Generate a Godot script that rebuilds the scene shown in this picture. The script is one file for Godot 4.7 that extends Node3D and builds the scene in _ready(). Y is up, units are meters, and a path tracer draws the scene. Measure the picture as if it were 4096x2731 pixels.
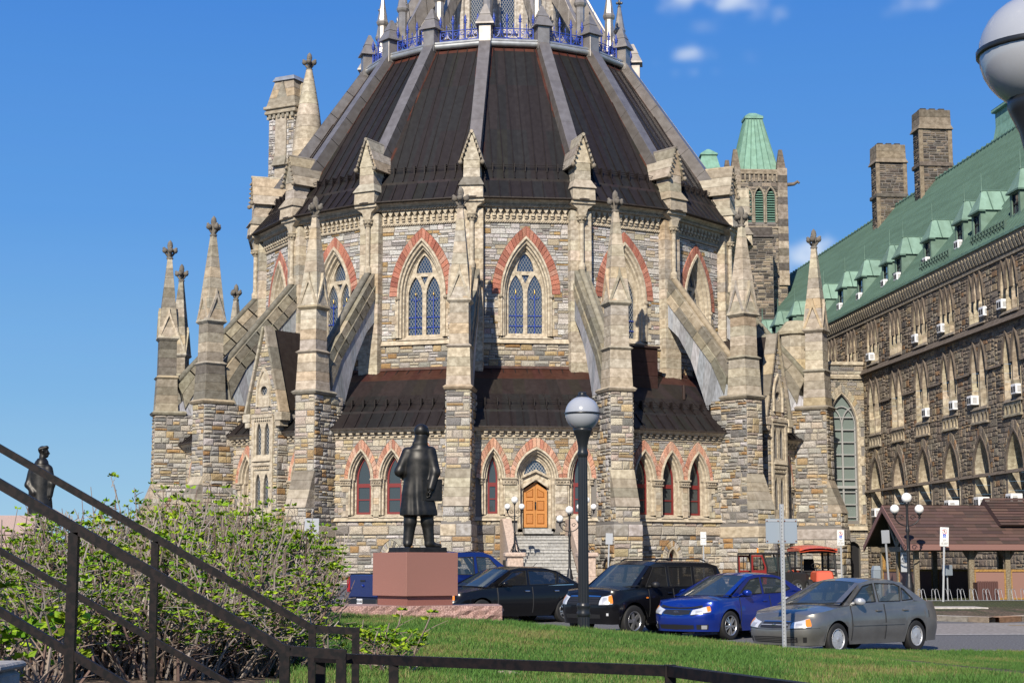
extends Node3D
# ---------------------------------------------------------------- mesh builder
class MB:
	var v := PackedVector3Array()
	var n := PackedVector3Array()
	var c := PackedColorArray()
	var col := Color(1, 1, 1)
	var xf := Transform3D.IDENTITY
	func tri(a: Vector3, b: Vector3, d: Vector3):
		a = xf * a; b = xf * b; d = xf * d
		var nn := (b - a).cross(d - a).normalized()
		v.append(a); v.append(d); v.append(b)
		n.append(nn); n.append(nn); n.append(nn)
		c.append(col); c.append(col); c.append(col)
	func quad(a: Vector3, b: Vector3, d: Vector3, e: Vector3):
		tri(a, b, d); tri(a, d, e)
	func stri(a: Vector3, b: Vector3, d: Vector3, na: Vector3, nb: Vector3, nd: Vector3):
		v.append(xf * a); v.append(xf * d); v.append(xf * b)
		n.append((xf.basis * na).normalized()); n.append((xf.basis * nd).normalized()); n.append((xf.basis * nb).normalized())
		c.append(col); c.append(col); c.append(col)
	# axis box, chamfer ch
	func bx(x0: float, x1: float, y0: float, y1: float, z0: float, z1: float, ch := 0.0):
		frust(x0, x1, z0, z1, x0, x1, z0, z1, y0, y1, ch)
	# frustum: bottom rect (x,z) at y0, top rect at y1
	func frust(a0: float, a1: float, b0: float, b1: float, c0: float, c1: float, d0: float, d1: float, y0: float, y1: float, ch := 0.0):
		if ch <= 0.0:
			var p := [Vector3(a0, y0, b1), Vector3(a1, y0, b1), Vector3(a1, y0, b0), Vector3(a0, y0, b0), Vector3(c0, y1, d1), Vector3(c1, y1, d1), Vector3(c1, y1, d0), Vector3(c0, y1, d0)]
			for i in 4:
				var j := (i + 1) % 4
				quad(p[i], p[j], p[j + 4], p[i + 4])
			quad(p[4], p[5], p[6], p[7]); quad(p[3], p[2], p[1], p[0])
			return
		# chamfered: rings
		var rings := []
		var h := y1 - y0
		for q in [[0.0, ch], [ch, 0.0], [h - ch, 0.0], [h, ch]]:
			var t: float = q[0] / h
			var x0 := lerpf(a0, c0, t); var x1 := lerpf(a1, c1, t); var z0 := lerpf(b0, d0, t); var z1 := lerpf(b1, d1, t)
			var k: float = q[1]; var y: float = y0 + q[0]
			x0 += k; x1 -= k; z0 += k; z1 -= k
			var e := ch
			rings.append([Vector3(x0 + e, y, z1), Vector3(x1 - e, y, z1), Vector3(x1, y, z1 - e), Vector3(x1, y, z0 + e), Vector3(x1 - e, y, z0), Vector3(x0 + e, y, z0), Vector3(x0, y, z0 + e), Vector3(x0, y, z1 - e)])
		for r in 3:
			for i in 8:
				var j := (i + 1) % 8
				quad(rings[r][i], rings[r][j], rings[r + 1][j], rings[r + 1][i])
		for i in range(1, 7):
			tri(rings[3][0], rings[3][i], rings[3][i + 1])
			tri(rings[0][0], rings[0][i + 1], rings[0][i])
	# prism of a CCW polygon (x,y), from z0 (back) to z1 (front)
	func prism(poly: PackedVector2Array, z0: float, z1: float, inset := 0.0, back := false):
		var m := poly.size()
		if m < 3: return
		if Geometry2D.is_polygon_clockwise(poly): poly.reverse()
		var fr := poly
		if inset > 0.0:
			var ce := Vector2.ZERO
			for p in poly: ce += p
			ce /= m
			fr = PackedVector2Array()
			for p in poly:
				var d := ce - p
				fr.append(p + d.normalized() * minf(inset * 1.4, d.length() * 0.4))
		var idx := Geometry2D.triangulate_polygon(fr)
		for i in range(0, idx.size(), 3):
			var a := fr[idx[i]]; var b := fr[idx[i + 1]]; var d := fr[idx[i + 2]]
			if (b - a).cross(d - a) < 0.0:
				var t := b; b = d; d = t
			tri(Vector3(a.x, a.y, z1), Vector3(b.x, b.y, z1), Vector3(d.x, d.y, z1))
			if back: tri(Vector3(a.x, a.y, z0), Vector3(d.x, d.y, z0), Vector3(b.x, b.y, z0))
		var zc := z1 - inset
		for i in m:
			var j := (i + 1) % m
			var a := poly[i]; var b := poly[j]
			quad(Vector3(a.x, a.y, z0), Vector3(b.x, b.y, z0), Vector3(b.x, b.y, zc), Vector3(a.x, a.y, zc))
			if inset > 0.0:
				quad(Vector3(a.x, a.y, zc), Vector3(b.x, b.y, zc), Vector3(fr[j].x, fr[j].y, z1), Vector3(fr[i].x, fr[i].y, z1))
	func flat(poly: PackedVector2Array, z: float):
		var idx := Geometry2D.triangulate_polygon(poly)
		for i in range(0, idx.size(), 3):
			var a := poly[idx[i]]; var b := poly[idx[i + 1]]; var d := poly[idx[i + 2]]
			if (b - a).cross(d - a) < 0.0:
				var t := b; b = d; d = t
			tri(Vector3(a.x, a.y, z), Vector3(b.x, b.y, z), Vector3(d.x, d.y, z))
	# surface of revolution round y at o; profile [r,y] from bottom to top
	func lathe(prof: Array, seg := 12, o := Vector3.ZERO, smooth := true):
		var m := prof.size()
		var nr := []
		for i in m:
			var a: Array = prof[maxi(i - 1, 0)]; var b: Array = prof[mini(i + 1, m - 1)]
			nr.append(Vector2(b[1] - a[1], a[0] - b[0]).normalized())
		for i in m - 1:
			for s in seg:
				var t0 := TAU * s / seg; var t1 := TAU * (s + 1) / seg
				var d0 := Vector3(sin(t0), 0, cos(t0)); var d1 := Vector3(sin(t1), 0, cos(t1))
				var up := Vector3.UP
				var p00: Vector3 = o + d0 * prof[i][0] + up * prof[i][1]; var p10: Vector3 = o + d1 * prof[i][0] + up * prof[i][1]
				var p01: Vector3 = o + d0 * prof[i + 1][0] + up * prof[i + 1][1]; var p11: Vector3 = o + d1 * prof[i + 1][0] + up * prof[i + 1][1]
				if smooth:
					var n00: Vector3 = d0 * nr[i].x + up * nr[i].y; var n10: Vector3 = d1 * nr[i].x + up * nr[i].y
					var n01: Vector3 = d0 * nr[i + 1].x + up * nr[i + 1].y; var n11: Vector3 = d1 * nr[i + 1].x + up * nr[i + 1].y
					stri(p00, p10, p11, n00, n10, n11); stri(p00, p11, p01, n00, n11, n01)
				else:
					quad(p00, p10, p11, p01)
	func ball(o: Vector3, r: float, seg := 10, sy := 1.0):
		var pr := []
		var k := maxi(4, seg / 2)
		for i in k + 1:
			var t := PI * i / k
			pr.append([r * sin(t), -r * sy * cos(t)])
		lathe(pr, seg, o)
	func tube(pts: Array, r: float, sides := 6, r1 := -1.0, caps := true):
		if r1 < 0.0: r1 = r
		var m := pts.size()
		var prev := []
		var prevn := []
		var ref := Vector3.ZERO
		for i in m:
			var d: Vector3 = (pts[mini(i + 1, m - 1)] - pts[maxi(i - 1, 0)]).normalized()
			if i == 0: ref = d.cross(Vector3(0.13, 0.2, 0.97) if absf(d.z) < 0.8 else Vector3(0.2, 0.97, 0.1)).normalized()
			ref = (ref - d * ref.dot(d)).normalized()
			var bi := d.cross(ref)
			var rr := lerpf(r, r1, float(i) / maxi(1, m - 1))
			var ring := []; var rn := []
			for s in sides:
				var t := TAU * (s + 0.5) / sides
				var q := ref * cos(t) + bi * sin(t)
				ring.append(pts[i] + q * rr); rn.append(q)
			if i > 0:
				for s in sides:
					var s1 := (s + 1) % sides
					if sides > 4:
						stri(prev[s], prev[s1], ring[s1], prevn[s], prevn[s1], rn[s1]); stri(prev[s], ring[s1], ring[s], prevn[s], rn[s1], rn[s])
					else:
						quad(prev[s], prev[s1], ring[s1], ring[s])
			if caps and (i == 0 or i == m - 1):
				for s in range(1, sides - 1):
					if i == 0: tri(ring[0], ring[s + 1], ring[s])
					else: tri(ring[0], ring[s], ring[s + 1])
			prev = ring; prevn = rn
	# smooth grid, rows of Vector3; outside = (du x dv)
	func grid(rows: Array, flip := false):
		var R := rows.size(); var C: int = rows[0].size()
		var nn := []
		for i in R:
			var ro := []
			for j in C:
				var du: Vector3 = rows[mini(i + 1, R - 1)][j] - rows[maxi(i - 1, 0)][j]
				var dv: Vector3 = rows[i][mini(j + 1, C - 1)] - rows[i][maxi(j - 1, 0)]
				var q := du.cross(dv).normalized()
				ro.append(-q if flip else q)
			nn.append(ro)
		for i in R - 1:
			for j in C - 1:
				var a: Vector3 = rows[i][j]; var b: Vector3 = rows[i + 1][j]; var d: Vector3 = rows[i + 1][j + 1]; var e: Vector3 = rows[i][j + 1]
				if flip:
					stri(a, d, b, nn[i][j], nn[i + 1][j + 1], nn[i + 1][j]); stri(a, e, d, nn[i][j], nn[i][j + 1], nn[i + 1][j + 1])
				else:
					stri(a, b, d, nn[i][j], nn[i + 1][j], nn[i + 1][j + 1]); stri(a, d, e, nn[i][j], nn[i + 1][j + 1], nn[i][j + 1])
	func arr() -> ArrayMesh:
		var a := []
		a.resize(Mesh.ARRAY_MAX)
		a[Mesh.ARRAY_VERTEX] = v; a[Mesh.ARRAY_NORMAL] = n; a[Mesh.ARRAY_COLOR] = c
		var m := ArrayMesh.new()
		m.add_surface_from_arrays(Mesh.PRIMITIVE_TRIANGLES, a)
		return m

# ---------------------------------------------------------------- nodes
var M := {}
var rng := RandomNumberGenerator.new()
var used := {}
func R(a: float, b: float) -> float: return rng.randf_range(a, b)
func put(mb: MB, called: String, mat: Material, parent: Node, kind := "") -> MeshInstance3D:
	if mb.v.size() == 0: return null
	return putm(mb.arr(), called, mat, parent, kind)
func putm(mesh: Mesh, called: String, mat: Material, parent: Node, kind := "") -> MeshInstance3D:
	var o := MeshInstance3D.new()
	o.name = called; o.mesh = mesh; o.material_override = mat
	parent.add_child(o, true)
	if kind: o.set_meta("kind", kind)
	return o
func numbered(called: String) -> String:
	var k: int = used.get(called, 0)
	used[called] = k + 1
	return called if k == 0 else "%s_%03d" % [called, k]
func thing(called: String, label: String, category: String, at := Vector3.ZERO, turn := 0.0, group := "") -> Node3D:
	var o := Node3D.new()
	o.name = numbered(called)
	add_child(o)
	o.position = at; o.rotation.y = turn
	o.set_meta("label", label); o.set_meta("category", category)
	if group: o.set_meta("group", group)
	return o
func dup(src: Node3D, label: String, at: Vector3, turn := 0.0, sc := 1.0) -> Node3D:
	var r: Node3D = src.duplicate()
	var base := String(src.name)
	if base.length() > 4 and base[base.length() - 4] == "_" and base.substr(base.length() - 3).is_valid_int(): base = base.substr(0, base.length() - 4)
	r.name = numbered(base)
	add_child(r)
	r.transform = Transform3D(Basis(Vector3.UP, turn).scaled(Vector3.ONE * sc), at)
	r.set_meta("label", label)
	return r
func part(called: String, parent: Node, at := Vector3.ZERO, turn := 0.0) -> Node3D:
	var o := Node3D.new()
	o.name = called
	parent.add_child(o, true)
	o.position = at; o.rotation.y = turn
	return o
func structure(mb: MB, called: String, mat: Material) -> MeshInstance3D:
	var o := put(mb, called, mat, self)
	o.set_meta("kind", "structure")
	return o
# ---------------------------------------------------------------- materials
func lin(r: float, g: float, b: float, a := 1.0) -> Color:
	var q := Color(r, g, b, a).linear_to_srgb()
	q.a = a
	return q
func noise_tex(sd: int, freq: float, oct: int, lo: Color, hi: Color, size := 512, contrast := 1.0, kind := FastNoiseLite.TYPE_SIMPLEX, stretch := 1.0) -> ImageTexture:
	var f := FastNoiseLite.new()
	f.seed = sd; f.noise_type = kind; f.frequency = freq
	f.fractal_type = FastNoiseLite.FRACTAL_FBM; f.fractal_octaves = oct
	var im := f.get_seamless_image(size, maxi(32, int(size / stretch)))
	if stretch != 1.0: im.resize(size, size)
	im.convert(Image.FORMAT_RGB8)
	var data := im.get_data()
	var lut := PackedByteArray()
	for i in 256:
		var t := clampf((i / 255.0 - 0.5) * contrast + 0.5, 0, 1)
		var q := lo.lerp(hi, t)
		lut.append(q.r8); lut.append(q.g8); lut.append(q.b8)
	for i in range(0, data.size(), 3):
		var k := data[i] * 3
		data[i] = lut[k]; data[i + 1] = lut[k + 1]; data[i + 2] = lut[k + 2]
	return ImageTexture.create_from_image(Image.create_from_data(size, size, false, Image.FORMAT_RGB8, data))
func mat(key: String, albedo: Color, rough := 0.8, opt := {}) -> StandardMaterial3D:
	var m := StandardMaterial3D.new()
	m.albedo_color = lin(albedo.r, albedo.g, albedo.b, albedo.a)
	m.roughness = rough
	m.metallic = opt.get("metal", 0.0)
	m.metallic_specular = opt.get("spec", 0.5)
	m.vertex_color_use_as_albedo = opt.get("vc", false)
	m.cull_mode = BaseMaterial3D.CULL_DISABLED
	if opt.has("tex"):
		m.albedo_texture = opt.tex
		m.uv1_triplanar = true; m.uv1_world_triplanar = opt.get("world", true)
		m.uv1_scale = opt.get("scale", Vector3.ONE)
	if opt.has("bump"):
		m.heightmap_enabled = true; m.heightmap_texture = opt.bump; m.heightmap_scale = opt.get("bump_h", 1.0)
		m.uv1_triplanar = true; m.uv1_world_triplanar = opt.get("world", true)
		m.uv1_scale = opt.get("scale", Vector3.ONE)
	if opt.has("coat"):
		m.clearcoat_enabled = true; m.clearcoat = opt.coat; m.clearcoat_roughness = 0.03
	if albedo.a < 1.0: m.transparency = BaseMaterial3D.TRANSPARENCY_ALPHA
	M[key] = m
	return m
# ---------------------------------------------------------------- shapes
func arch_curve(hw: float, ysp: float, yap: float, k := 10) -> PackedVector2Array:
	var h := yap - ysp
	var r := (hw * hw + h * h) / (2.0 * hw)
	var a1 := asin(clampf(h / r, -1, 1))
	if hw - r > 0.0: a1 = PI - a1
	var o := PackedVector2Array()
	for i in k + 1:
		var a := a1 * i / k
		o.append(Vector2(hw - r + r * cos(a), ysp + r * sin(a)))
	o[k] = Vector2(0, yap)
	for i in range(k - 1, -1, -1): o.append(Vector2(-o[i].x, o[i].y))
	return o
func arch_poly(cx: float, hw: float, y0: float, ysp: float, yap: float, k := 8) -> PackedVector2Array:
	var o := PackedVector2Array([Vector2(cx - hw, y0), Vector2(cx + hw, y0)])
	for p in arch_curve(hw, ysp, yap, k): o.append(p + Vector2(cx, 0))
	return o
func shift(poly: PackedVector2Array, d: Vector2) -> PackedVector2Array:
	var o := PackedVector2Array()
	for p in poly: o.append(p + d)
	return o
func rectp(x0: float, x1: float, y0: float, y1: float) -> PackedVector2Array:
	return PackedVector2Array([Vector2(x0, y0), Vector2(x1, y0), Vector2(x1, y1), Vector2(x0, y1)])
# mouldings: steps of [half width, spring, apex, z], jambs down to y0
func arch_band(mb: MB, cx: float, y0: float, steps: Array, k := 8):
	for i in steps.size() - 1:
		var a: Array = steps[i]; var b: Array = steps[i + 1]
		var ca := arch_curve(a[0], a[1], a[2], k); var cb := arch_curve(b[0], b[1], b[2], k)
		var pa := [Vector2(a[0], y0)]; var pb := [Vector2(b[0], y0)]
		for p in ca: pa.append(p)
		for p in cb: pb.append(p)
		pa.append(Vector2(-a[0], y0)); pb.append(Vector2(-b[0], y0))
		for j in pa.size() - 1:
			mb.quad(Vector3(cx + pa[j].x, pa[j].y, a[3]), Vector3(cx + pa[j + 1].x, pa[j + 1].y, a[3]), Vector3(cx + pb[j + 1].x, pb[j + 1].y, b[3]), Vector3(cx + pb[j].x, pb[j].y, b[3]))
func clip_all(poly: PackedVector2Array, holes: Array) -> Array:
	var out := [poly]
	for h in holes:
		var nx := []
		for p in out:
			for q in Geometry2D.clip_polygons(p, h):
				if not Geometry2D.is_polygon_clockwise(q): nx.append(q)
		out = nx
	return out
# flat panel with holes, cut at the centre line of each hole
func panel(mb: MB, outline: PackedVector2Array, holes: Array, z: float, thick := 0.0):
	var x0 := 1e9; var x1 := -1e9; var y0 := 1e9; var y1 := -1e9
	for p in outline:
		x0 = minf(x0, p.x); x1 = maxf(x1, p.x); y0 = minf(y0, p.y); y1 = maxf(y1, p.y)
	var cuts := [x0 - 1, x1 + 1]
	for h in holes:
		var s := 0.0; var e := -1e9
		s = 1e9
		for p in h: s = minf(s, p.x); e = maxf(e, p.x)
		cuts.append((s + e) / 2.0 + 0.0007)
	cuts.sort()
	for i in cuts.size() - 1:
		if cuts[i + 1] - cuts[i] < 0.002: continue
		for st in Geometry2D.intersect_polygons(outline, rectp(cuts[i], cuts[i + 1], y0 - 1, y1 + 1)):
			for q in clip_all(st, holes): mb.flat(q, z)
	if thick > 0.0:
		for h in holes:
			for i in h.size():
				var a: Vector2 = h[i]; var b: Vector2 = h[(i + 1) % h.size()]
				mb.quad(Vector3(b.x, b.y, z - thick), Vector3(a.x, a.y, z - thick), Vector3(a.x, a.y, z), Vector3(b.x, b.y, z))
func pick(pal: Array) -> Color:
	# palette rows: [weight, Color]
	var s := 0.0
	for p in pal: s += p[0]
	var r := rng.randf() * s
	for p in pal:
		r -= p[0]
		if r <= 0.0:
			var k := R(0.82, 1.16)
			var q: Color = p[1]
			return Color(q.r * k * R(0.96, 1.04), q.g * k, q.b * k * R(0.95, 1.05))
	return pal[0][1]
# rubble of squared stones on a plane; stones larger than keep_area become pieces of their own under keep
var keep_left := 0
func rubble(mb: MB, x0: float, x1: float, y0: float, y1: float, holes: Array, pal: Array, hs: Vector2, ws: Vector2, z: float, keep: Node = null, keep_area := 9.0, mat_keep: Material = null, proud := 0.05):
	var bbs := []
	for h in holes:
		var r := Rect2(h[0], Vector2.ZERO)
		for p in h: r = r.expand(p)
		bbs.append(r)
	var y := y0
	while y < y1 - 0.02:
		var hh := R(hs.x, hs.y)
		if y + hh > y1 - hs.x * 0.6: hh = y1 - y
		var x := x0
		while x < x1 - 0.01:
			var w := R(ws.x, ws.y)
			if x + w > x1 - ws.x * 0.6: w = x1 - x
			var cells := []
			if hh > hs.x * 1.25 and rng.randf() < 0.5:
				var k := R(0.35, 0.65)
				if w > ws.x * 1.5 and rng.randf() < 0.5:
					var q := R(0.3, 0.7)
					if rng.randf() < 0.5: cells = [[x, y, w, hh * k], [x, y + hh * k, w * q, hh * (1 - k)], [x + w * q, y + hh * k, w * (1 - q), hh * (1 - k)]]
					else: cells = [[x, y, w * q, hh * k], [x + w * q, y, w * (1 - q), hh * k], [x, y + hh * k, w, hh * (1 - k)]]
				else: cells = [[x, y, w, hh * k], [x, y + hh * k, w, hh * (1 - k)]]
			else: cells = [[x, y, w, hh]]
			for ce in cells:
				stone(mb, ce, holes, bbs, pal, z, keep, keep_area, mat_keep, proud)
			x += w
		y += hh
func stone(mb: MB, ce: Array, holes: Array, bbs: Array, pal: Array, z: float, keep: Node, keep_area: float, mat_keep: Material, proud: float):
	var g := 0.016
	var r := Rect2(ce[0] + g, ce[1] + g, ce[2] - 2 * g, ce[3] - 2 * g)
	if r.size.x < 0.03 or r.size.y < 0.03: return
	var near := []
	for i in bbs.size():
		if bbs[i].intersects(r): near.append(holes[i])
	var o := mb
	var own: bool = keep != null and keep_left > 0 and r.size.x * r.size.y > keep_area and near.is_empty()
	if own:
		o = MB.new()
		o.xf = mb.xf
	o.col = pick(pal)
	var j := 0.012
	if near.is_empty():
		var b := [Vector2(r.position.x + R(-j, j), r.position.y + R(-j, j) * 0.6), Vector2(r.end.x + R(-j, j), r.position.y + R(-j, j) * 0.6), Vector2(r.end.x + R(-j, j), r.end.y + R(-j, j) * 0.6), Vector2(r.position.x + R(-j, j), r.end.y + R(-j, j) * 0.6)]
		var ins := minf(0.03, minf(r.size.x, r.size.y) * 0.2)
		var ce2 := r.get_center() + Vector2(R(-0.15, 0.15) * r.size.x, R(-0.15, 0.15) * r.size.y)
		var f := []
		for q in b:
			var d: Vector2 = (ce2 - q)
			var zz := z + proud * R(0.45, 1.0)
			f.append(Vector3(q.x + signf(d.x) * ins, q.y + signf(d.y) * ins, zz))
		var cz := z + proud * R(0.9, 1.5)
		var cc := Vector3(ce2.x, ce2.y, cz)
		for i in 4:
			var k := (i + 1) % 4
			o.quad(Vector3(b[i].x, b[i].y, z), Vector3(b[k].x, b[k].y, z), f[k], f[i])
			o.tri(f[i], f[k], cc)
	else:
		for q in clip_all(rectp(r.position.x, r.end.x, r.position.y, r.end.y), near):
			o.prism(q, z, z + proud * R(0.6, 1.0), 0.015)
	if own:
		keep_left -= 1
		put(o, "stone", mat_keep, keep)
# course-built square shaft (dressed stone), frustum in courses with fine joints
func shaft(mb: MB, zc: float, h0: float, h1: float, y0: float, y1: float, ch: float, pal: Array, d0 := -1.0, d1 := -1.0, xc := 0.0):
	if d0 < 0.0: d0 = h0
	if d1 < 0.0: d1 = h1
	var k := maxi(1, int(round((y1 - y0) / ch)))
	for i in k:
		var ta := float(i) / k; var tb := float(i + 1) / k
		var a := lerpf(h0, h1, ta); var b := lerpf(h0, h1, tb)
		var da := lerpf(d0, d1, ta); var db := lerpf(d0, d1, tb)
		mb.col = pick(pal)
		mb.frust(xc - a, xc + a, zc - da, zc + da, xc - b, xc + b, zc - db, zc + db, lerpf(y0, y1, ta), lerpf(y0, y1, tb) - 0.004, 0.012)
const ZY := Basis(Vector3(0, 0, 1), Vector3(0, 1, 0), Vector3(-1, 0, 0))
const EYE := 1.7
func gnd(x: float, z: float) -> float:   # z is the distance ahead of the camera
	return clampf(0.016 * (z - 34.0), 0.0, 0.8)
func pixel_dir(x: float, y: float) -> Vector2:   # azimuth, elevation of a direction in view, for the clouds
	var p := atan(516.0 / 3860.0)
	var a := (x - 1176.0) / 3860.0; var b := (784.0 - y) / 3860.0
	var d := Vector3(a, b * cos(p) + sin(p), cos(p) - b * sin(p)).normalized()
	return Vector2(atan2(d.x, d.z), asin(d.y))
func make_sky() -> ImageTexture:
	var w := 2048; var h := 1024
	var im := Image.create(w, h, false, Image.FORMAT_RGB8)
	var f := FastNoiseLite.new()
	f.seed = 5; f.frequency = 0.9; f.fractal_octaves = 5; f.fractal_gain = 0.55
	var puffs := []   # azimuth, elevation, half width, half height, strength
	for q in [[1680, -8, 150, 34, 0.75], [1595, 133, 62, 24, 0.6], [1610, 58, 40, 14, 0.25], [2105, 12, 75, 20, 0.4], [1840, 592, 75, 42, 0.75], [1730, 128, 25, 18, 0.22], [1810, 610, 45, 26, 0.7]]:
		var d := pixel_dir(q[0], q[1])
		puffs.append([d.x, d.y, q[2] / 3860.0, q[3] / 3860.0, q[4]])
	var stops := [[-0.02, Color(0.34, 0.48, 0.60)], [0.03, Color(0.27, 0.455, 0.61)], [0.10, Color(0.172, 0.365, 0.61)], [0.20, Color(0.094, 0.268, 0.595)], [0.33, Color(0.055, 0.198, 0.545)], [0.7, Color(0.032, 0.13, 0.43)], [1.6, Color(0.022, 0.09, 0.33)]]
	for y in h:
		var el := PI * (0.5 - (y + 0.5) / h)
		var base := Color(0.17, 0.16, 0.14)
		if el > -0.02:
			for i in stops.size() - 1:
				if el >= stops[i][0]: base = stops[i][1].lerp(stops[i + 1][1], clampf((el - stops[i][0]) / (stops[i + 1][0] - stops[i][0]), 0, 1))
		for x in w:
			var q := base
			if el > 0.0 and el < 1.4:
				var az := TAU * (x + 0.5) / w   # the panorama begins straight ahead
				if az > PI: az -= TAU
				var dv := Vector3(sin(az) * cos(el), sin(el), -cos(az) * cos(el))
				var s := 0.0
				if absf(az) < 0.6 and el < 0.6:
					for p in puffs:
						var dx: float = (az - p[0]) / p[2]; var dy: float = (el - p[1]) / p[3]
						var rr := dx * dx + dy * dy
						if rr < 4.0: s = maxf(s, p[4] * clampf(0.85 - sqrt(rr) * 0.7 + 1.5 * f.get_noise_3dv(dv * Vector3(38.0, 70.0, 38.0)), 0, 1))
				else:   # scattered fair-weather clouds over the rest of the sky
					var k := f.get_noise_3dv(dv * Vector3(3.0, 9.0, 3.0)) + 0.35 * f.get_noise_3dv(dv * 14.0)
					s = clampf((k - 0.30) * 4.0, 0, 1) * clampf((absf(az) - 0.6) * 4.0 if el < 0.6 else 1.0, 0, 1)
				if s > 0.0: q = base.lerp(Color(0.62, 0.68, 0.76), smoothstep(0.0, 1.0, s) * 0.85)
			im.set_pixel(x, y, q.linear_to_srgb())
	return ImageTexture.create_from_image(im)
func _ready():
	rng.seed = 20120428
	# ---- camera
	var cam := Camera3D.new()
	cam.name = "camera"
	cam.position = Vector3(0, EYE, 0)
	cam.rotation.x = atan(516.0 / 3860.0)
	cam.fov = 22.962; cam.near = 0.1; cam.far = 3000.0
	add_child(cam); cam.current = true
	# ---- sky
	var env := Environment.new()
	env.background_mode = Environment.BG_SKY
	var sm := PanoramaSkyMaterial.new()
	sm.panorama = make_sky()
	var sky := Sky.new(); sky.sky_material = sm
	env.sky = sky
	env.background_energy_multiplier = 1.0
	env.tonemap_mode = Environment.TONE_MAPPER_LINEAR
	env.tonemap_exposure = 1.29
	env.sdfgi_enabled = true; env.ssao_enabled = true; env.ssil_enabled = true
	var we := WorldEnvironment.new(); we.name = "world_environment"; we.environment = env
	add_child(we)
	# ---- sun: 34 degrees high, behind the camera to the left
	var sun := DirectionalLight3D.new()
	sun.name = "sun"
	sun.light_energy = 1.6; sun.light_color = Color(1.0, 0.955, 0.885)
	sun.light_angular_distance = 0.5; sun.shadow_enabled = true
	sun.rotation = Vector3(deg_to_rad(-33.8), deg_to_rad(-14.4), 0)
	add_child(sun)
	materials()
	ground()
	library()
	wing()
	street()
	vehicles()
	statues()
	lamps()
	foreground()
func materials():
	var w := Color(1, 1, 1)
	var fine := noise_tex(1, 0.03, 5, Color(0.74, 0.73, 0.72), Color(1.0, 1.0, 1.0), 512, 1.9)
	var stain := noise_tex(2, 0.014, 6, Color(0.78, 0.765, 0.745), Color(1.0, 1.0, 1.0), 512, 1.6)
	var bump := noise_tex(3, 0.04, 5, Color(0, 0, 0), Color(1, 1, 1), 512, 1.6)
	var streak := noise_tex(4, 0.02, 4, Color(0.8, 0.79, 0.78), Color(1.0, 1.0, 1.0), 512, 1.6, FastNoiseLite.TYPE_SIMPLEX, 6.0)
	mat("rubble", w, 0.95, {"vc": true, "tex": fine, "bump": bump, "bump_h": 2.5, "scale": Vector3.ONE * 0.8})
	mat("ashlar", w, 0.9, {"vc": true, "tex": stain, "bump": bump, "bump_h": 0.8, "scale": Vector3.ONE * 0.32})
	mat("clean_stone", w, 0.9, {"vc": true, "tex": noise_tex(6, 0.012, 4, Color(0.78, 0.76, 0.74), Color(1, 1, 1), 512, 1.8), "bump": bump, "bump_h": 0.6, "scale": Vector3.ONE * 0.5})
	mat("marble", w, 0.75, {"vc": true, "tex": streak, "scale": Vector3.ONE * 0.9})
	mat("mortar", Color(0.17, 0.16, 0.15), 0.95)
	mat("mortar_dark", Color(0.17, 0.14, 0.11), 0.95)
	mat("red_stone", w, 0.9, {"vc": true, "tex": fine, "bump": bump, "bump_h": 2.0, "scale": Vector3.ONE * 0.9})
	mat("roof_copper", w, 0.55, {"vc": true, "tex": noise_tex(7, 0.015, 4, Color(0.82, 0.79, 0.78), Color(1, 1, 1), 512, 1.5), "scale": Vector3.ONE * 0.3, "spec": 0.35})
	mat("lead_grey", w, 0.38, {"vc": true, "tex": noise_tex(8, 0.01, 3, Color(0.86, 0.85, 0.84), Color(1, 1, 1), 512, 1.5), "scale": Vector3.ONE * 0.3, "metal": 0.5})
	mat("verdigris", w, 0.7, {"vc": true, "tex": noise_tex(9, 0.012, 5, Color(0.86, 0.87, 0.85), Color(1, 1, 1), 512, 1.7), "scale": Vector3.ONE * 0.22})
	mat("glass_lead", Color(0.034, 0.062, 0.11), 0.08, {"spec": 1.0, "metal": 0.5, "coat": 1.0})
	mat("glass_sash", Color(0.055, 0.066, 0.070), 0.07, {"spec": 0.9, "metal": 0.25})
	mat("glass_wing", Color(0.02, 0.022, 0.025), 0.08, {"spec": 0.8})
	mat("glass_gallery", Color(0.16, 0.20, 0.19), 0.15, {"spec": 0.8})
	mat("leading", Color(0.30, 0.31, 0.31), 0.6)
	mat("blue_iron", Color(0.016, 0.05, 0.32), 0.45)
	mat("gold", Color(0.75, 0.5, 0.12), 0.3, {"metal": 0.9})
	mat("red_paint", Color(0.16, 0.018, 0.018), 0.5)
	mat("door_wood", w, 0.5, {"vc": true, "tex": noise_tex(10, 0.03, 4, Color(0.7, 0.6, 0.5), Color(1, 1, 1), 512, 1.8, FastNoiseLite.TYPE_SIMPLEX, 0.25), "scale": Vector3(1.2, 1.2, 1.2)})
	mat("black_iron", Color(0.012, 0.012, 0.014), 0.42)
	mat("white_globe", Color(0.82, 0.82, 0.80), 0.25, {"spec": 0.5})
	mat("white_metal", Color(0.75, 0.76, 0.77), 0.5)
	mat("dark_slot", Color(0.03, 0.03, 0.03), 0.7)
	mat("concrete", w, 0.92, {"vc": true, "tex": noise_tex(11, 0.02, 5, Color(0.84, 0.835, 0.83), Color(1, 1, 1), 512, 1.6), "bump": bump, "bump_h": 0.5, "scale": Vector3.ONE * 0.5})
	mat("asphalt", w, 0.92, {"vc": true, "tex": noise_tex(12, 0.08, 5, Color(0.68, 0.68, 0.68), Color(1, 1, 1), 512, 1.8), "bump": bump, "bump_h": 0.6, "scale": Vector3.ONE * 0.35})
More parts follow.
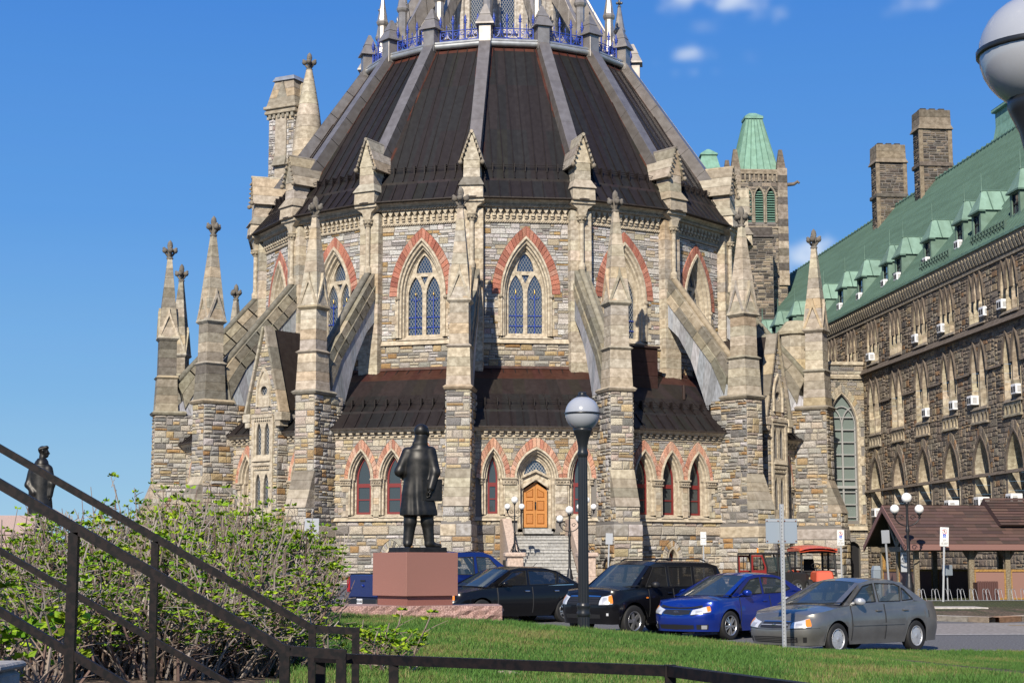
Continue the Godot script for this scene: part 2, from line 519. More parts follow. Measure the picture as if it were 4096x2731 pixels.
	mat("earth", w, 0.98, {"vc": true, "tex": noise_tex(13, 0.03, 5, Color(0.45, 0.42, 0.4), Color(1, 1, 1), 512, 2.0), "bump": bump, "bump_h": 4.0, "scale": Vector3.ONE * 0.5})
	mat("grass", w, 0.85, {"vc": true})
	mat("galvanised", Color(0.42, 0.44, 0.46), 0.45, {"metal": 0.5})
# ---------------------------------------------------------------- the library
const T0 := -5.1
var LC := Vector3(-0.8, 0, -104.4)
var P_DRUM := [[5, Color(0.63, 0.61, 0.585)], [4, Color(0.70, 0.685, 0.66)], [2.4, Color(0.47, 0.45, 0.42)], [2.2, Color(0.55, 0.48, 0.36)], [0.9, Color(0.52, 0.36, 0.17)], [0.8, Color(0.50, 0.39, 0.36)], [0.7, Color(0.29, 0.28, 0.27)]]
var P_LOW := [[4, Color(0.62, 0.565, 0.465)], [3.5, Color(0.66, 0.59, 0.46)], [2.6, Color(0.50, 0.48, 0.445)], [2.2, Color(0.60, 0.49, 0.30)], [0.8, Color(0.49, 0.34, 0.18)], [0.9, Color(0.29, 0.28, 0.265)], [1, Color(0.54, 0.45, 0.39)]]
var P_MIX := [[3, Color(0.54, 0.505, 0.44)], [3, Color(0.60, 0.54, 0.43)], [2.4, Color(0.41, 0.395, 0.37)], [1.6, Color(0.55, 0.42, 0.24)], [1.0, Color(0.45, 0.28, 0.13)], [1.5, Color(0.24, 0.235, 0.225)], [1.6, Color(0.60, 0.58, 0.55)]]
var P_ASH := [[5, Color(0.545, 0.485, 0.38)], [3, Color(0.50, 0.445, 0.35)], [1, Color(0.49, 0.40, 0.275)], [1.2, Color(0.43, 0.395, 0.335)]]
var P_WEATH := [[3, Color(0.45, 0.405, 0.32)], [2, Color(0.37, 0.335, 0.27)], [1.5, Color(0.27, 0.245, 0.20)], [1, Color(0.48, 0.40, 0.285)]]
var P_SLATE := [[3, Color(0.385, 0.41, 0.455)], [2, Color(0.45, 0.47, 0.51)], [1.4, Color(0.33, 0.355, 0.40)], [0.5, Color(0.42, 0.38, 0.32)]]
var P_RED := [[4, Color(0.53, 0.215, 0.15)], [2, Color(0.58, 0.27, 0.195)], [1.5, Color(0.43, 0.155, 0.11)], [1, Color(0.62, 0.34, 0.25)]]
var P_PINK := [[4, Color(0.68, 0.365, 0.255)], [2, Color(0.72, 0.44, 0.32)], [1.5, Color(0.59, 0.275, 0.19)], [1, Color(0.73, 0.49, 0.37)]]
var P_BAND := [[3, Color(0.52, 0.48, 0.41)], [2, Color(0.58, 0.51, 0.39)], [2, Color(0.40, 0.38, 0.35)], [1, Color(0.28, 0.27, 0.26)]]
var P_DARK := [[3, Color(0.20, 0.185, 0.155)], [2, Color(0.27, 0.245, 0.20)], [2, Color(0.36, 0.32, 0.25)], [1, Color(0.15, 0.14, 0.12)]]
var P_COPE := [[3, Color(0.255, 0.24, 0.19)], [2, Color(0.32, 0.295, 0.225)], [2, Color(0.20, 0.19, 0.155)], [1, Color(0.42, 0.37, 0.28)]]
var cream := Color(0.545, 0.485, 0.38)
var lib: Node3D
func ang(k: float) -> float: return deg_to_rad(T0 + 22.5 * k)
# red ring of wedge stones between two arches; x clipped to [xa, xb] around cx
func voussoirs(parent: Node, cx: float, o: Array, i_: Array, num: int, z0: float, z1: float, pal: Array, mt: Material, xa := -99.0, xb := 99.0, merge := false):
	var res := 4
	var k := num * res / 2
	var co := arch_curve(o[0], o[1], o[2], k); var ci := arch_curve(i_[0], i_[1], i_[2], k)
	var all := MB.new()
	for s in num:
		var poly := PackedVector2Array()
		var e := 0.06
		for t in res + 1: poly.append(co[s * res + t] if t > 0 and t < res else co[s * res + t].lerp(co[s * res + (1 if t == 0 else res - 1)], e * 2))
		for t in res + 1:
			var tt := res - t
			poly.append(ci[s * res + tt] if tt > 0 and tt < res else ci[s * res + tt].lerp(ci[s * res + (1 if tt == 0 else res - 1)], e * 2))
		poly.reverse()
		poly = shift(poly, Vector2(cx, 0))
		if Geometry2D.is_polygon_clockwise(poly): poly.reverse()
		for q in Geometry2D.intersect_polygons(poly, rectp(xa, xb, -50, 90)):
			var mb := all if merge else MB.new()
			mb.col = pick(pal)
			mb.prism(q, z0, z1 + R(-0.012, 0.012), 0.018)
			if not merge: put(mb, "voussoir", mt, parent)
	if merge: put(all, "arch_ring", mt, parent)
func lattice(mb: MB, poly: PackedVector2Array, step: float, z: float, th := 0.011, slope := 1.7):
	var bb := Rect2(poly[0], Vector2.ZERO)
	for p in poly: bb = bb.expand(p)
	for sg in [-1.0, 1.0]:
		var span := bb.size.x + bb.size.y / slope
		var k := int(span / step) + 1
		for i in k:
			var x: float = bb.position.x - (bb.size.y / slope if sg > 0 else 0.0) + i * step
			var a := Vector2(x, bb.position.y if sg > 0 else bb.position.y)
			var b := Vector2(x + sg * bb.size.y / slope, bb.end.y)
			for seg in Geometry2D.intersect_polyline_with_polygon(PackedVector2Array([a, b]), poly):
				if seg.size() < 2: continue
				var d: Vector2 = (seg[1] - seg[0]).normalized().orthogonal() * th
				mb.prism(PackedVector2Array([seg[0] - d, seg[1] - d, seg[1] + d, seg[0] + d]), z - 0.01, z)
func rope(mb: MB, x0: float, x1: float, y: float, z: float, r: float):
	var k := int((x1 - x0) / (r * 1.5))
	for i in k:
		var a := lerpf(x0, x1, float(i) / k); var b := lerpf(x0, x1, float(i + 1) / k)
		mb.tube([Vector3(a - r * 0.35, y - r * 0.75, z), Vector3((a + b) / 2, y, z + r * 0.6), Vector3(b + r * 0.35, y + r * 0.75, z)], r * 0.42, 5)
func finial(mb: MB, o: Vector3, s: float):
	mb.col = Color(0.19, 0.175, 0.15)
	mb.lathe([[0.13 * s, 0.0], [0.17 * s, 0.06 * s], [0.10 * s, 0.12 * s], [0.10 * s, 0.3 * s], [0.15 * s, 0.38 * s], [0.10 * s, 0.46 * s], [0.13 * s, 0.62 * s], [0.10 * s, 0.78 * s], [0.0, 0.9 * s]], 8, o)
	for d in [Vector3(1, 0, 0), Vector3(-1, 0, 0), Vector3(0, 0, 1), Vector3(0, 0, -1)]:
		mb.ball(o + d * 0.22 * s + Vector3(0, 0.40 * s, 0), 0.13 * s, 8)
		mb.ball(o + d * 0.27 * s + Vector3(0, 0.50 * s, 0), 0.07 * s, 6)
		mb.tube([o + d * 0.08 * s + Vector3(0, 0.14 * s, 0), o + d * 0.22 * s + Vector3(0, 0.34 * s, 0)], 0.05 * s, 5)
func drum_window(j: int, A: float):
	var w := part("window", lib, Vector3.ZERO, ang(j + 0.5))
	var off := Transform3D(Basis.IDENTITY, Vector3(0, 0, A))
	var sp := 16.3
	var near := absf(j + 0.5) < 3
	var hold := part("voussoirs_holder", w) if false else w
	# ring stones sit in the same frame, shifted out to the wall
	var ringn := 30
	var co := [1.87, sp, 20.05]; var ci := [1.41, sp, 19.5]
	var before := w.get_child_count()
	voussoirs(hold, 0, co, ci, ringn, A + 0.0, A + 0.085, P_RED, M.red_stone, -99, 99, not near)
	var mb := MB.new(); mb.xf = off; mb.col = cream
	var st := []
	for q in [[1.42, 0.0], [1.40, 0.15], [1.31, 0.17], [1.27, 0.04], [1.18, 0.02], [1.15, -0.14], [1.08, -0.16], [1.04, -0.34], [1.0, -0.36], [0.985, -0.5]]:
		st.append([q[0], sp, 19.52 - (1.42 - q[0]) * 1.75, q[1]])
	arch_band(mb, 0, 14.0, st, 9)
	# jamb quoins, long and short
	var y := 14.0; var q := 0
	while y < sp - 0.05:
		var e: float = [0.30, 0.12][q % 2]
		for sg in [-1.0, 1.0]:
			mb.col = pick(P_ASH)
			mb.bx(minf(sg * 1.40, sg * (1.42 + e)), maxf(sg * 1.40, sg * (1.42 + e)), y + 0.005, minf(y + 0.38, sp) - 0.005, -0.02, 0.075, 0.012)
		y += 0.38; q += 1
	put(mb, "surround", M.clean_stone, w)
	for sg in [-1, 1]:
		var b := MB.new(); b.xf = off; b.col = Color(0.36, 0.31, 0.24)
		b.ball(Vector3(sg * 1.38, 16.16, 0.12), 0.13, 8)
		put(b, "label_stop", M.ashlar, w)
	mb = MB.new(); mb.xf = off; mb.col = cream
	var out := arch_poly(0, 1.0, 14.05, sp, 18.82, 9)
	var lights := [arch_poly(-0.515, 0.405, 14.2, 16.35, 17.42, 6), arch_poly(0.515, 0.405, 14.2, 16.35, 17.42, 6), arch_poly(0, 0.46, 17.62, 17.64, 18.62, 6), PackedVector2Array([Vector2(0, 16.95), Vector2(0.22, 17.42), Vector2(-0.22, 17.42)])]
	panel(mb, out, lights, -0.40, 0.16)
	put(mb, "tracery", M.clean_stone, w)
	mb = MB.new(); mb.xf = off; mb.col = cream
	mb.frust(-1.45, 1.45, -0.6, 0.10, -1.4, 1.4, -0.6, -0.42, 13.86, 14.16)
	put(mb, "sill", M.clean_stone, w)
	for l in lights:
		var g := MB.new(); g.xf = off; g.flat(l, -0.54)
		put(g, "pane", M.glass_lead, w)
	mb = MB.new(); mb.xf = off
	for l in lights: lattice(mb, l, 0.165, -0.52, 0.0065)
	put(mb, "leading", M.leading, w)
	mb = MB.new(); mb.xf = off
	for cx in [-0.515, 0.515]:
		mb.bx(cx - 0.022, cx + 0.022, 14.16, 16.35, -0.49, -0.45)
		for yy in [14.62, 15.18]: mb.bx(cx - 0.42, cx + 0.42, yy - 0.018, yy + 0.018, -0.50, -0.47)
		for t in 5: mb.bx(cx - 0.25 + t * 0.11, cx - 0.19 + t * 0.11, 16.05 + 0.05 * absf(t - 2), 16.11 + 0.05 * absf(t - 2), -0.49, -0.46)
	put(mb, "iron_guard", M.blue_iron, w)
	for cx in [-0.515, 0.515]:
		var g := MB.new(); g.xf = off
		g.lathe([[0.0, 0.0], [0.045, 0.07], [0.02, 0.14], [0.0, 0.36]], 6, Vector3(cx, 16.32, -0.46))
		put(g, "gilt_tip", M.gold, w)
func drum_hole() -> PackedVector2Array:
	var o := PackedVector2Array([Vector2(-1.5, 13.85), Vector2(1.5, 13.85), Vector2(1.5, 16.3), Vector2(1.88, 16.3)])
	var cu := arch_curve(1.88, 16.3, 20.07, 10)
	for i in range(1, cu.size()): o.append(cu[i])
	o.append(Vector2(-1.5, 16.3))
	return o
func drum_bay(j: int):
	var A := 14.6
	var hwid := A * tan(deg_to_rad(11.25))
	var detail := j >= -5 and j <= 4
	var w := part("drum_wall", lib, Vector3.ZERO, ang(j + 0.5))
	var hole := drum_hole()
	var mb := MB.new(); mb.xf.origin.z = A
	panel(mb, rectp(-hwid, hwid, 11.8, 21.4), [hole] if detail else [], 0.0)
	put(mb, "backing", M.mortar, w)
	if not detail: return
	mb = MB.new(); mb.xf.origin.z = A
	var near := absf(j + 0.5) < 2
	rubble(mb, -2.32, 2.32, 13.86, 20.2, [hole], P_DRUM, Vector2(0.17, 0.39), Vector2(0.3, 0.82), 0.0, w if near else null, 0.13, M.rubble, 0.05)
	rubble(mb, -2.5, 2.5, 12.0, 13.58, [], P_MIX, Vector2(0.2, 0.42), Vector2(0.32, 0.85), 0.0, w if near else null, 0.20, M.rubble, 0.06)
	put(mb, "stonework", M.rubble, w, "stuff")
	drum_window(j, A)
	# string course and cornice
	var c := part("cornice", lib, Vector3.ZERO, ang(j + 0.5))
	mb = MB.new(); mb.xf.origin.z = A; mb.col = cream
	mb.frust(-2.6, 2.6, -0.1, 0.16, -2.55, 2.55, -0.1, 0.02, 13.60, 13.85)
	put(mb, "string_course", M.ashlar, c)
	mb = MB.new(); mb.xf.origin.z = A; mb.col = cream
	mb.bx(-2.35, 2.35, 20.22, 21.02, -0.05, 0.07)
	mb.bx(-2.62, 2.62, 21.02, 21.2, -0.05, 0.36, 0.02)
	mb.frust(-2.95, 2.95, -0.3, 0.44, -3.0, 3.0, -0.3, 0.5, 21.2, 21.30)
	mb.frust(-3.0, 3.0, -0.3, 0.5, -3.0, 3.0, -0.3, 0.62, 21.30, 21.40)
	put(mb, "cornice_slab", M.clean_stone, c)
	mb = MB.new(); mb.xf.origin.z = A; mb.col = cream
	rope(mb, -2.35, 2.35, 20.28, 0.08, 0.085)
	rope(mb, -2.5, 2.5, 21.11, 0.40, 0.105)
	put(mb, "rope_moulding", M.clean_stone, c)
	var nc := 13
	for i in nc:
		var x := lerpf(-2.12, 2.12, float(i) / (nc - 1))
		mb = MB.new(); mb.xf = Transform3D(Basis.IDENTITY, Vector3(x, 0, A)); mb.col = cream * R(0.93, 1.05)
		mb.prism(PackedVector2Array([Vector2(-0.175, 21.0), Vector2(-0.02, 20.70), Vector2(0.02, 20.70), Vector2(0.175, 21.0)]), 0.07, 0.30)
		mb.bx(-0.095, 0.095, 20.56, 20.70, 0.07, 0.26, 0.01)
		mb.bx(-0.085, 0.085, 20.44, 20.55, 0.07, 0.17, 0.01)
		put(mb, "corbel", M.clean_stone, c)
func vertex_post(k: int):
	# pilaster, engaged column and gablet at a corner of the drum
	var p := part("pilaster", lib, Vector3.ZERO, ang(k))
	var mb := MB.new()
	shaft(mb, 14.85, 0.60, 0.60, 12.0, 20.9, 0.55, P_ASH, 0.42, 0.42)
	put(mb, "pier", M.clean_stone, p)
	mb = MB.new(); mb.col = cream
	mb.lathe([[0.20, 17.6], [0.20, 17.9], [0.16, 17.96], [0.125, 18.02], [0.125, 20.16], [0.15, 20.2]], 10, Vector3(0, 0, 15.38))
	put(mb, "column", M.clean_stone, p)
	mb = MB.new(); mb.col = Color(0.42, 0.37, 0.28)
	mb.lathe([[0.13, 20.16], [0.18, 20.22], [0.17, 20.3], [0.27, 20.44], [0.25, 20.48], [0.30, 20.52], [0.30, 20.58], [0.2, 20.6]], 10, Vector3(0, 0, 15.38))
	for i in 8: mb.ball(Vector3(0.22 * sin(i * TAU / 8), 20.38, 15.38 + 0.22 * cos(i * TAU / 8)), 0.07, 6)
	put(mb, "capital", M.ashlar, p)
	mb = MB.new(); mb.col = cream
	mb.frust(-0.2, 0.2, 15.1, 15.5, -0.30, 0.30, 15.0, 15.55, 20.6, 20.95)
	mb.frust(-0.30, 0.30, 15.0, 15.55, -0.68, 0.68, 14.9, 15.6, 20.95, 21.2)
	mb.bx(-0.7, 0.7, 21.2, 21.37, 14.6, 15.7, 0.02)
	put(mb, "springer", M.clean_stone, p)
	var g := part("gablet", lib, Vector3.ZERO, ang(k))
	mb = MB.new()
	mb.col = pick(P_ASH); mb.frust(-0.66, 0.66, 14.0, 15.85, -0.64, 0.64, 14.0, 15.8, 21.38, 22.05, 0.02)
	mb.col = pick(P_WEATH); mb.frust(-0.72, 0.72, 14.0, 15.92, -0.47, 0.47, 14.0, 15.62, 22.05, 22.55, 0.02)
	shaft(mb, 14.8, 0.46, 0.44, 22.55, 23.55, 0.5, P_ASH, 0.80, 0.78)
	put(mb, "base", M.ashlar, g)
	mb = MB.new(); mb.col = pick(P_ASH)
	mb.prism(PackedVector2Array([Vector2(-0.46, 23.5), Vector2(0.46, 23.5), Vector2(0.03, 24.9), Vector2(-0.03, 24.9)]), 13.2, 15.6)
	put(mb, "gable", M.ashlar, g)
	mb = MB.new()
	for sg in [-1.0, 1.0]:
		for i in 3:
			mb.col = pick(P_WEATH)
			var a := Vector2(sg * lerpf(0.62, 0.02, i / 3.0), lerpf(23.28, 25.0, i / 3.0)); var b := Vector2(sg * lerpf(0.62, 0.02, (i + 1) / 3.0 - 0.01), lerpf(23.28, 25.0, (i + 1) / 3.0 - 0.01))
			var nn := Vector2(sg * 0.94, 0.34) * 0.10
			mb.prism(PackedVector2Array([a, b, b + nn, a + nn]), 13.4, 15.7, 0.012, true)
	mb.col = pick(P_WEATH)
	mb.tube([Vector3(0, 25.06, 13.3), Vector3(0, 25.06, 15.74)], 0.10, 8)
	put(mb, "coping", M.ashlar, g)
	mb = MB.new(); mb.col = Color(0.30, 0.26, 0.2)
	for sg in [-1.0, 1.0]:
		for i in 6: mb.ball(Vector3(sg * lerpf(0.60, 0.08, i / 6.0), lerpf(23.34, 24.9, i / 6.0), 15.74), 0.075 if i else 0.14, 6)
	put(mb, "crockets", M.ashlar, g, "stuff")
func buttress(k: int):
	var b := part("buttress", lib, Vector3.ZERO, ang(k))
	var near := k >= -1 and k <= 2
	var mb := MB.new()
	# rubble pier
	var hw := 0.60; var zf := 21.15; var zb := 18.6
	mb.bx(-hw, hw, 3.9, 10.45, zb, zf)
	mb.bx(-hw - 0.03, hw + 0.03, 3.74, 4.63, zb, zf + 0.69)
	mb.bx(-hw - 0.14, hw + 0.14, 0.0, 3.9, zb, zf + 0.75)
	put(mb, "core", M.mortar, b)
	var rb := MB.new(); rb.xf = Transform3D(Basis.IDENTITY, Vector3(0, 0, zf))
	rubble(rb, -hw, hw, 6.5, 10.42, [], P_LOW, Vector2(0.2, 0.44), Vector2(0.32, 0.9), 0, b if near else null, 0.12, M.rubble, 0.05)
	rb.xf = Transform3D(Basis.IDENTITY, Vector3(0, 0, zf + 0.70))
	rubble(rb, -hw - 0.05, hw + 0.05, 3.75, 4.6, [], P_LOW, Vector2(0.3, 0.45), Vector2(0.4, 0.9), 0, b if near else null, 0.12, M.rubble, 0.05)
	rb.xf = Transform3D(Basis.IDENTITY, Vector3(0, 0, zf + 0.75))
	rubble(rb, -hw - 0.16, hw + 0.16, 0.2, 3.15, [], P_LOW, Vector2(0.28, 0.55), Vector2(0.4, 1.1), 0, null, 9, null, 0.06)
	for sg in [-1.0, 1.0]:
		# side faces: frame whose x runs along the radius
		var bs := Basis(Vector3(0, 0, -sg), Vector3.UP, Vector3(sg, 0, 0))
		rb.xf = Transform3D(bs, Vector3(sg * hw, 0, 0))
		var xa := minf(-sg * zf, -sg * zb); var xb := maxf(-sg * zf, -sg * zb)
		rubble(rb, xa, xb, 3.9, 10.42, [], P_MIX, Vector2(0.2, 0.42), Vector2(0.3, 0.8), 0, null, 9, null, 0.07)
		rb.xf = Transform3D(bs, Vector3(sg * (hw + 0.03), 0, 0))
		rubble(rb, minf(-sg * (zf + 0.69), -sg * zf), maxf(-sg * (zf + 0.69), -sg * zf), 3.75, 4.6, [], P_MIX, Vector2(0.25, 0.42), Vector2(0.3, 0.5), 0, null, 9, null, 0.05)
		rb.xf = Transform3D(bs, Vector3(sg * (hw + 0.14), 0, 0))
		xa = minf(-sg * (zf + 0.75), -sg * zb); xb = maxf(-sg * (zf + 0.75), -sg * zb)
		rubble(rb, xa, xb, 0.2, 3.15, [], P_MIX, Vector2(0.25, 0.5), Vector2(0.35, 0.9), 0, null, 9, null, 0.07)
	put(rb, "stonework", M.rubble, b, "stuff")
	# plinth band
	mb = MB.new()
	for i in 2:
		mb.col = pick(P_BAND)
		mb.bx([-0.77, 0.02][i], [0.0, 0.77][i], 3.17, 3.74, zb, zf + 0.80, 0.03)
	put(mb, "plinth_block", M.ashlar, b)
	# sloped weathering of dressed slabs
	for i in 4:
		mb = MB.new(); mb.col = pick(P_WEATH)
		var t0 := i / 4.0; var t1 := (i + 1) / 4.0
		mb.frust(-hw - 0.04, hw + 0.04, zf - 0.6, lerpf(zf + 0.78, zf + 0.02, t0), -hw - 0.04, hw + 0.04, zf - 0.6, lerpf(zf + 0.78, zf + 0.02, t1), lerpf(4.62, 6.5, t0), lerpf(4.62, 6.5, t1) - 0.006, 0.01)
		put(mb, "weathering_slab", M.ashlar, b)
	# mouldings
	mb = MB.new(); mb.col = pick(P_WEATH)
	mb.frust(-0.70, 0.70, 19.4, zf + 0.10, -0.78, 0.78, 19.3, zf + 0.2, 10.42, 10.56, 0.03)
	mb.frust(-0.78, 0.78, 19.3, zf + 0.2, -0.64, 0.64, 19.4, zf + 0.02, 10.56, 10.68)
	put(mb, "string_course", M.ashlar, b)
	mb = MB.new(); mb.col = pick(P_WEATH)
	mb.frust(-0.56, 0.56, 19.9, 21.06, -0.66, 0.66, 19.8, 21.16, 12.54, 12.64)
	mb.frust(-0.66, 0.66, 19.8, 21.16, -0.52, 0.52, 19.95, 21.0, 12.64, 12.76)
	put(mb, "string_course", M.ashlar, b)
	mb = MB.new()
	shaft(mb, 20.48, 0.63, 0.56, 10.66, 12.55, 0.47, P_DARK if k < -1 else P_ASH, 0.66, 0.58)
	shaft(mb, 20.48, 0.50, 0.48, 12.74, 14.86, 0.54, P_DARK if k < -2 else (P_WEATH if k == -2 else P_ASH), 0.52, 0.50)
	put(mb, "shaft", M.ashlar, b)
	# pinnacle
	mb = MB.new(); mb.col = pick(P_WEATH)
	mb.frust(-0.52, 0.52, 19.96, 21.0, -0.63, 0.63, 19.85, 21.11, 14.84, 14.96)
	mb.frust(-0.63, 0.63, 19.85, 21.11, -0.6, 0.6, 19.88, 21.08, 14.96, 15.06)
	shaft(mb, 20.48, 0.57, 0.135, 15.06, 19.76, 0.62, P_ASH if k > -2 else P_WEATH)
	for q in 4:
		var bs := Basis(Vector3.UP, q * PI / 2)
		mb.xf = Transform3D(bs, Vector3(0, 0, 20.48))
		mb.col = pick(P_ASH)
		mb.prism(PackedVector2Array([Vector2(-0.60, 15.06), Vector2(-0.46, 15.06), Vector2(0, 16.3), Vector2(0, 16.62)]), 0.2, 0.59)
		mb.prism(PackedVector2Array([Vector2(0.46, 15.06), Vector2(0.60, 15.06), Vector2(0, 16.62), Vector2(0, 16.3)]), 0.2, 0.59)
		mb.prism(PackedVector2Array([Vector2(-0.07, 16.45), Vector2(0.07, 16.45), Vector2(0.0, 16.8)]), 0.3, 0.56)
	mb.xf = Transform3D.IDENTITY
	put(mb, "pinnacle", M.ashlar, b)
	mb = MB.new()
	finial(mb, Vector3(0, 19.74, 20.48), 1.32)
	put(mb, "finial", M.ashlar, b)
	# flying arch: slate-grey wedge stones under a weathered coping
	var top := [Vector2(15.1, 16.36), Vector2(16.2, 15.11), Vector2(17.2, 13.97), Vector2(18.1, 12.94), Vector2(19.0, 11.91), Vector2(19.95, 10.85), Vector2(19.98, 10.3)]
	var bot := [Vector2(15.1, 15.0), Vector2(16.05, 14.2), Vector2(16.95, 12.85), Vector2(17.75, 11.0), Vector2(18.25, 9.75), Vector2(18.55, 8.9), Vector2(18.75, 8.5)]
	var pts_t := []; var pts_b := []
	for i in 6:
		for t in 2:
			pts_t.append(top[i].lerp(top[i + 1], t / 2.0)); pts_b.append(bot[i].lerp(bot[i + 1], t / 2.0))
	pts_t.append(top[6]); pts_b.append(bot[6])
	for i in 12:
		mb = MB.new(); mb.xf.basis = ZY; mb.col = pick(P_SLATE)
		var e: Vector2 = (pts_t[i + 1] - pts_t[i]).normalized() * 0.005 if (pts_t[i + 1] - pts_t[i]).length() > 0.1 else Vector2.ZERO
		var e2: Vector2 = (pts_b[i + 1] - pts_b[i]).normalized() * 0.005
		mb.prism(PackedVector2Array([pts_b[i] + e2, pts_b[i + 1] - e2, pts_t[i + 1] - e, pts_t[i] + e]), -0.40, 0.40, 0.008, true)
		put(mb, "arch_stone", M.marble, b)
	var ca := Vector2(15.15, 17.7); var cb := Vector2(19.85, 12.35)
	var dn := Vector2(-0.75, -0.66)
	for row in 2:
		var ns := 7
		for i in ns:
			mb = MB.new(); mb.xf.basis = ZY; mb.col = pick(P_COPE)
			var a: Vector2 = ca.lerp(cb, (i + 0.004 + row * 0.5 - (0.5 if row else 0.0)) / ns); var c: Vector2 = ca.lerp(cb, minf(1.0, (i + 0.996) / ns))
			var ext: Vector2 = Vector2(0.25, -0.95) * (0.0 if i < ns - 1 else 1.0) * (1.0 if row else 0.4)
			var d0 := dn * (0.45 * row); var d1 := dn * (0.45 * row + 0.46)
			var wdt: float = [0.40, 0.47][row]
			mb.prism(PackedVector2Array([a + d1, c + d1 + ext, c + d0 + ext * 0.4, a + d0]), -wdt, wdt, 0.03, true)
			put(mb, "coping_slab", M.ashlar, b)
	mb = MB.new(); mb.col = pick(P_COPE)
	mb.tube([Vector3(0, 17.78, 15.2), Vector3(0, 12.42, 19.9)], 0.17, 8)
	put(mb, "coping_roll", M.ashlar, b)
	# stepped pad where the coping meets the pier, and the bond down to the wall
	mb = MB.new()
	shaft(mb, 19.5, 0.52, 0.52, 8.4, 10.5, 0.5, P_SLATE, 0.85, 0.6)
	put(mb, "bond_stone", M.marble, b)
func seamed(parent: Node, pts: Array, hw: Array, nseam: int, cols: Array, called := "roof_panel", side := 0.0):
	# roof of one bay: rows given as [apothem, y], half widths per row, standing seams as pieces
	for r in pts.size() - 1:
		var mb := MB.new()
		for i in nseam:
			var t0 := float(i) / nseam * 2 - 1; var t1 := float(i + 1) / nseam * 2 - 1
			mb.col = cols[r] * R(0.86, 1.14)
			mb.quad(Vector3(t0 * hw[r], pts[r][1], pts[r][0]), Vector3(t1 * hw[r], pts[r][1], pts[r][0]), Vector3(t1 * hw[r + 1], pts[r + 1][1], pts[r + 1][0]), Vector3(t0 * hw[r + 1], pts[r + 1][1], pts[r + 1][0]))
		put(mb, called, M.roof_copper, parent)
func seams(parent: Node, a: Array, b: Array, xs: Array, hwb: float, col: Color):
	# straight seams running up the slope, all parallel to the slope line; cut where they meet the hip
	var d := Vector3(0, b[1] - a[1], b[0] - a[0])
	for x in xs:
		var t := 1.0
		if absf(x) > hwb and absf(x) > 0.01:
			# hip line narrows linearly
			var hwa: float = a[2]
			t = clampf((hwa - absf(x)) / (hwa - hwb), 0.05, 1.0)
		var mb := MB.new(); mb.col = col
		var p0 := Vector3(x, a[1] + 0.02, a[0]); var p1 := p0 + d * t
		mb.tube([p0, p1], 0.032, 4)
		put(mb, "seam", M.roof_copper, parent)
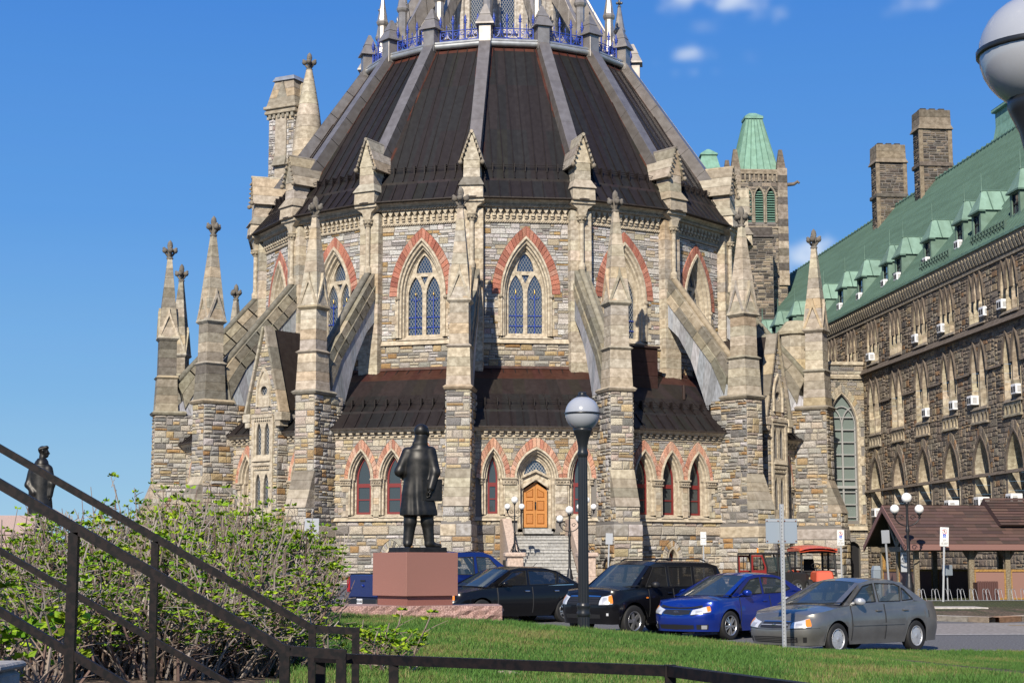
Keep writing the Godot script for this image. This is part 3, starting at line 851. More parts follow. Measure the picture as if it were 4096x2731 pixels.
func roofs():
	var dark := Color(0.0215, 0.0195, 0.0192); var rust := Color(0.085, 0.030, 0.020)
	var tn := tan(deg_to_rad(11.25))
	for j in range(-8, 8):
		var vis := j >= -5 and j <= 4
		var r := part("roof", lib, Vector3.ZERO, ang(j + 0.5))
		var prof := [[15.55, 21.42], [14.62, 22.55], [14.5, 22.72], [12.4, 26.0], [10.3, 29.2], [8.62, 31.75], [8.36, 32.2]]
		var hw := []
		for p in prof: hw.append(p[0] * tn)
		seamed(r, prof, hw, 9, [dark, Color(0.034, 0.028, 0.026), dark, dark * 1.05, dark, rust])
		if vis:
			var xs := []
			for i in 9: xs.append(-2.4 + i * 0.6)
			seams(r, [14.55, 22.72, 14.5 * tn - 0.35], [8.42, 32.1], xs, 8.3 * tn - 0.25, Color(0.022, 0.018, 0.017))
			var xs2 := []
			for i in 10: xs2.append(-2.7 + i * 0.6)
			seams(r, [15.6, 21.42, 15.5 * tn], [14.66, 22.55], xs2, 14.6 * tn, Color(0.022, 0.018, 0.017))
			var mb := MB.new(); mb.col = dark
			for yy in [0.0, 0.11]: mb.tube([Vector3(-2.55, 23.42 + yy, 14.28), Vector3(2.55, 23.42 + yy, 14.28)], 0.018, 5)
			for x in xs: mb.bx(x - 0.035, x + 0.035, 23.15, 23.62, 14.0, 14.33)
			put(mb, "snow_guard", M.roof_copper, r)
			# eave flashing and rusted strip under the gutter
			mb = MB.new(); mb.col = Color(0.05, 0.042, 0.038)
			mb.bx(-15.55 * tn, 15.55 * tn, 21.40, 21.46, 15.3, 15.6)
			put(mb, "eave_flashing", M.roof_copper, r)
			# gutter of the top ring
			mb = MB.new(); mb.col = Color(0.40, 0.42, 0.43)
			var g := 8.55 * tn
			mb.tube([Vector3(-g, 32.22, 8.55), Vector3(g, 32.22, 8.55)], 0.20, 10)
			mb.bx(-g, g, 32.36, 32.46, 7.9, 8.72)
			put(mb, "gutter", M.lead_grey, r)
		# ambulatory roof
		var lo := part("lower_roof", lib, Vector3.ZERO, ang(j + 0.5))
		var p2 := [[19.5, 8.72], [18.55, 9.55], [18.45, 9.68], [17.2, 10.6], [15.9, 11.55], [14.55, 12.3]]
		var h2 := []
		for p in p2: h2.append(p[0] * tn)
		seamed(lo, p2, h2, 11, [dark, dark * 1.2, dark, Color(0.030, 0.024, 0.022), Color(0.062, 0.026, 0.019)])
		if vis:
			var xs := []
			for i in 11: xs.append(-3.2 + i * 0.64)
			seams(lo, [18.5, 9.68, 18.4 * tn], [14.6, 12.3], xs, 14.5 * tn, Color(0.022, 0.018, 0.017))
			seams(lo, [19.5, 8.74, 19.4 * tn], [18.6, 9.55], xs, 18.5 * tn, Color(0.022, 0.018, 0.017))
			var mb := MB.new(); mb.col = dark
			for yy in [0.0, 0.1]: mb.tube([Vector3(-3.1, 10.12 + yy, 18.2), Vector3(3.1, 10.12 + yy, 18.2)], 0.016, 5)
			for x in xs: mb.bx(x - 0.03, x + 0.03, 9.9, 10.3, 18.0, 18.26)
			put(mb, "snow_guard", M.roof_copper, lo)
			mb = MB.new(); mb.col = Color(0.05, 0.042, 0.038)
			mb.bx(-19.5 * tn, 19.5 * tn, 8.66, 8.74, 19.2, 19.55)
			put(mb, "eave_flashing", M.roof_copper, lo)
			mb = MB.new(); mb.col = Color(0.12, 0.07, 0.055)
			mb.bx(-2.9, 2.9, 12.22, 12.36, 14.5, 14.78)
			put(mb, "ridge_flashing", M.roof_copper, lo)
	for j in range(-5, 5):   # rust-stained sheets along the ribs
		var e := part("rust_sheets", lib, Vector3.ZERO, ang(j + 0.5))
		for sg in [-1.0, 1.0]:
			var mb := MB.new()
			for i in 12:
				var t0 := i / 12.0; var t1 := (i + 1) / 12.0
				var a0 := Vector2(14.5, 22.72).lerp(Vector2(8.45, 32.05), t0); var a1 := Vector2(14.5, 22.72).lerp(Vector2(8.45, 32.05), t1)
				var w0 := R(0.06, 0.16)
				mb.col = rust * R(0.5, 1.0)
				var x0 := a0.x * tn - 0.33; var x1 := a1.x * tn - 0.33
				mb.quad(Vector3(sg * x0, a0.y + 0.03, a0.x), Vector3(sg * (x0 - w0), a0.y + 0.03, a0.x), Vector3(sg * (x1 - w0), a1.y + 0.03, a1.x), Vector3(sg * x1, a1.y + 0.03, a1.x))
			put(mb, "rust_sheet", M.roof_copper, e)
	for k in range(-8, 8):
		var h := part("hip_rib", lib, Vector3.ZERO, ang(k))
		var mb := MB.new()
		var a := Vector2(14.75, 23.35); var b := Vector2(8.72, 32.1)
		var nn := Vector2(0.82, 0.57) * 0.34
		for i in 6:
			mb.xf.basis = ZY; mb.col = Color(0.27, 0.25, 0.235) * R(0.95, 1.05)
			var p := a.lerp(b, i / 6.0); var q := a.lerp(b, (i + 0.997) / 6.0)
			mb.prism(PackedVector2Array([p - nn, p + nn, q + nn, q - nn]), -0.34, 0.34, 0.012, true)
		put(mb, "rib_sheet", M.lead_grey, h)
		crown_post(k)
	for j in range(-8, 8): cresting(j)
	lantern()
func crown_post(k: int):
	var p := part("crown_post", lib, Vector3.ZERO, ang(k))
	var mb := MB.new(); mb.col = Color(0.33, 0.31, 0.29)
	mb.bx(-0.36, 0.36, 31.9, 33.3, 8.1, 8.98, 0.02)
	mb.frust(-0.56, 0.56, 7.9, 9.14, -0.52, 0.52, 7.95, 9.1, 33.3, 33.42)
	mb.frust(-0.52, 0.52, 7.95, 9.1, -0.30, 0.30, 8.2, 8.86, 33.42, 33.95)
	mb.frust(-0.33, 0.33, 8.17, 8.89, -0.06, 0.06, 8.45, 8.6, 33.95, 34.65)
	put(mb, "cap", M.lead_grey, p)
	mb = MB.new(); mb.col = Color(0.38, 0.36, 0.335)
	var o := Vector3(0, 0, 7.7)
	mb.lathe([[0.42, 33.2], [0.34, 33.5], [0.27, 33.9], [0.27, 35.3], [0.36, 35.42], [0.40, 35.55], [0.33, 35.7], [0.10, 37.1], [0.14, 37.15], [0.05, 37.2]], 8, o, false)
	put(mb, "spirelet", M.lead_grey, p)
	mb = MB.new(); mb.col = Color(0.2, 0.2, 0.2)
	for i in 4: mb.ball(o + Vector3(0.13 * sin(i * PI / 2), 37.4, 0.13 * cos(i * PI / 2)), 0.1, 6)
	mb.lathe([[0.05, 37.1], [0.08, 37.3], [0.05, 37.5], [0.09, 37.7], [0.0, 37.95]], 6, o)
	put(mb, "spirelet_finial", M.lead_grey, p)
	mb = MB.new(); mb.xf.basis = ZY; mb.col = Color(0.42, 0.39, 0.36)
	var up := [Vector2(7.7, 34.1), Vector2(6.9, 35.4), Vector2(6.1, 36.9), Vector2(5.2, 38.6)]
	var dn := [Vector2(7.5, 33.0), Vector2(6.75, 34.3), Vector2(5.9, 35.5), Vector2(5.2, 36.4)]
	for i in 3: mb.prism(PackedVector2Array([dn[i + 1], dn[i], up[i], up[i + 1]]), -0.17, 0.17, 0.02, true)
	put(mb, "flying_strut", M.lead_grey, p)
func cresting(j: int):
	if j < -5 or j > 4: return
	var p := part("cresting", lib, Vector3.ZERO, ang(j + 0.5))
	var z := 8.32
	var mb := MB.new()
	for y in [32.62, 33.22]: mb.tube([Vector3(-1.2, y, z), Vector3(1.2, y, z)], 0.032, 5)
	put(mb, "rail", M.blue_iron, p)
	for i in 4:
		var x := -1.17 + i * 0.78
		mb = MB.new()
		mb.lathe([[0.09, 32.4], [0.07, 32.5], [0.05, 32.6], [0.05, 33.5], [0.035, 33.6], [0.11, 33.66], [0.045, 33.72], [0.12, 33.82], [0.045, 33.9], [0.065, 33.96], [0.0, 34.2]], 6, Vector3(x, 0, z))
		put(mb, "spear", M.blue_iron, p)
		if i == 3: break
		mb = MB.new()
		mb.lathe([[0.02, 32.7], [0.02, 33.4], [0.06, 33.46], [0.02, 33.52], [0.0, 33.64]], 6, Vector3(x + 0.39, 0, z))
		for sg in [-1.0, 1.0]:
			var arc := []
			for t in 7: arc.append(Vector3(x + 0.39 + sg * (0.37 - 0.34 * sin(t * PI / 12)), 32.66 + 0.5 * (1 - cos(t * PI / 12)), z))
			mb.tube(arc, 0.027, 4)
			arc = []
			for t in 8: arc.append(Vector3(x + 0.39 + sg * (0.2 + 0.1 * cos(t * TAU / 7.0)), 33.0 + 0.1 * sin(t * TAU / 7.0), z))
			mb.tube(arc, 0.025, 4)
		put(mb, "scroll", M.blue_iron, p)
func lantern():
	var l := part("lantern", lib)
	var mb := MB.new(); mb.col = Color(0.30, 0.30, 0.29)
	mb.lathe([[8.4, 32.3], [5.0, 32.6]], 16, Vector3.ZERO, false)
	put(mb, "deck", M.lead_grey, l)
	var A := 4.9
	var hw := A * tan(deg_to_rad(11.25))
	for j in range(-8, 8):
		var bs := Basis(Vector3.UP, ang(j + 0.5))
		var hole := arch_poly(0, 0.42, 34.3, 38.6, 39.4, 5)
		mb = MB.new(); mb.xf = Transform3D(bs, bs * Vector3(0, 0, A)); mb.col = Color(0.52, 0.49, 0.45) * R(0.92, 1.06)
		panel(mb, rectp(-hw, hw, 32.4, 40.5), [hole], 0.0, 0.2)
		for sg in [-1, 1]: mb.bx(sg * 0.5 - 0.06, sg * 0.5 + 0.06, 34.1, 38.8, 0.0, 0.09)
		mb.bx(-hw - 0.03, -hw + 0.2, 32.4, 40.5, 0.0, 0.22); mb.bx(-0.6, 0.6, 34.0, 34.25, 0, 0.16)
		put(mb, "lantern_wall", M.clean_stone, l)
		if j >= -4 and j <= 3:
			mb = MB.new(); mb.xf = Transform3D(bs, bs * Vector3(0, 0, A)); mb.flat(hole, -0.15)
			put(mb, "pane", M.glass_lead, l)
			mb = MB.new(); mb.xf = Transform3D(bs, bs * Vector3(0, 0, A)); lattice(mb, hole, 0.16, -0.13, 0.01)
			put(mb, "leading", M.leading, l)
	mb = MB.new(); mb.col = Color(0.3, 0.28, 0.27)
	mb.lathe([[5.3, 40.4], [5.2, 40.8], [0.3, 49.0], [0.0, 49.5]], 16, Vector3.ZERO, false)
	put(mb, "spire", M.lead_grey, l)
# ---------------------------------------------------------------- lower storey
func low_window(bay: Node, A: float, cx: float, hr: float, hm: float, hg: float, ya: float, xa: float, xb: float):
	var w := part("window", bay.get_parent(), Vector3.ZERO, bay.rotation.y)
	var off := Transform3D(Basis.IDENTITY, Vector3(0, 0, A))
	var sp := 6.12
	voussoirs(w, cx, [hr, sp, ya], [hm, sp, ya - 0.5], 18, A, A + 0.075, P_PINK, M.red_stone, xa, xb)
	var mb := MB.new(); mb.xf = off; mb.col = cream
	var st := []
	for q in [[hm + 0.01, 0.0], [hm, 0.13], [hm - 0.08, 0.15], [hm - 0.11, 0.02], [lerpf(hm, hg, 0.45), 0.0], [lerpf(hm, hg, 0.5), -0.16], [lerpf(hm, hg, 0.75), -0.18], [lerpf(hm, hg, 0.8), -0.36], [hg + 0.07, -0.38], [hg + 0.06, -0.56]]:
		st.append([q[0], sp, ya - 0.5 - (hm - q[0]) * 1.35, q[1]])
	arch_band(mb, cx, sp - 0.02, st, 7)
	var stj := []
	for q in [[hm - 0.02, 0.06], [hm - 0.10, 0.05], [hm - 0.12, -0.1], [lerpf(hm, hg, 0.6), -0.12], [lerpf(hm, hg, 0.65), -0.36], [hg + 0.06, -0.38], [hg + 0.055, -0.56]]:
		stj.append(q)
	for i in stj.size() - 1:
		for sg in [-1.0, 1.0]:
			mb.quad(Vector3(cx + sg * stj[i][0], 4.3, stj[i][1]), Vector3(cx + sg * stj[i][0], sp, stj[i][1]), Vector3(cx + sg * stj[i + 1][0], sp, stj[i + 1][1]), Vector3(cx + sg * stj[i + 1][0], 4.3, stj[i + 1][1]))
	put(mb, "surround", M.clean_stone, w)
	var apex := ya - 0.5 - (hm - hg) * 1.35
	var out := arch_poly(cx, hg + 0.06, 4.32, sp, apex + 0.06, 6)
	var holes := [rectp(cx - hg + 0.05, cx + hg - 0.05, 4.45, 5.06), rectp(cx - hg + 0.05, cx + hg - 0.05, 5.12, 5.72), arch_poly(cx, hg - 0.03, 5.92, sp, apex - 0.08, 6)]
	mb = MB.new(); mb.xf = off
	panel(mb, out, holes, -0.44, 0.06)
	put(mb, "sash_frame", M.red_paint, w)
	for h in holes:
		mb = MB.new(); mb.xf = off; mb.flat(h, -0.485)
		put(mb, "pane", M.glass_sash, w)
	mb = MB.new(); mb.xf = off; mb.col = cream
	mb.frust(cx - hm, cx + hm, -0.6, 0.12, cx - hm, cx + hm, -0.6, -0.4, 4.14, 4.34)
	put(mb, "sill", M.clean_stone, w)
func capital_band(mb: MB, x0: float, x1: float):
	mb.col = cream * 0.95
	mb.bx(x0, x1, 6.06, 6.16, -0.1, 0.17, 0.02)
	mb.col = cream * 0.8
	mb.bx(x0 + 0.03, x1 - 0.03, 5.86, 6.06, -0.1, 0.10, 0.02)
	var k := maxi(2, int((x1 - x0) / 0.16))
	for i in k: mb.ball(Vector3(lerpf(x0 + 0.06, x1 - 0.06, (i + 0.5) / k), 5.97, 0.12), 0.055, 6)
	mb.bx(x0 + 0.02, x1 - 0.02, 5.80, 5.86, -0.1, 0.13, 0.01)
func low_bay(j: int):
	var A := 19.0
	var tn := tan(deg_to_rad(11.25))
	var w := part("ambulatory_wall", lib, Vector3.ZERO, ang(j + 0.5))
	var hw := A * tn
	var mb := MB.new(); mb.xf.origin.z = A
	if j < -4 or j > 3:
		panel(mb, rectp(-hw, hw, -0.5, 8.7), [], 0.0)
		put(mb, "backing", M.mortar, w)
		return
	var near := absf(j + 0.5) < 2
	var door := j == 0
	var gab := j == -2 or j == 2
	var wins := []   # cx, red half width, moulding, glass, apex
	if door: wins = [[-2.2, 0.88, 0.62, 0.20, 8.2], [2.2, 0.88, 0.62, 0.20, 8.2]]
	elif gab: wins = [[-2.05, 0.86, 0.60, 0.24, 8.2], [2.05, 0.86, 0.60, 0.24, 8.2]]
	else: wins = [[-1.68, 0.93, 0.70, 0.35, 8.2], [0.0, 0.93, 0.70, 0.35, 8.2], [1.68, 0.93, 0.70, 0.35, 8.2]]
	var rh := []; var ph := []
	for q in wins:
		rh.append(arch_poly(q[0], q[1] + 0.01, 4.12, 6.1, q[4] + 0.02, 8)); ph.append(arch_poly(q[0], q[2], 4.12, 6.1, q[4] - 0.5, 8))
	if door:
		rh.append(arch_poly(0, 1.34, 3.4, 6.1, 8.27, 8)); ph.append(arch_poly(0, 0.95, 3.4, 6.1, 7.6, 8))
	if gab:
		rh.append(rectp(-1.12, 1.12, 0.2, 9)); ph.append(rectp(-1.0, 1.0, 0.2, 8.75))
	var cel := []
	if not door and not gab: cel = [arch_poly(0, 0.62, 1.2, 2.2, 3.05, 6)]
	panel(mb, rectp(-hw, hw, -0.5, 8.72), ph + ([arch_poly(0, 0.24, 1.2, 2.15, 2.62, 5)] if cel else []), 0.0)
	put(mb, "backing", M.mortar, w)
	# ashlar zone round the windows, up to the springing
	mb = MB.new(); mb.xf.origin.z = A
	var ext := 2.62
	var ah := []
	for q in wins: ah.append(arch_poly(q[0], q[2] - 0.01, 4.0, 7.0, 8.0, 3))
	if door: ah.append(rectp(-0.97, 0.97, 3.0, 7.0))
	if gab: ah.append(rectp(-1.1, 1.1, 3, 7))
	var course := 0
	var y := 4.2
	var edge := [ext + 0.12, ext - 0.12]
	while y < 5.8:
		var e: float = edge[course % 2]
		mb.col = pick(P_ASH)
		var xs := [-e]
		for q in wins: xs.append(q[0] + R(-0.1, 0.1))
		xs.append(0.0 if door or gab else e); xs.append(e)
		xs.sort()
		for i in xs.size() - 1:
			if xs[i + 1] - xs[i] < 0.05: continue
			for q in clip_all(rectp(xs[i] + 0.004, xs[i + 1] - 0.004, y + 0.004, y + 0.316), ah):
				mb = MB.new(); mb.xf.origin.z = A; mb.col = pick(P_ASH)
				mb.prism(q, 0.0, 0.055, 0.008)
				put(mb, "dressed_stone", M.clean_stone, w)
		y += 0.32; course += 1
	var zone := rectp(-ext - 0.02, ext + 0.02, 4.1, 5.84)
	mb = MB.new(); mb.xf.origin.z = A
	var upl := 3.3
	rubble(mb, -upl, upl, 5.84, 8.2, rh, P_LOW, Vector2(0.16, 0.36), Vector2(0.28, 0.78), 0.0, w if near else null, 0.12, M.rubble, 0.045)
	rubble(mb, -upl, upl, 4.18, 5.84, rh + [zone], P_LOW, Vector2(0.18, 0.36), Vector2(0.3, 0.7), 0.0, null, 9, null, 0.045)
	rubble(mb, -upl, upl, 3.74, 3.98, rh, P_LOW, Vector2(0.22, 0.25), Vector2(0.25, 0.9), 0.0, null, 9, null, 0.045)
	rubble(mb, -upl, upl, 3.28, 3.74, rh, P_BAND, Vector2(0.45, 0.47), Vector2(0.7, 1.6), 0.02, w if near else null, 0.2, M.rubble, 0.09)
	rubble(mb, -upl, upl, 0.3, 3.26, rh + cel, P_MIX, Vector2(0.18, 0.40), Vector2(0.3, 0.8), 0.0, w if near else null, 0.15, M.rubble, 0.055)
	put(mb, "stonework", M.rubble, w, "stuff")
	var c := part("cornice", lib, Vector3.ZERO, ang(j + 0.5))
	mb = MB.new(); mb.xf.origin.z = A; mb.col = cream
	if door:
		mb.frust(-3.2, -1.0, -0.1, 0.16, -3.2, -1.0, -0.1, 0.03, 3.98, 4.16)
		put(mb, "string_course", M.ashlar, c)
		mb = MB.new(); mb.xf.origin.z = A; mb.col = cream
		mb.frust(1.0, 3.2, -0.1, 0.16, 1.0, 3.2, -0.1, 0.03, 3.98, 4.16)
	else: mb.frust(-3.2, 3.2, -0.1, 0.16, -3.2, 3.2, -0.1, 0.03, 3.98, 4.16)
	put(mb, "string_course", M.ashlar, c)
	mb = MB.new(); mb.xf.origin.z = A; mb.col = cream
	mb.bx(-3.3, 3.3, 8.22, 8.5, -0.05, 0.06)
	mb.frust(-3.4, 3.4, -0.1, 0.30, -3.4, 3.4, -0.1, 0.42, 8.5, 8.66)
	put(mb, "cornice_slab", M.clean_stone, c)
	mb = MB.new(); mb.xf.origin.z = A; mb.col = cream * 0.9
	rope(mb, -3.2, 3.2, 8.2, 0.06, 0.05)
	put(mb, "rope_moulding", M.clean_stone, c)
	for i in 16:
		var x := -3.0 + i * 0.4
		mb = MB.new(); mb.xf.origin = Vector3(x, 0, A); mb.col = cream * R(0.93, 1.05)
		mb.bx(-0.1, 0.1, 8.40, 8.5, 0.06, 0.29, 0.01); mb.bx(-0.1, 0.1, 8.29, 8.395, 0.06, 0.19, 0.01)
		put(mb, "corbel", M.clean_stone, c)
	mb = MB.new(); mb.xf.origin.z = A
	if door:
		capital_band(mb, -2.95, -2.72); capital_band(mb, -1.75, -0.98); capital_band(mb, 0.98, 1.75); capital_band(mb, 2.72, 2.95)
	elif gab:
		capital_band(mb, -2.85, -2.5); capital_band(mb, -1.6, -1.15); capital_band(mb, 1.15, 1.6); capital_band(mb, 2.5, 2.85)
	else:
		capital_band(mb, -2.85, -2.2); capital_band(mb, -1.17, -0.52); capital_band(mb, 0.52, 1.17); capital_band(mb, 2.2, 2.85)
	put(mb, "capital", M.ashlar, c)
	for i in wins.size():
		var q: Array = wins[i]
		var xa := -99.0; var xb := 99.0
		if wins.size() == 3:
			if i > 0: xa = (wins[i - 1][0] + q[0]) / 2 + 0.004
			if i < 2: xb = (wins[i + 1][0] + q[0]) / 2 - 0.004
		elif gab: xa = -99.0 if q[0] < 0 else 1.13; xb = 99.0 if q[0] > 0 else -1.13
		else: xa = -99.0 if q[0] < 0 else 1.345; xb = 99.0 if q[0] > 0 else -1.345
		low_window(w, A, q[0], q[1], q[2], q[3], q[4], xa, xb)
	if cel:
		var cw := part("cellar_window", lib, Vector3.ZERO, ang(j + 0.5))
		voussoirs(cw, 0, [0.62, 2.1, 3.02], [0.36, 2.1, 2.72], 14, A, A + 0.07, P_MIX, M.rubble)
		mb = MB.new(); mb.xf.origin.z = A; mb.col = cream
		arch_band(mb, 0, 1.2, [[0.36, 2.1, 2.72, 0.08], [0.26, 2.1, 2.58, 0.06], [0.24, 2.1, 2.56, -0.4]], 6)
		put(mb, "surround", M.clean_stone, cw)
		mb = MB.new(); mb.xf.origin.z = A; panel(mb, arch_poly(0, 0.25, 1.2, 2.1, 2.6, 6), [arch_poly(0, 0.17, 1.2, 2.1, 2.42, 5)], -0.35, 0.05)
		put(mb, "sash_frame", M.red_paint, cw)
		mb = MB.new(); mb.xf.origin.z = A; mb.flat(arch_poly(0, 0.25, 1.2, 2.1, 2.6, 6), -0.39)
		put(mb, "pane", M.glass_lead, cw)
	if door: doorway(A)
	if gab: gabled_bay(j, A)
func doorway(A: float):
	var d := part("doorway", lib, Vector3.ZERO, ang(0.5))
	var off := Transform3D(Basis.IDENTITY, Vector3(0, 0, A))
	voussoirs(d, 0, [1.33, 6.12, 8.25], [1.12, 6.12, 7.72], 22, A, A + 0.08, P_PINK, M.red_stone)
	var mb := MB.new(); mb.xf = off; mb.col = cream
	var st := []
	for q in [[1.13, 0.0], [1.12, 0.16], [1.03, 0.18], [1.0, 0.03], [0.93, 0.01], [0.90, -0.15], [0.82, -0.17], [0.79, -0.33], [0.70, -0.35], [0.66, -0.55]]:
		st.append([q[0], 6.12, 7.72 - (1.13 - q[0]) * 1.2, q[1]])
	arch_band(mb, 0, 6.1, st, 8)
	put(mb, "arch_moulding", M.clean_stone, d)
	mb = MB.new(); mb.xf = off; mb.col = cream
	for sg in [-1.0, 1.0]:
		var q := [[0.97, 0.05], [0.93, 0.05], [0.91, -0.1], [0.80, -0.12], [0.78, -0.3], [0.66, -0.32], [0.64, -0.6]]
		for i in 6: mb.quad(Vector3(sg * q[i][0], 3.55, q[i][1]), Vector3(sg * q[i][0], 6.12, q[i][1]), Vector3(sg * q[i + 1][0], 6.12, q[i + 1][1]), Vector3(sg * q[i + 1][0], 3.55, q[i + 1][1]))
		mb.lathe([[0.09, 3.6], [0.09, 3.8], [0.06, 3.85], [0.06, 5.72], [0.1, 5.8]], 8, Vector3(sg * 0.86, 0, -0.02))
	put(mb, "jamb", M.clean_stone, d)
	# tympanum with its label over the door
	mb = MB.new(); mb.xf = off; mb.col = cream
	var ty := arch_poly(0, 0.72, 5.5, 6.12, 7.25, 8)
	var lt := PackedVector2Array([Vector2(-0.58, 6.22), Vector2(0, 6.55), Vector2(0.58, 6.22)])
	var cu := arch_curve(0.6, 6.2, 7.08, 6)
	for i in range(1, cu.size() - 1): lt.append(cu[i])
	panel(mb, ty, [lt, arch_poly(0, 0.61, 3.0, 5.5, 5.95, 6)], -0.42, 0.15)
	for sg in [-1.0, 1.0]:
		mb.prism(PackedVector2Array([Vector2(sg * 0.66, 5.62), Vector2(sg * 0.66, 5.78), Vector2(0, 6.22), Vector2(0, 6.06)]), -0.42, -0.2, 0.02)
		mb.prism(PackedVector2Array([Vector2(sg * 0.74, 6.12), Vector2(sg * 0.74, 6.24), Vector2(0, 6.60), Vector2(0, 6.46)]), -0.42, -0.24, 0.02)
	put(mb, "tympanum", M.clean_stone, d)
	mb = MB.new(); mb.xf = off; mb.flat(lt, -0.55)
	put(mb, "fanlight", M.glass_lead, d)
	mb = MB.new(); mb.xf = off; lattice(mb, lt, 0.16, -0.53, 0.012, 1.3)
	put(mb, "leading", M.leading, d)
	for sg in [-1.0, 1.0]:
		mb = MB.new(); mb.xf = off; mb.col = Color(0.66, 0.32, 0.09)
		var leaf := PackedVector2Array([Vector2(sg * 0.008, 3.66), Vector2(sg * 0.61, 3.66), Vector2(sg * 0.61, 5.55), Vector2(sg * 0.008, 5.94)])
		if Geometry2D.is_polygon_clockwise(leaf): leaf.reverse()
		var pn := []
		for yy in [[3.82, 4.34], [4.50, 5.0], [5.16, 5.62]]:
			var x0: float = sg * 0.10; var x1: float = sg * 0.47
			var pp := PackedVector2Array([Vector2(x0, yy[0]), Vector2(x1, yy[0]), Vector2(x1, yy[1] - (0.2 if yy[0] > 5 else 0.0)), Vector2(x0, yy[1])])
			if Geometry2D.is_polygon_clockwise(pp): pp.reverse()
			pn.append(pp)
		panel(mb, leaf, pn, -0.50, 0.05)
		put(mb, "door_leaf", M.door_wood, d)
		for pp in pn:
			mb = MB.new(); mb.xf = off; mb.col = Color(0.58, 0.26, 0.07)
			mb.prism(pp, -0.56, -0.505, 0.05)
			put(mb, "door_panel", M.door_wood, d)
	mb = MB.new(); mb.xf = off
	mb.bx(-0.03, 0.05, 4.55, 4.95, -0.50, -0.46, 0.01); mb.tube([Vector3(0.01, 4.62, -0.46), Vector3(0.01, 4.68, -0.40), Vector3(0.01, 4.82, -0.40), Vector3(0.01, 4.88, -0.46)], 0.016, 6)
	put(mb, "handle", M.black_iron, d)
func gabled_bay(j: int, A0: float):
	var g := part("gabled_bay", lib, Vector3.ZERO, ang(j + 0.5))
	var A := A0 + 0.75
	var off := Transform3D(Basis.IDENTITY, Vector3(0, 0, A))
	var hw := 1.08
	var out := PackedVector2Array([Vector2(-hw, 0.0), Vector2(hw, 0.0), Vector2(hw, 10.2), Vector2(0, 14.3), Vector2(-hw, 10.2)])
	var lights := []
	for sg in [-1, 1]:
		lights.append(arch_poly(sg * 0.31, 0.19, 4.75, 6.0, 6.55, 5)); lights.append(arch_poly(sg * 0.31, 0.19, 7.55, 8.7, 9.25, 5))
	var circ := PackedVector2Array()
	for i in 12: circ.append(Vector2(0.26 * cos(i * TAU / 12), 10.95 + 0.26 * sin(i * TAU / 12)))
	var mb := MB.new(); mb.xf = off; mb.col = Color(1, 1, 1)
	panel(mb, out, lights + [circ], 0.0, 0.3)
	for sg in [-1.0, 1.0]:
		mb.quad(Vector3(sg * hw, 0, 0), Vector3(sg * hw, 10.2, 0), Vector3(sg * hw, 10.2, -5), Vector3(sg * hw, 0, -5))
	put(mb, "backing", M.mortar, g)
	var inner := rectp(-0.72, 0.72, 4.3, 9.55)
	var upper := arch_poly(0, 0.52, 10.1, 10.9, 12.2, 6)
	var rb := MB.new(); rb.xf = off
	var aw := [PackedVector2Array([Vector2(hw + 0.01, 10.2), Vector2(3, 10.2), Vector2(3, 16), Vector2(0, 16), Vector2(0, 14.3)]), PackedVector2Array([Vector2(-hw - 0.01, 10.2), Vector2(0, 14.3), Vector2(0, 16), Vector2(-3, 16), Vector2(-3, 10.2)])]
	rubble(rb, -hw, hw, 0.3, 14.3, [inner, upper] + aw, P_LOW, Vector2(0.16, 0.36), Vector2(0.25, 0.7), 0, null, 9, null, 0.045)
	for sg in [-1.0, 1.0]:
		rb.xf = Transform3D(Basis(Vector3(0, 0, -sg), Vector3.UP, Vector3(sg, 0, 0)), Vector3(sg * hw, 0, A))
		rubble(rb, minf(0, sg * 4.6), maxf(0, sg * 4.6), 0.3, 10.2, [], P_MIX, Vector2(0.2, 0.4), Vector2(0.3, 0.8), 0, null, 9, null, 0.05)
	put(rb, "stonework", M.rubble, g, "stuff")
	mb = MB.new(); mb.xf = off; mb.col = cream
	panel(mb, inner, lights, 0.06, 0.1)
	for x in [-0.72, 0.72]: mb.bx(x - 0.1, x + 0.1, 3.9, 9.6, 0, 0.14, 0.02)
	mb.bx(-0.72, 0.72, 6.95, 7.12, 0.05, 0.16, 0.02); mb.bx(-0.72, 0.72, 6.75, 6.8, 0.05, 0.13)
	mb.bx(-0.8, 0.8, 9.5, 9.68, 0.05, 0.2, 0.02); mb.frust(-0.85, 0.85, 0, 0.2, -0.8, 0.8, 0, 0.08, 4.0, 4.4); mb.frust(-0.7, 0.7, 0.06, 0.2, -0.7, 0.7, 0.06, 0.08, 7.2, 7.45)
	for i in 8: mb.bx(-0.62 + i * 0.16, -0.52 + i * 0.16, 9.36, 9.5, 0.05, 0.15)
	for i in 7: mb.prism(PackedVector2Array([Vector2(-0.56 + i * 0.18, 6.82), Vector2(-0.48 + i * 0.18, 6.82), Vector2(-0.52 + i * 0.18, 6.94)]), 0.05, 0.12)
	panel(mb, upper, [circ], 0.05, 0.1)
	arch_band(mb, 0, 10.1, [[0.54, 10.9, 12.22, 0.02], [0.52, 10.9, 12.2, 0.14], [0.42, 10.9, 12.0, 0.13], [0.40, 10.9, 11.97, 0.05]], 6)
	put(mb, "dressing", M.clean_stone, g)
	for l in lights + [circ]:
		mb = MB.new(); mb.xf = off; mb.flat(l, -0.14); put(mb, "pane", M.glass_lead, g)
	mb = MB.new(); mb.xf = off
	for l in lights + [circ]: lattice(mb, l, 0.14, -0.12, 0.008)
	put(mb, "leading", M.leading, g)
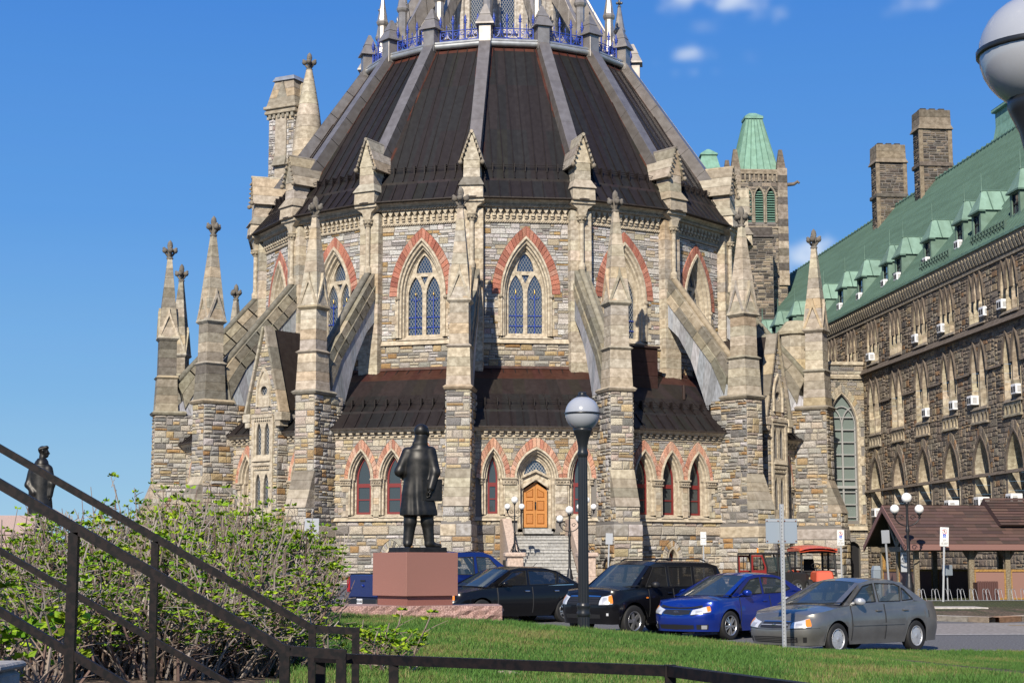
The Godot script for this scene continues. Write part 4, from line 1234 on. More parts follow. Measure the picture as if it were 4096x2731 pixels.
	# coping of the gable and its roof
	for sg in [-1.0, 1.0]:
		for i in 4:
			mb = MB.new(); mb.xf = off; mb.col = pick(P_WEATH)
			var a := Vector2(sg * (hw + 0.2), 9.75).lerp(Vector2(0, 14.4), i / 4.0); var b := Vector2(sg * (hw + 0.2), 9.75).lerp(Vector2(0, 14.4), (i + 0.99) / 4.0)
			var nn := Vector2(sg * 0.965, 0.26) * 0.14
			mb.prism(PackedVector2Array([a, b, b + nn, a + nn]), -0.5, 0.16, 0.02, true)
			put(mb, "coping_slab", M.ashlar, g)
		mb = MB.new(); mb.xf = off; mb.col = Color(0.04, 0.032, 0.03)
		mb.quad(Vector3(sg * (hw + 0.15), 9.9, -0.4), Vector3(0, 14.3, -0.4), Vector3(0, 14.3, -5.2), Vector3(sg * (hw + 0.15), 9.9, -5.2))
		put(mb, "gable_roof", M.roof_copper, g)
		mb = MB.new(); mb.xf = off; mb.col = pick(P_ASH)
		mb.bx(minf(sg * 0.95, sg * 1.5), maxf(sg * 0.95, sg * 1.5), 9.3, 9.75, -0.5, 0.18, 0.03); mb.bx(minf(sg * 1.0, sg * 1.35), maxf(sg * 1.0, sg * 1.35), 9.0, 9.3, -0.5, 0.14, 0.03)
		put(mb, "kneeler", M.ashlar, g)
func roof_box():
	# copper-clad vent on the ambulatory roof
	var v := part("roof_vent", lib, Vector3.ZERO, ang(1.5))
	var mb := MB.new()
	for i in 4:
		mb.col = [Color(0.06, 0.03, 0.024), Color(0.05, 0.028, 0.024)][i % 2] * R(0.9, 1.1)
		mb.bx(-0.7, 1.0, 10.4 + i * 0.75, 11.14 + i * 0.75, 14.5, 16.35, 0.01)
	put(mb, "casing", M.roof_copper, v)
	mb = MB.new(); mb.col = Color(0.05, 0.035, 0.03)
	mb.bx(-0.8, 1.1, 13.4, 13.52, 14.5, 16.45)
	mb.tube([Vector3(2.1, 10.6, 17.2), Vector3(2.1, 11.4, 17.2)], 0.09, 8)
	put(mb, "cap", M.roof_copper, v)
func corner_turret():
	# chimney-like turret and round spire rising behind the drum roof on its left
	var t := part("stair_turret", lib, Vector3(-13.3, 0, 0.4), deg_to_rad(-28))
	var mb := MB.new()
	mb.bx(-0.95, 0.95, 12, 30.0, -0.95, 0.95)
	mb.frust(-1.6, 1.6, -1.6, 1.6, -0.95, 0.95, -0.95, 0.95, 21.6, 24.4)
	put(mb, "core", M.mortar, t)
	var rb := MB.new()
	for q in 4:
		rb.xf = Transform3D(Basis(Vector3.UP, q * PI / 2), Basis(Vector3.UP, q * PI / 2) * Vector3(0, 0, 0.95))
		rubble(rb, -0.95, 0.95, 24.4, 30.0, [rectp(-0.45, 0.45, 23.8, 30.2)], P_DRUM, Vector2(0.16, 0.4), Vector2(0.2, 0.5), 0, null, 9, null, 0.05)
	put(rb, "stonework", M.rubble, t, "stuff")
	mb = MB.new()
	shaft(mb, 0, 1.62, 1.0, 21.5, 24.4, 0.5, P_WEATH)
	for q in 4:
		mb.xf = Transform3D(Basis(Vector3.UP, q * PI / 2), Vector3.ZERO)
		mb.col = pick(P_ASH); mb.bx(-0.42, 0.42, 24.0, 29.9, 0.9, 1.04, 0.02)
		mb.col = pick(P_WEATH); mb.frust(-0.5, 0.5, 0.9, 1.3, -0.45, 0.45, 0.9, 1.02, 26.6, 27.3)
		mb.prism(PackedVector2Array([Vector2(-0.5, 30.8), Vector2(0.5, 30.8), Vector2(0, 32.1)]), 0.55, 0.98, 0.02)
		for i in 6: mb.bx(-0.9 + i * 0.34, -0.72 + i * 0.34, 29.7, 29.98, 0.9, 1.12)
	mb.xf = Transform3D.IDENTITY
	mb.col = pick(P_WEATH)
	mb.bx(-1.18, 1.18, 29.98, 30.2, -1.18, 1.18, 0.03); mb.bx(-1.24, 1.24, 30.3, 30.5, -1.24, 1.24, 0.03); mb.bx(-1.1, 1.1, 30.2, 30.3, -1.1, 1.1)
	shaft(mb, 0, 1.1, 0.72, 30.5, 32.2, 0.55, P_WEATH)
	put(mb, "dressing", M.ashlar, t)
	mb = MB.new(); mb.col = Color(0.42, 0.45, 0.47)
	mb.frust(-0.85, 0.85, -0.85, 0.85, -0.7, 0.7, -0.7, 0.7, 32.2, 32.5)
	put(mb, "lead_cap", M.lead_grey, t)
	var s := part("round_spire", lib, Vector3(-12.0, 0, 1.6))
	mb = MB.new()
	var yy := 22.0
	var pr := [[1.15, 22.0], [1.12, 24.0], [1.08, 26.0], [0.98, 27.5], [0.84, 29.0], [0.62, 30.5], [0.40, 31.7], [0.2, 32.7]]
	for i in 14:
		var a := 22.0 + i * 0.765; var b := a + 0.755
		mb.col = pick(P_ASH)
		mb.lathe([[radius_at(pr, a) - 0.01, a], [radius_at(pr, a), a + 0.02], [radius_at(pr, b), b - 0.02], [radius_at(pr, b) - 0.01, b]], 18)
	put(mb, "cone", M.ashlar, s)
	mb = MB.new(); finial(mb, Vector3(0, 32.65, 0), 1.35)
	put(mb, "finial", M.ashlar, s)
func radius_at(pr: Array, y: float) -> float:
	for i in pr.size() - 1:
		if y <= pr[i + 1][1]: return lerpf(pr[i][0], pr[i + 1][0], clampf((y - pr[i][1]) / (pr[i + 1][1] - pr[i][1]), 0, 1))
	return pr[-1][0]
func library():
	lib = thing("library_building", "round gothic stone library with flying buttresses and dark copper roof", "building", LC)
	keep_left = 290
	for j in [0, -1, 1, -2, 2, -3, 3, -4, 4, -5, 5, -6, 6, -7, 7, -8]: low_bay(j)
	for k in [0, 1, -1, 2, -2, 3, -3, -4, -5]: buttress(k)
	for j in range(-8, 8): drum_bay(j)
	for k in range(-6, 7): vertex_post(k)
	roofs()
	roof_box()
	corner_turret()
# ---------------------------------------------------------------- the long wing, its link to the library, the tower behind
var P_WING := [[4, Color(0.271, 0.228, 0.176)], [3, Color(0.318, 0.271, 0.211)], [2.4, Color(0.215, 0.176, 0.138)], [1.6, Color(0.370, 0.288, 0.189)], [1.2, Color(0.129, 0.112, 0.099)], [0.9, Color(0.310, 0.189, 0.103)]]
var P_TOWER := [[3, Color(0.40, 0.34, 0.26)], [2, Color(0.30, 0.26, 0.21)], [2, Color(0.13, 0.115, 0.10)], [2, Color(0.47, 0.40, 0.29)], [1, Color(0.20, 0.17, 0.14)]]
var P_DRESS := [[3, Color(0.468, 0.410, 0.306)], [2, Color(0.414, 0.360, 0.270)], [1, Color(0.324, 0.284, 0.216)]]
var P_LINK := [[4, Color(0.50, 0.45, 0.35)], [3, Color(0.44, 0.41, 0.35)], [2, Color(0.36, 0.35, 0.32)], [1.5, Color(0.54, 0.44, 0.28)], [1, Color(0.24, 0.235, 0.22)]]
var P_STACK := [[3, Color(0.13, 0.11, 0.09)], [2, Color(0.22, 0.18, 0.135)], [2, Color(0.30, 0.245, 0.18)], [1, Color(0.08, 0.07, 0.06)], [0.6, Color(0.40, 0.33, 0.24)]]
const HD := -0.09854
func wpos(s: float, w: float, y := 0.0) -> Vector3:
	return Vector3(sin(HD) * s + cos(HD) * w, y, -(cos(HD) * s - sin(HD) * w))
func lancet(par: Node, x: float, hw: float, y0: float, ysp: float, yap: float, depth: float, head: Color):
	var w := part("window", par)
	var mb := MB.new(); mb.xf.origin.x = x
	mb.col = pick(P_DRESS)
	var dk := Color(0.15, 0.13, 0.11)
	# splayed reveal in courses: the far jamb catches the sun
	var yy := y0
	while yy < ysp - 0.01:
		var y2 := minf(yy + 0.42, ysp)
		for sg in [-1.0, 1.0]:
			mb.col = pick(P_DRESS)
			mb.quad(Vector3(sg * hw, yy + 0.003, 0.03), Vector3(sg * hw, y2 - 0.003, 0.03), Vector3(sg * (hw - 0.09), y2 - 0.003, -depth), Vector3(sg * (hw - 0.09), yy + 0.003, -depth))
		yy = y2
	mb.col = pick(P_DRESS)
	arch_band(mb, 0, ysp, [[hw, ysp, yap, 0.03], [hw - 0.09, ysp, yap - 0.14, -depth]], 6)
	put(mb, "reveal", M.clean_stone, w)
	mb = MB.new(); mb.xf.origin.x = x; mb.col = head
	arch_band(mb, 0, ysp - 0.02, [[hw + 0.13, ysp, yap + 0.2, 0.0], [hw + 0.12, ysp, yap + 0.19, 0.12], [hw + 0.02, ysp, yap + 0.03, 0.10], [hw, ysp, yap, 0.02]], 6)
	put(mb, "hood_mould", M.ashlar, w)
	mb = MB.new(); mb.xf.origin.x = x; mb.flat(arch_poly(0, hw - 0.09, y0, ysp, yap - 0.14, 6), -depth + 0.06)
	put(mb, "pane", M.glass_wing, w)
	mb = MB.new(); mb.xf.origin.x = x
	mb.bx(-0.03, 0.03, y0, yap - 0.2, -depth + 0.06, -depth + 0.1); mb.bx(-hw + 0.08, hw - 0.08, (y0 + ysp) / 2 - 0.03, (y0 + ysp) / 2 + 0.03, -depth + 0.06, -depth + 0.1)
	put(mb, "sash_bar", M.black_iron, w)
	mb = MB.new(); mb.xf.origin.x = x; mb.col = Color(0.24, 0.21, 0.17)
	mb.frust(-hw - 0.1, hw + 0.1, -depth, 0.14, -hw, hw, -depth, 0.02, y0 - 0.14, y0 + 0.02)
	put(mb, "sill", M.ashlar, w)
func aircon(label: String, at: Vector3, turn: float, sc := 1.0):
	var a := thing("air_conditioner", label, "air conditioner", at, turn, "window air conditioners")
	a.scale = Vector3.ONE * sc
	var mb := MB.new()
	mb.bx(-0.33, 0.33, 0.0, 0.50, -0.40, 0.16, 0.02)
	put(mb, "casing", M.white_metal, a)
	mb = MB.new()
	for i in 2: mb.bx(-0.26 + i * 0.28, -0.04 + i * 0.28, 0.08, 0.38, 0.162, 0.166)
	put(mb, "grille", M.dark_slot, a)
	mb = MB.new()
	for i in 5: mb.bx(0.331, 0.334, 0.10 + i * 0.06, 0.125 + i * 0.06, -0.15, 0.08)
	put(mb, "louvre", M.dark_slot, a)
func wing():
	var W := thing("stone_wing_building", "long brown stone wing with green copper roof and pointed windows", "building", wpos(0, 30), -HD - PI / 2)
	# holes for every bay
	var hole_r := []; var hole_p := []
	var bays := []
	for i in range(-8, 7): bays.append([i, -92.96 + 4.0 * i])
	for b in bays:
		var x: float = b[1]
		if b[0] >= 0:
			hole_r.append(arch_poly(x, 1.30, 3.7, 6.0, 8.42, 7)); hole_p.append(arch_poly(x, 0.98, 3.8, 6.0, 7.75, 7))
			for sg in [-1, 1]:
				hole_r.append(arch_poly(x + sg * 0.52, 0.55, 8.4, 10.9, 12.45, 6)); hole_p.append(arch_poly(x + sg * 0.52, 0.43, 9.15, 10.9, 12.2, 6))
		for k in [-1, 0, 1]:
			hole_r.append(arch_poly(x + k * 0.66, 0.40, 13.1, 14.3, 15.68, 6)); hole_p.append(arch_poly(x + k * 0.66, 0.31, 13.2, 14.3, 15.47, 6))
	var wl := part("wall", W)
	var mb := MB.new()
	panel(mb, rectp(-160, -95, -0.5, 16.75), [], -1.2)
	for b in bays:
		var x: float = b[1]
		var hs := []
		for h in hole_p:
			if absf((h[0].x + h[1].x) / 2 - x) < 1.5: hs.append(h)
		panel(mb, rectp(x - 2.0, x + 2.0, -0.5, 16.75), hs, 0.0)
	panel(mb, rectp(-66.9, -40, -0.5, 16.75), [], 0.0)
	mb.quad(Vector3(-40, -0.5, 0), Vector3(-40, -0.5, -16), Vector3(-40, 16.7, -16), Vector3(-40, 16.7, 0))
	put(mb, "backing", M.mortar_dark, wl)
	mb = MB.new()
	keep_left = 150
	for b in bays:
		var x: float = b[1]
		var hs := []
		for h in hole_r:
			if absf((h[0].x + h[1].x) / 2 - x) < 2.5: hs.append(h)
		if b[0] >= 0:
			for yy in [[0.3, 5.85], [6.05, 12.7]]:
				rubble(mb, x - 2.0, x + 2.0, yy[0], yy[1], hs, P_WING, Vector2(0.2, 0.40), Vector2(0.28, 0.68), 0.0, wl if b[0] > 1 else null, 0.2, M.rubble, 0.045)
		rubble(mb, x - 2.0, x + 2.0, 13.08, 15.7, hs, P_WING, Vector2(0.2, 0.40), Vector2(0.28, 0.68), 0.0, null, 9, null, 0.045)
	put(mb, "stonework", M.rubble, wl, "stuff")
	# string courses
	var dkc := Color(0.15, 0.125, 0.10)
	for q in [[5.88, 6.04, 0.16], [12.72, 13.06, 0.28]]:
		mb = MB.new(); mb.col = dkc
		mb.frust(-127 if q[0] > 10 else -94.9, -40, -0.1, q[2], -127 if q[0] > 10 else -94.9, -40, -0.1, 0.03, q[0], q[1])
		put(mb, "string_course", M.ashlar, wl)
	for b in bays:
		if b[0] < 0: continue
		mb = MB.new(); mb.col = dkc
		mb.frust(b[1] + 1.1, b[1] + 2.9, -0.05, 0.13, b[1] + 1.08, b[1] + 2.92, -0.05, 0.03, 10.82, 10.96)
		put(mb, "string_course", M.ashlar, wl)
	for b in bays:
		var x: float = b[1]
		if b[0] >= 0:
			voussoirs(wl, x, [1.28, 6.0, 8.4], [1.02, 6.0, 7.85], 22, 0.0, 0.07, P_WING, M.rubble)
			lancet(W, x, 0.96, 3.85, 6.0, 7.72, 0.85, dkc)
			for sg in [-1, 1]: lancet(W, x + sg * 0.52, 0.42, 9.2, 10.9, 12.18, 0.6, dkc)
			# blind arcade under the pair
			mb = MB.new(); mb.col = pick(P_DRESS)
			panel(mb, rectp(x - 1.0, x + 1.0, 8.5, 9.05), [arch_poly(x - 0.75, 0.17, 8.52, 8.7, 8.95, 3), arch_poly(x - 0.28, 0.17, 8.52, 8.7, 8.95, 3), arch_poly(x + 0.28, 0.17, 8.52, 8.7, 8.95, 3), arch_poly(x + 0.75, 0.17, 8.52, 8.7, 8.95, 3)], 0.08, 0.3)
			mb.bx(x - 1.05, x + 1.05, 8.38, 8.5, -0.2, 0.14, 0.02)
			mb.col = pick(P_DRESS) ; mb.quad(Vector3(x - 1, 8.5, -0.15), Vector3(x + 1, 8.5, -0.15), Vector3(x + 1, 9.05, -0.15), Vector3(x - 1, 9.05, -0.15))
			put(mb, "blind_arcade", M.ashlar, wl)
		for k in [-1, 0, 1]: lancet(W, x + k * 0.66, 0.30, 13.24, 14.3, 15.45, 0.5, dkc)
	# corbelled eaves
	var cn := part("cornice", W)
	mb = MB.new(); mb.col = Color(0.30, 0.26, 0.2)
	mb.bx(-127, -40, 15.7, 15.85, -0.1, 0.1); mb.bx(-127, -40, 16.42, 16.58, -0.1, 0.30); mb.bx(-127, -40, 15.85, 16.42, -0.1, 0.04)
	put(mb, "cornice_slab", M.ashlar, cn)
	var cm := MB.new(); cm.col = Color(0.46, 0.40, 0.30)
	cm.frust(-0.11, 0.11, 0.03, 0.16, -0.13, 0.13, 0.03, 0.36, 15.92, 16.42)
	var cmesh := cm.arr()
	for i in 145:
		var o := putm(cmesh, "corbel", M.ashlar, cn)
		o.position.x = -68.0 - i * 0.4
	# roof
	var rf := part("roof", W)
	var green := Color(0.185, 0.295, 0.235)
	var ey := 16.66; var ez := 0.34; var ry := 26.55; var rz := -8.0
	mb = MB.new()
	for i in 170:
		mb.col = green * R(0.88, 1.1)
		var x0 := -152.0 + i * 0.55
		for r in 3:
			mb.col = green * R(0.90, 1.08)
			var t0 := r / 3.0; var t1 := (r + 1) / 3.0
			mb.quad(Vector3(x0, lerpf(ey, ry, t0), lerpf(ez, rz, t0)), Vector3(x0 + 0.55, lerpf(ey, ry, t0), lerpf(ez, rz, t0)), Vector3(x0 + 0.55, lerpf(ey, ry, t1), lerpf(ez, rz, t1)), Vector3(x0, lerpf(ey, ry, t1), lerpf(ez, rz, t1)))
	mb.quad(Vector3(-152, ry, rz), Vector3(-58.5, ry, rz), Vector3(-58.5, ey, -16.5), Vector3(-152, ey, -16.5))
	put(mb, "copper_sheet", M.verdigris, rf)
	var sm := MB.new(); sm.col = Color(0.085, 0.15, 0.12)
	sm.tube([Vector3(0, ey + 0.04, ez), Vector3(0, ry + 0.04, rz)], 0.062, 4)
	var smesh := sm.arr()
	for i in 168:
		var o := putm(smesh, "seam", M.verdigris, rf)
		o.position.x = -151.45 + i * 0.55
	mb = MB.new(); mb.col = Color(0.09, 0.17, 0.13)
	for i in 110: mb.ball(Vector3(-150 + i * 0.8, ry + 0.12, rz), 0.12, 6)
	mb.tube([Vector3(-152, ry + 0.05, rz), Vector3(-58.5, ry + 0.05, rz)], 0.11, 6)
	put(mb, "ridge_roll", M.verdigris, rf)
	mb = MB.new(); mb.col = Color(0.14, 0.25, 0.2)
	mb.bx(-127, -58.5, 16.58, 16.70, 0.2, 0.40)
	put(mb, "gutter", M.verdigris, rf)
	for sp in [[73.0, 77.3], [80.2, 84.6]]:   # snow fences above the eaves
		mb = MB.new(); mb.col = Color(0.08, 0.14, 0.11)
		var xx: float = -sp[0]
		while xx > -sp[1]:
			mb.bx(xx - 0.03, xx + 0.03, 17.0, 17.45, 0.0, 0.12); xx -= 0.38
		mb.tube([Vector3(-sp[0], 17.4, 0.06), Vector3(-sp[1], 17.4, 0.06)], 0.03, 5); mb.tube([Vector3(-sp[0], 17.2, 0.1), Vector3(-sp[1], 17.2, 0.1)], 0.03, 5)
		put(mb, "snow_fence", M.verdigris, rf)
	# dormers
	for s in [70.6, 73.0, 77.8, 80.1, 84.8, 89.5, 91.8, 96.5, 100.5, 105.2, 112.3, 116.9, 121.5]:
		var d := part("dormer", W, Vector3(-s, 0, -0.45))
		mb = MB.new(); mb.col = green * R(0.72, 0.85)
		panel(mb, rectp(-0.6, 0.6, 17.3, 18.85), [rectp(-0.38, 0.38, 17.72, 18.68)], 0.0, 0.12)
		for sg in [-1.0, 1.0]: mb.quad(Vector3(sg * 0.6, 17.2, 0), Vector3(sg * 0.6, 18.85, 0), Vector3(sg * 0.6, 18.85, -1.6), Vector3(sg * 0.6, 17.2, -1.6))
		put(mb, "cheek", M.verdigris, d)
		mb = MB.new()
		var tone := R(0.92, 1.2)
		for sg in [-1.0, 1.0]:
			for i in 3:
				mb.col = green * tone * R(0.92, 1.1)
				var z0 := 0.12 - i * 0.7; var z1 := 0.12 - (i + 1) * 0.7
				var a0 := z0 - (0.45 if i == 0 else 0.0)
				mb.quad(Vector3(sg * 0.72, 18.8, z0), Vector3(0, 19.9, a0), Vector3(0, 19.9, z1), Vector3(sg * 0.72, 18.8, z1))
		mb.col = green * tone * 0.95
		mb.tri(Vector3(-0.72, 18.8, 0.12), Vector3(0.72, 18.8, 0.12), Vector3(0, 19.9, -0.33))
		mb.col = Color(0.10, 0.18, 0.145)
		mb.bx(-0.74, 0.74, 18.72, 18.8, -0.2, 0.14)
		mb.tube([Vector3(0, 19.9, -0.33), Vector3(0, 19.92, -2.0)], 0.04, 5)
		for i in 2:
			for sg in [-1.0, 1.0]: mb.tube([Vector3(sg * 0.73, 18.82, -0.58 - i * 0.7), Vector3(0, 19.92, -0.58 - i * 0.7)], 0.028, 4)
		mb.lathe([[0.08, 19.85], [0.05, 20.0], [0.03, 20.7], [0.0, 20.8]], 6, Vector3(0, 0, -0.33))
		put(mb, "dormer_roof", M.verdigris, d)
		mb = MB.new(); mb.flat(rectp(-0.38, 0.38, 17.72, 18.68), -0.1)
		put(mb, "pane", M.glass_lead, d)
		mb = MB.new(); mb.bx(-0.38, 0.38, 18.18, 18.23, -0.1, -0.05); mb.bx(-0.38, -0.33, 17.72, 18.68, -0.1, -0.05); mb.bx(0.33, 0.38, 17.72, 18.68, -0.1, -0.05)
		put(mb, "sash_bar", M.black_iron, d)
	# chimneys standing in the roof slope
	for q in [[112.5, 37.75, 31.1], [104.3, 38.0, 31.35]]:
		var c := part("chimney", W, Vector3(-q[0], 0, -(q[1] - 30.0)), PI / 2 - 0.0)
		var rb := MB.new()
		mb = MB.new(); mb.bx(-1.0, 1.0, 18, q[2] - 1.4, -0.7, 0.7)
		put(mb, "core", M.mortar, c)
		for f in 4:
			var bs := Basis(Vector3.UP, f * PI / 2)
			var hw: float = [1.0, 0.7][f % 2]; var dz: float = [0.7, 1.0][f % 2]
			rb.xf = Transform3D(bs, bs * Vector3(0, 0, dz))
			rubble(rb, -hw, hw, 19.0, q[2] - 1.4, [], P_STACK, Vector2(0.14, 0.30), Vector2(0.25, 0.7), 0, null, 9, null, 0.04)
		put(rb, "stonework", M.rubble, c, "stuff")
		mb = MB.new()
		mb.col = pick(P_TOWER); mb.bx(-1.14, 1.14, q[2] - 3.9, q[2] - 3.6, -0.84, 0.84, 0.05)
		mb.col = Color(0.27, 0.225, 0.165); mb.frust(-1.18, 1.18, -0.88, 0.88, -1.06, 1.06, -0.76, 0.76, q[2] - 1.4, q[2] - 1.1)
		shaft(mb, 0, 1.06, 1.04, q[2] - 1.1, q[2] - 0.1, 0.5, [[1, Color(0.27, 0.225, 0.165)], [1, Color(0.2, 0.17, 0.13)]], 0.76, 0.74)
		for i in 3:
			mb.col = Color(0.06, 0.055, 0.05); mb.bx(-0.8 + i * 0.62, -0.42 + i * 0.62, q[2] - 0.1, q[2] + 0.1, -0.3, 0.3)
		for xx in [-0.98, 0.98]:
			mb.col = Color(0.27, 0.22, 0.16); mb.bx(xx - 0.14, xx + 0.14, 19, q[2] - 1.4, 0.6, 0.76, 0.02)
		put(mb, "dressing", M.ashlar, c)
		mb = MB.new(); mb.col = Color(0.12, 0.045, 0.03)
		mb.bx(1.1, 1.35, 19.5, 25.5, -0.9, 0.9)
		put(mb, "flashing", M.roof_copper, c)
	# copper ventilator on the far slope
	var v := part("roof_ventilator", W, Vector3(-95.0, 0, -10.5))
	mb = MB.new(); mb.col = Color(0.22, 0.40, 0.31)
	mb.frust(-3.0, 3.0, -1.6, 1.6, -2.2, 2.2, -1.0, 1.0, 24.5, 28.4)
	mb.bx(-2.2, 2.2, 28.4, 29.3, -1.0, 1.0); mb.bx(-2.4, 2.4, 29.3, 29.5, -1.2, 1.2, 0.04)
	mb.frust(-2.4, 2.4, -1.2, 1.2, -1.8, 1.8, -0.5, 0.5, 29.5, 29.9)
	put(mb, "casing", M.verdigris, v)
	link_building()
	tower()
	# air conditioners, each standing in a window
	var turn := -HD - PI / 2
	var lowl := ["nearest the tall link window, low row", "just right of the triple street lamp, low row", "above the left of the brown shelter roof", "above the gable of the shelter roof", "at the right edge, just above the shelter roof"]
	var k := 0
	for s in [93.0, 88.35, 81.24, 77.26, 73.35]:
		aircon("air conditioner in arched ground floor window, " + lowl[k], wpos(s, 29.88, 4.45), turn, 0.98); k += 1
	k = 0
	var midl := ["leftmost of its row", "second from left of its row", "third from left of its row", "rightmost of its row"]
	for s in [84.23, 80.26, 77.8, 72.39]:
		aircon("air conditioner in paired lancet window, " + midl[k], wpos(s, 29.9, 9.35), turn, 0.9); k += 1
	k = 0
	var upl := ["leftmost, next to the link building roof", "second from left", "middle one of five", "fourth from left", "rightmost, at the picture edge"]
	for s in [93.5, 85.6, 81.7, 76.0, 73.8]:
		aircon("air conditioner in top lancet row under eaves, " + upl[k], wpos(s, 29.95, 13.4), turn, 0.9); k += 1
	k = 0
	var dl := ["fifth dormer from the right", "nearest dormer with a unit", "left of a close pair of dormers", "right of a close pair of dormers", "dormer left of the close pair", "second dormer right of the pinnacle", "first dormer right of the pinnacle"]
	for s in [84.8, 80.1, 91.8, 89.5, 96.5, 100.5]:
		aircon("air conditioner in green roof dormer, " + ["third from the right of six", "rightmost of six", "fourth from the left of six, lower of the pair", "upper of the close pair of dormers", "second from the left of six", "leftmost of six"][[0, 1, 2, 3, 4, 5][k]], wpos(s, 30.38, 17.42), turn, 0.85); k += 1
func link_building():
	var L := thing("link_building", "narrow pale stone link with one tall traceried arched window", "building", wpos(94.9, 30), -HD)
	var sp := 9.7
	var hole := arch_poly(-1.35, 1.28, 4.1, sp, 12.2, 8)
	var gl := arch_poly(-1.35, 0.80, 4.3, sp, 11.6, 8)
	var dh := arch_poly(-0.9, 0.42, 0.2, 2.6, 3.1, 6)
	var mb := MB.new()
	panel(mb, rectp(-7.0, 0.0, -0.5, 13.5), [gl, dh], 0.0, 0.35)
	mb.quad(Vector3(-7, 13.4, 0), Vector3(0, 13.4, 0), Vector3(0, 13.4, -14), Vector3(-7, 13.4, -14))
	put(mb, "backing", M.mortar, L)
	mb = MB.new()
	keep_left = 60
	rubble(mb, -4.2, 0.0, 0.3, 4.0, [dh, hole], P_LINK, Vector2(0.16, 0.34), Vector2(0.25, 0.7), 0, L, 0.12, M.rubble, 0.04)
	rubble(mb, -4.2, 0.0, 4.0, 12.5, [hole], P_LINK, Vector2(0.16, 0.34), Vector2(0.25, 0.7), 0, L, 0.12, M.rubble, 0.04)
	rubble(mb, -4.2, 0.0, 12.75, 13.3, [], P_LINK, Vector2(0.2, 0.3), Vector2(0.3, 0.9), 0, null, 9, null, 0.04)
	put(mb, "stonework", M.rubble, L, "stuff")
	voussoirs(L, -1.35, [1.27, sp, 12.2], [0.98, sp, 11.75], 20, 0, 0.06, P_LINK, M.rubble)
	mb = MB.new(); mb.col = cream
	arch_band(mb, -1.35, 4.1, [[0.98, sp, 11.75, 0.0], [0.97, sp, 11.73, 0.08], [0.88, sp, 11.65, 0.06], [0.81, sp, 11.6, -0.2], [0.8, sp, 11.58, -0.3]], 8)
	for i in 10:
		for sg in [-1.0, 1.0]:
			mb.col = pick(P_ASH)
			var e: float = [1.26, 1.08][i % 2]
			mb.bx(-1.35 + minf(sg * 0.9, sg * e), -1.35 + maxf(sg * 0.9, sg * e), 4.1 + i * 0.56, 4.65 + i * 0.56, -0.1, 0.05, 0.01)
	put(mb, "surround", M.clean_stone, L)
	mb = MB.new(); mb.col = cream
	mb.bx(-4.2, 0.05, 12.5, 12.62, -0.1, 0.16, 0.02); mb.frust(-4.2, 0.05, -0.1, 0.2, -4.2, 0.05, -0.1, 0.05, 12.62, 12.74); mb.bx(-4.2, 0.05, 13.3, 13.5, -0.4, 0.14, 0.02)
	mb.frust(-4.2, 0.0, -0.1, 0.2, -4.2, 0.0, -0.1, 0.03, 3.75, 3.98)
	put(mb, "string_course", M.ashlar, L)
	mb = MB.new(); mb.flat(gl, -0.22)
	put(mb, "pane", M.glass_gallery, L)
	mb = MB.new()
	var x := -1.35
	mb.bx(x - 0.045, x + 0.045, 4.3, sp, -0.2, -0.05)
	for sg in [-1.0, 1.0]:
		mb.bx(x + sg * 0.76 - 0.04, x + sg * 0.76 + 0.04, 4.3, sp, -0.2, -0.08)
		var arc := []
		for t in 9: arc.append(Vector3(x + sg * (0.0 + 0.78 * (1 - cos(t * PI / 16)) * 0.9), sp + 1.15 * sin(t * PI / 16), -0.12))
		mb.tube(arc, 0.045, 4)
		arc = []
		for t in 9: arc.append(Vector3(x + sg * 0.78 * cos(t * PI / 16), sp + 1.2 * sin(t * PI / 16), -0.12))
		mb.tube(arc, 0.04, 4)
	for i in 9:
		var yy := 4.5 + i * 0.72
		mb.bx(x - 0.8, x + 0.8, yy - 0.03, yy + 0.03, -0.2, -0.08)
	mb.bx(x - 0.8, x + 0.8, 6.15, 6.3, -0.2, 0.0)
	put(mb, "tracery", M.leading, L)
	mb = MB.new(); mb.flat(arch_poly(-0.9, 0.42, 0.2, 2.6, 3.1, 6), -0.3)
	put(mb, "door", M.black_iron, L)
	# round stair turret by the library's last pier
	mb = MB.new()
	for i in 12:
		mb.col = pick(P_LINK)
		mb.lathe([[0.99, 6.0 + i * 0.75], [1.0, 6.02 + i * 0.75], [1.0, 6.73 + i * 0.75], [0.99, 6.75 + i * 0.75]], 10, Vector3(-4.0, 0, 0.1), false)
	mb.col = pick(P_WEATH)
	mb.lathe([[1.0, 14.9], [1.15, 15.0], [1.15, 15.15], [0.6, 15.8], [0.0, 15.9]], 10, Vector3(-4.0, 0, 0.1), false)
	put(mb, "turret", M.ashlar, L)
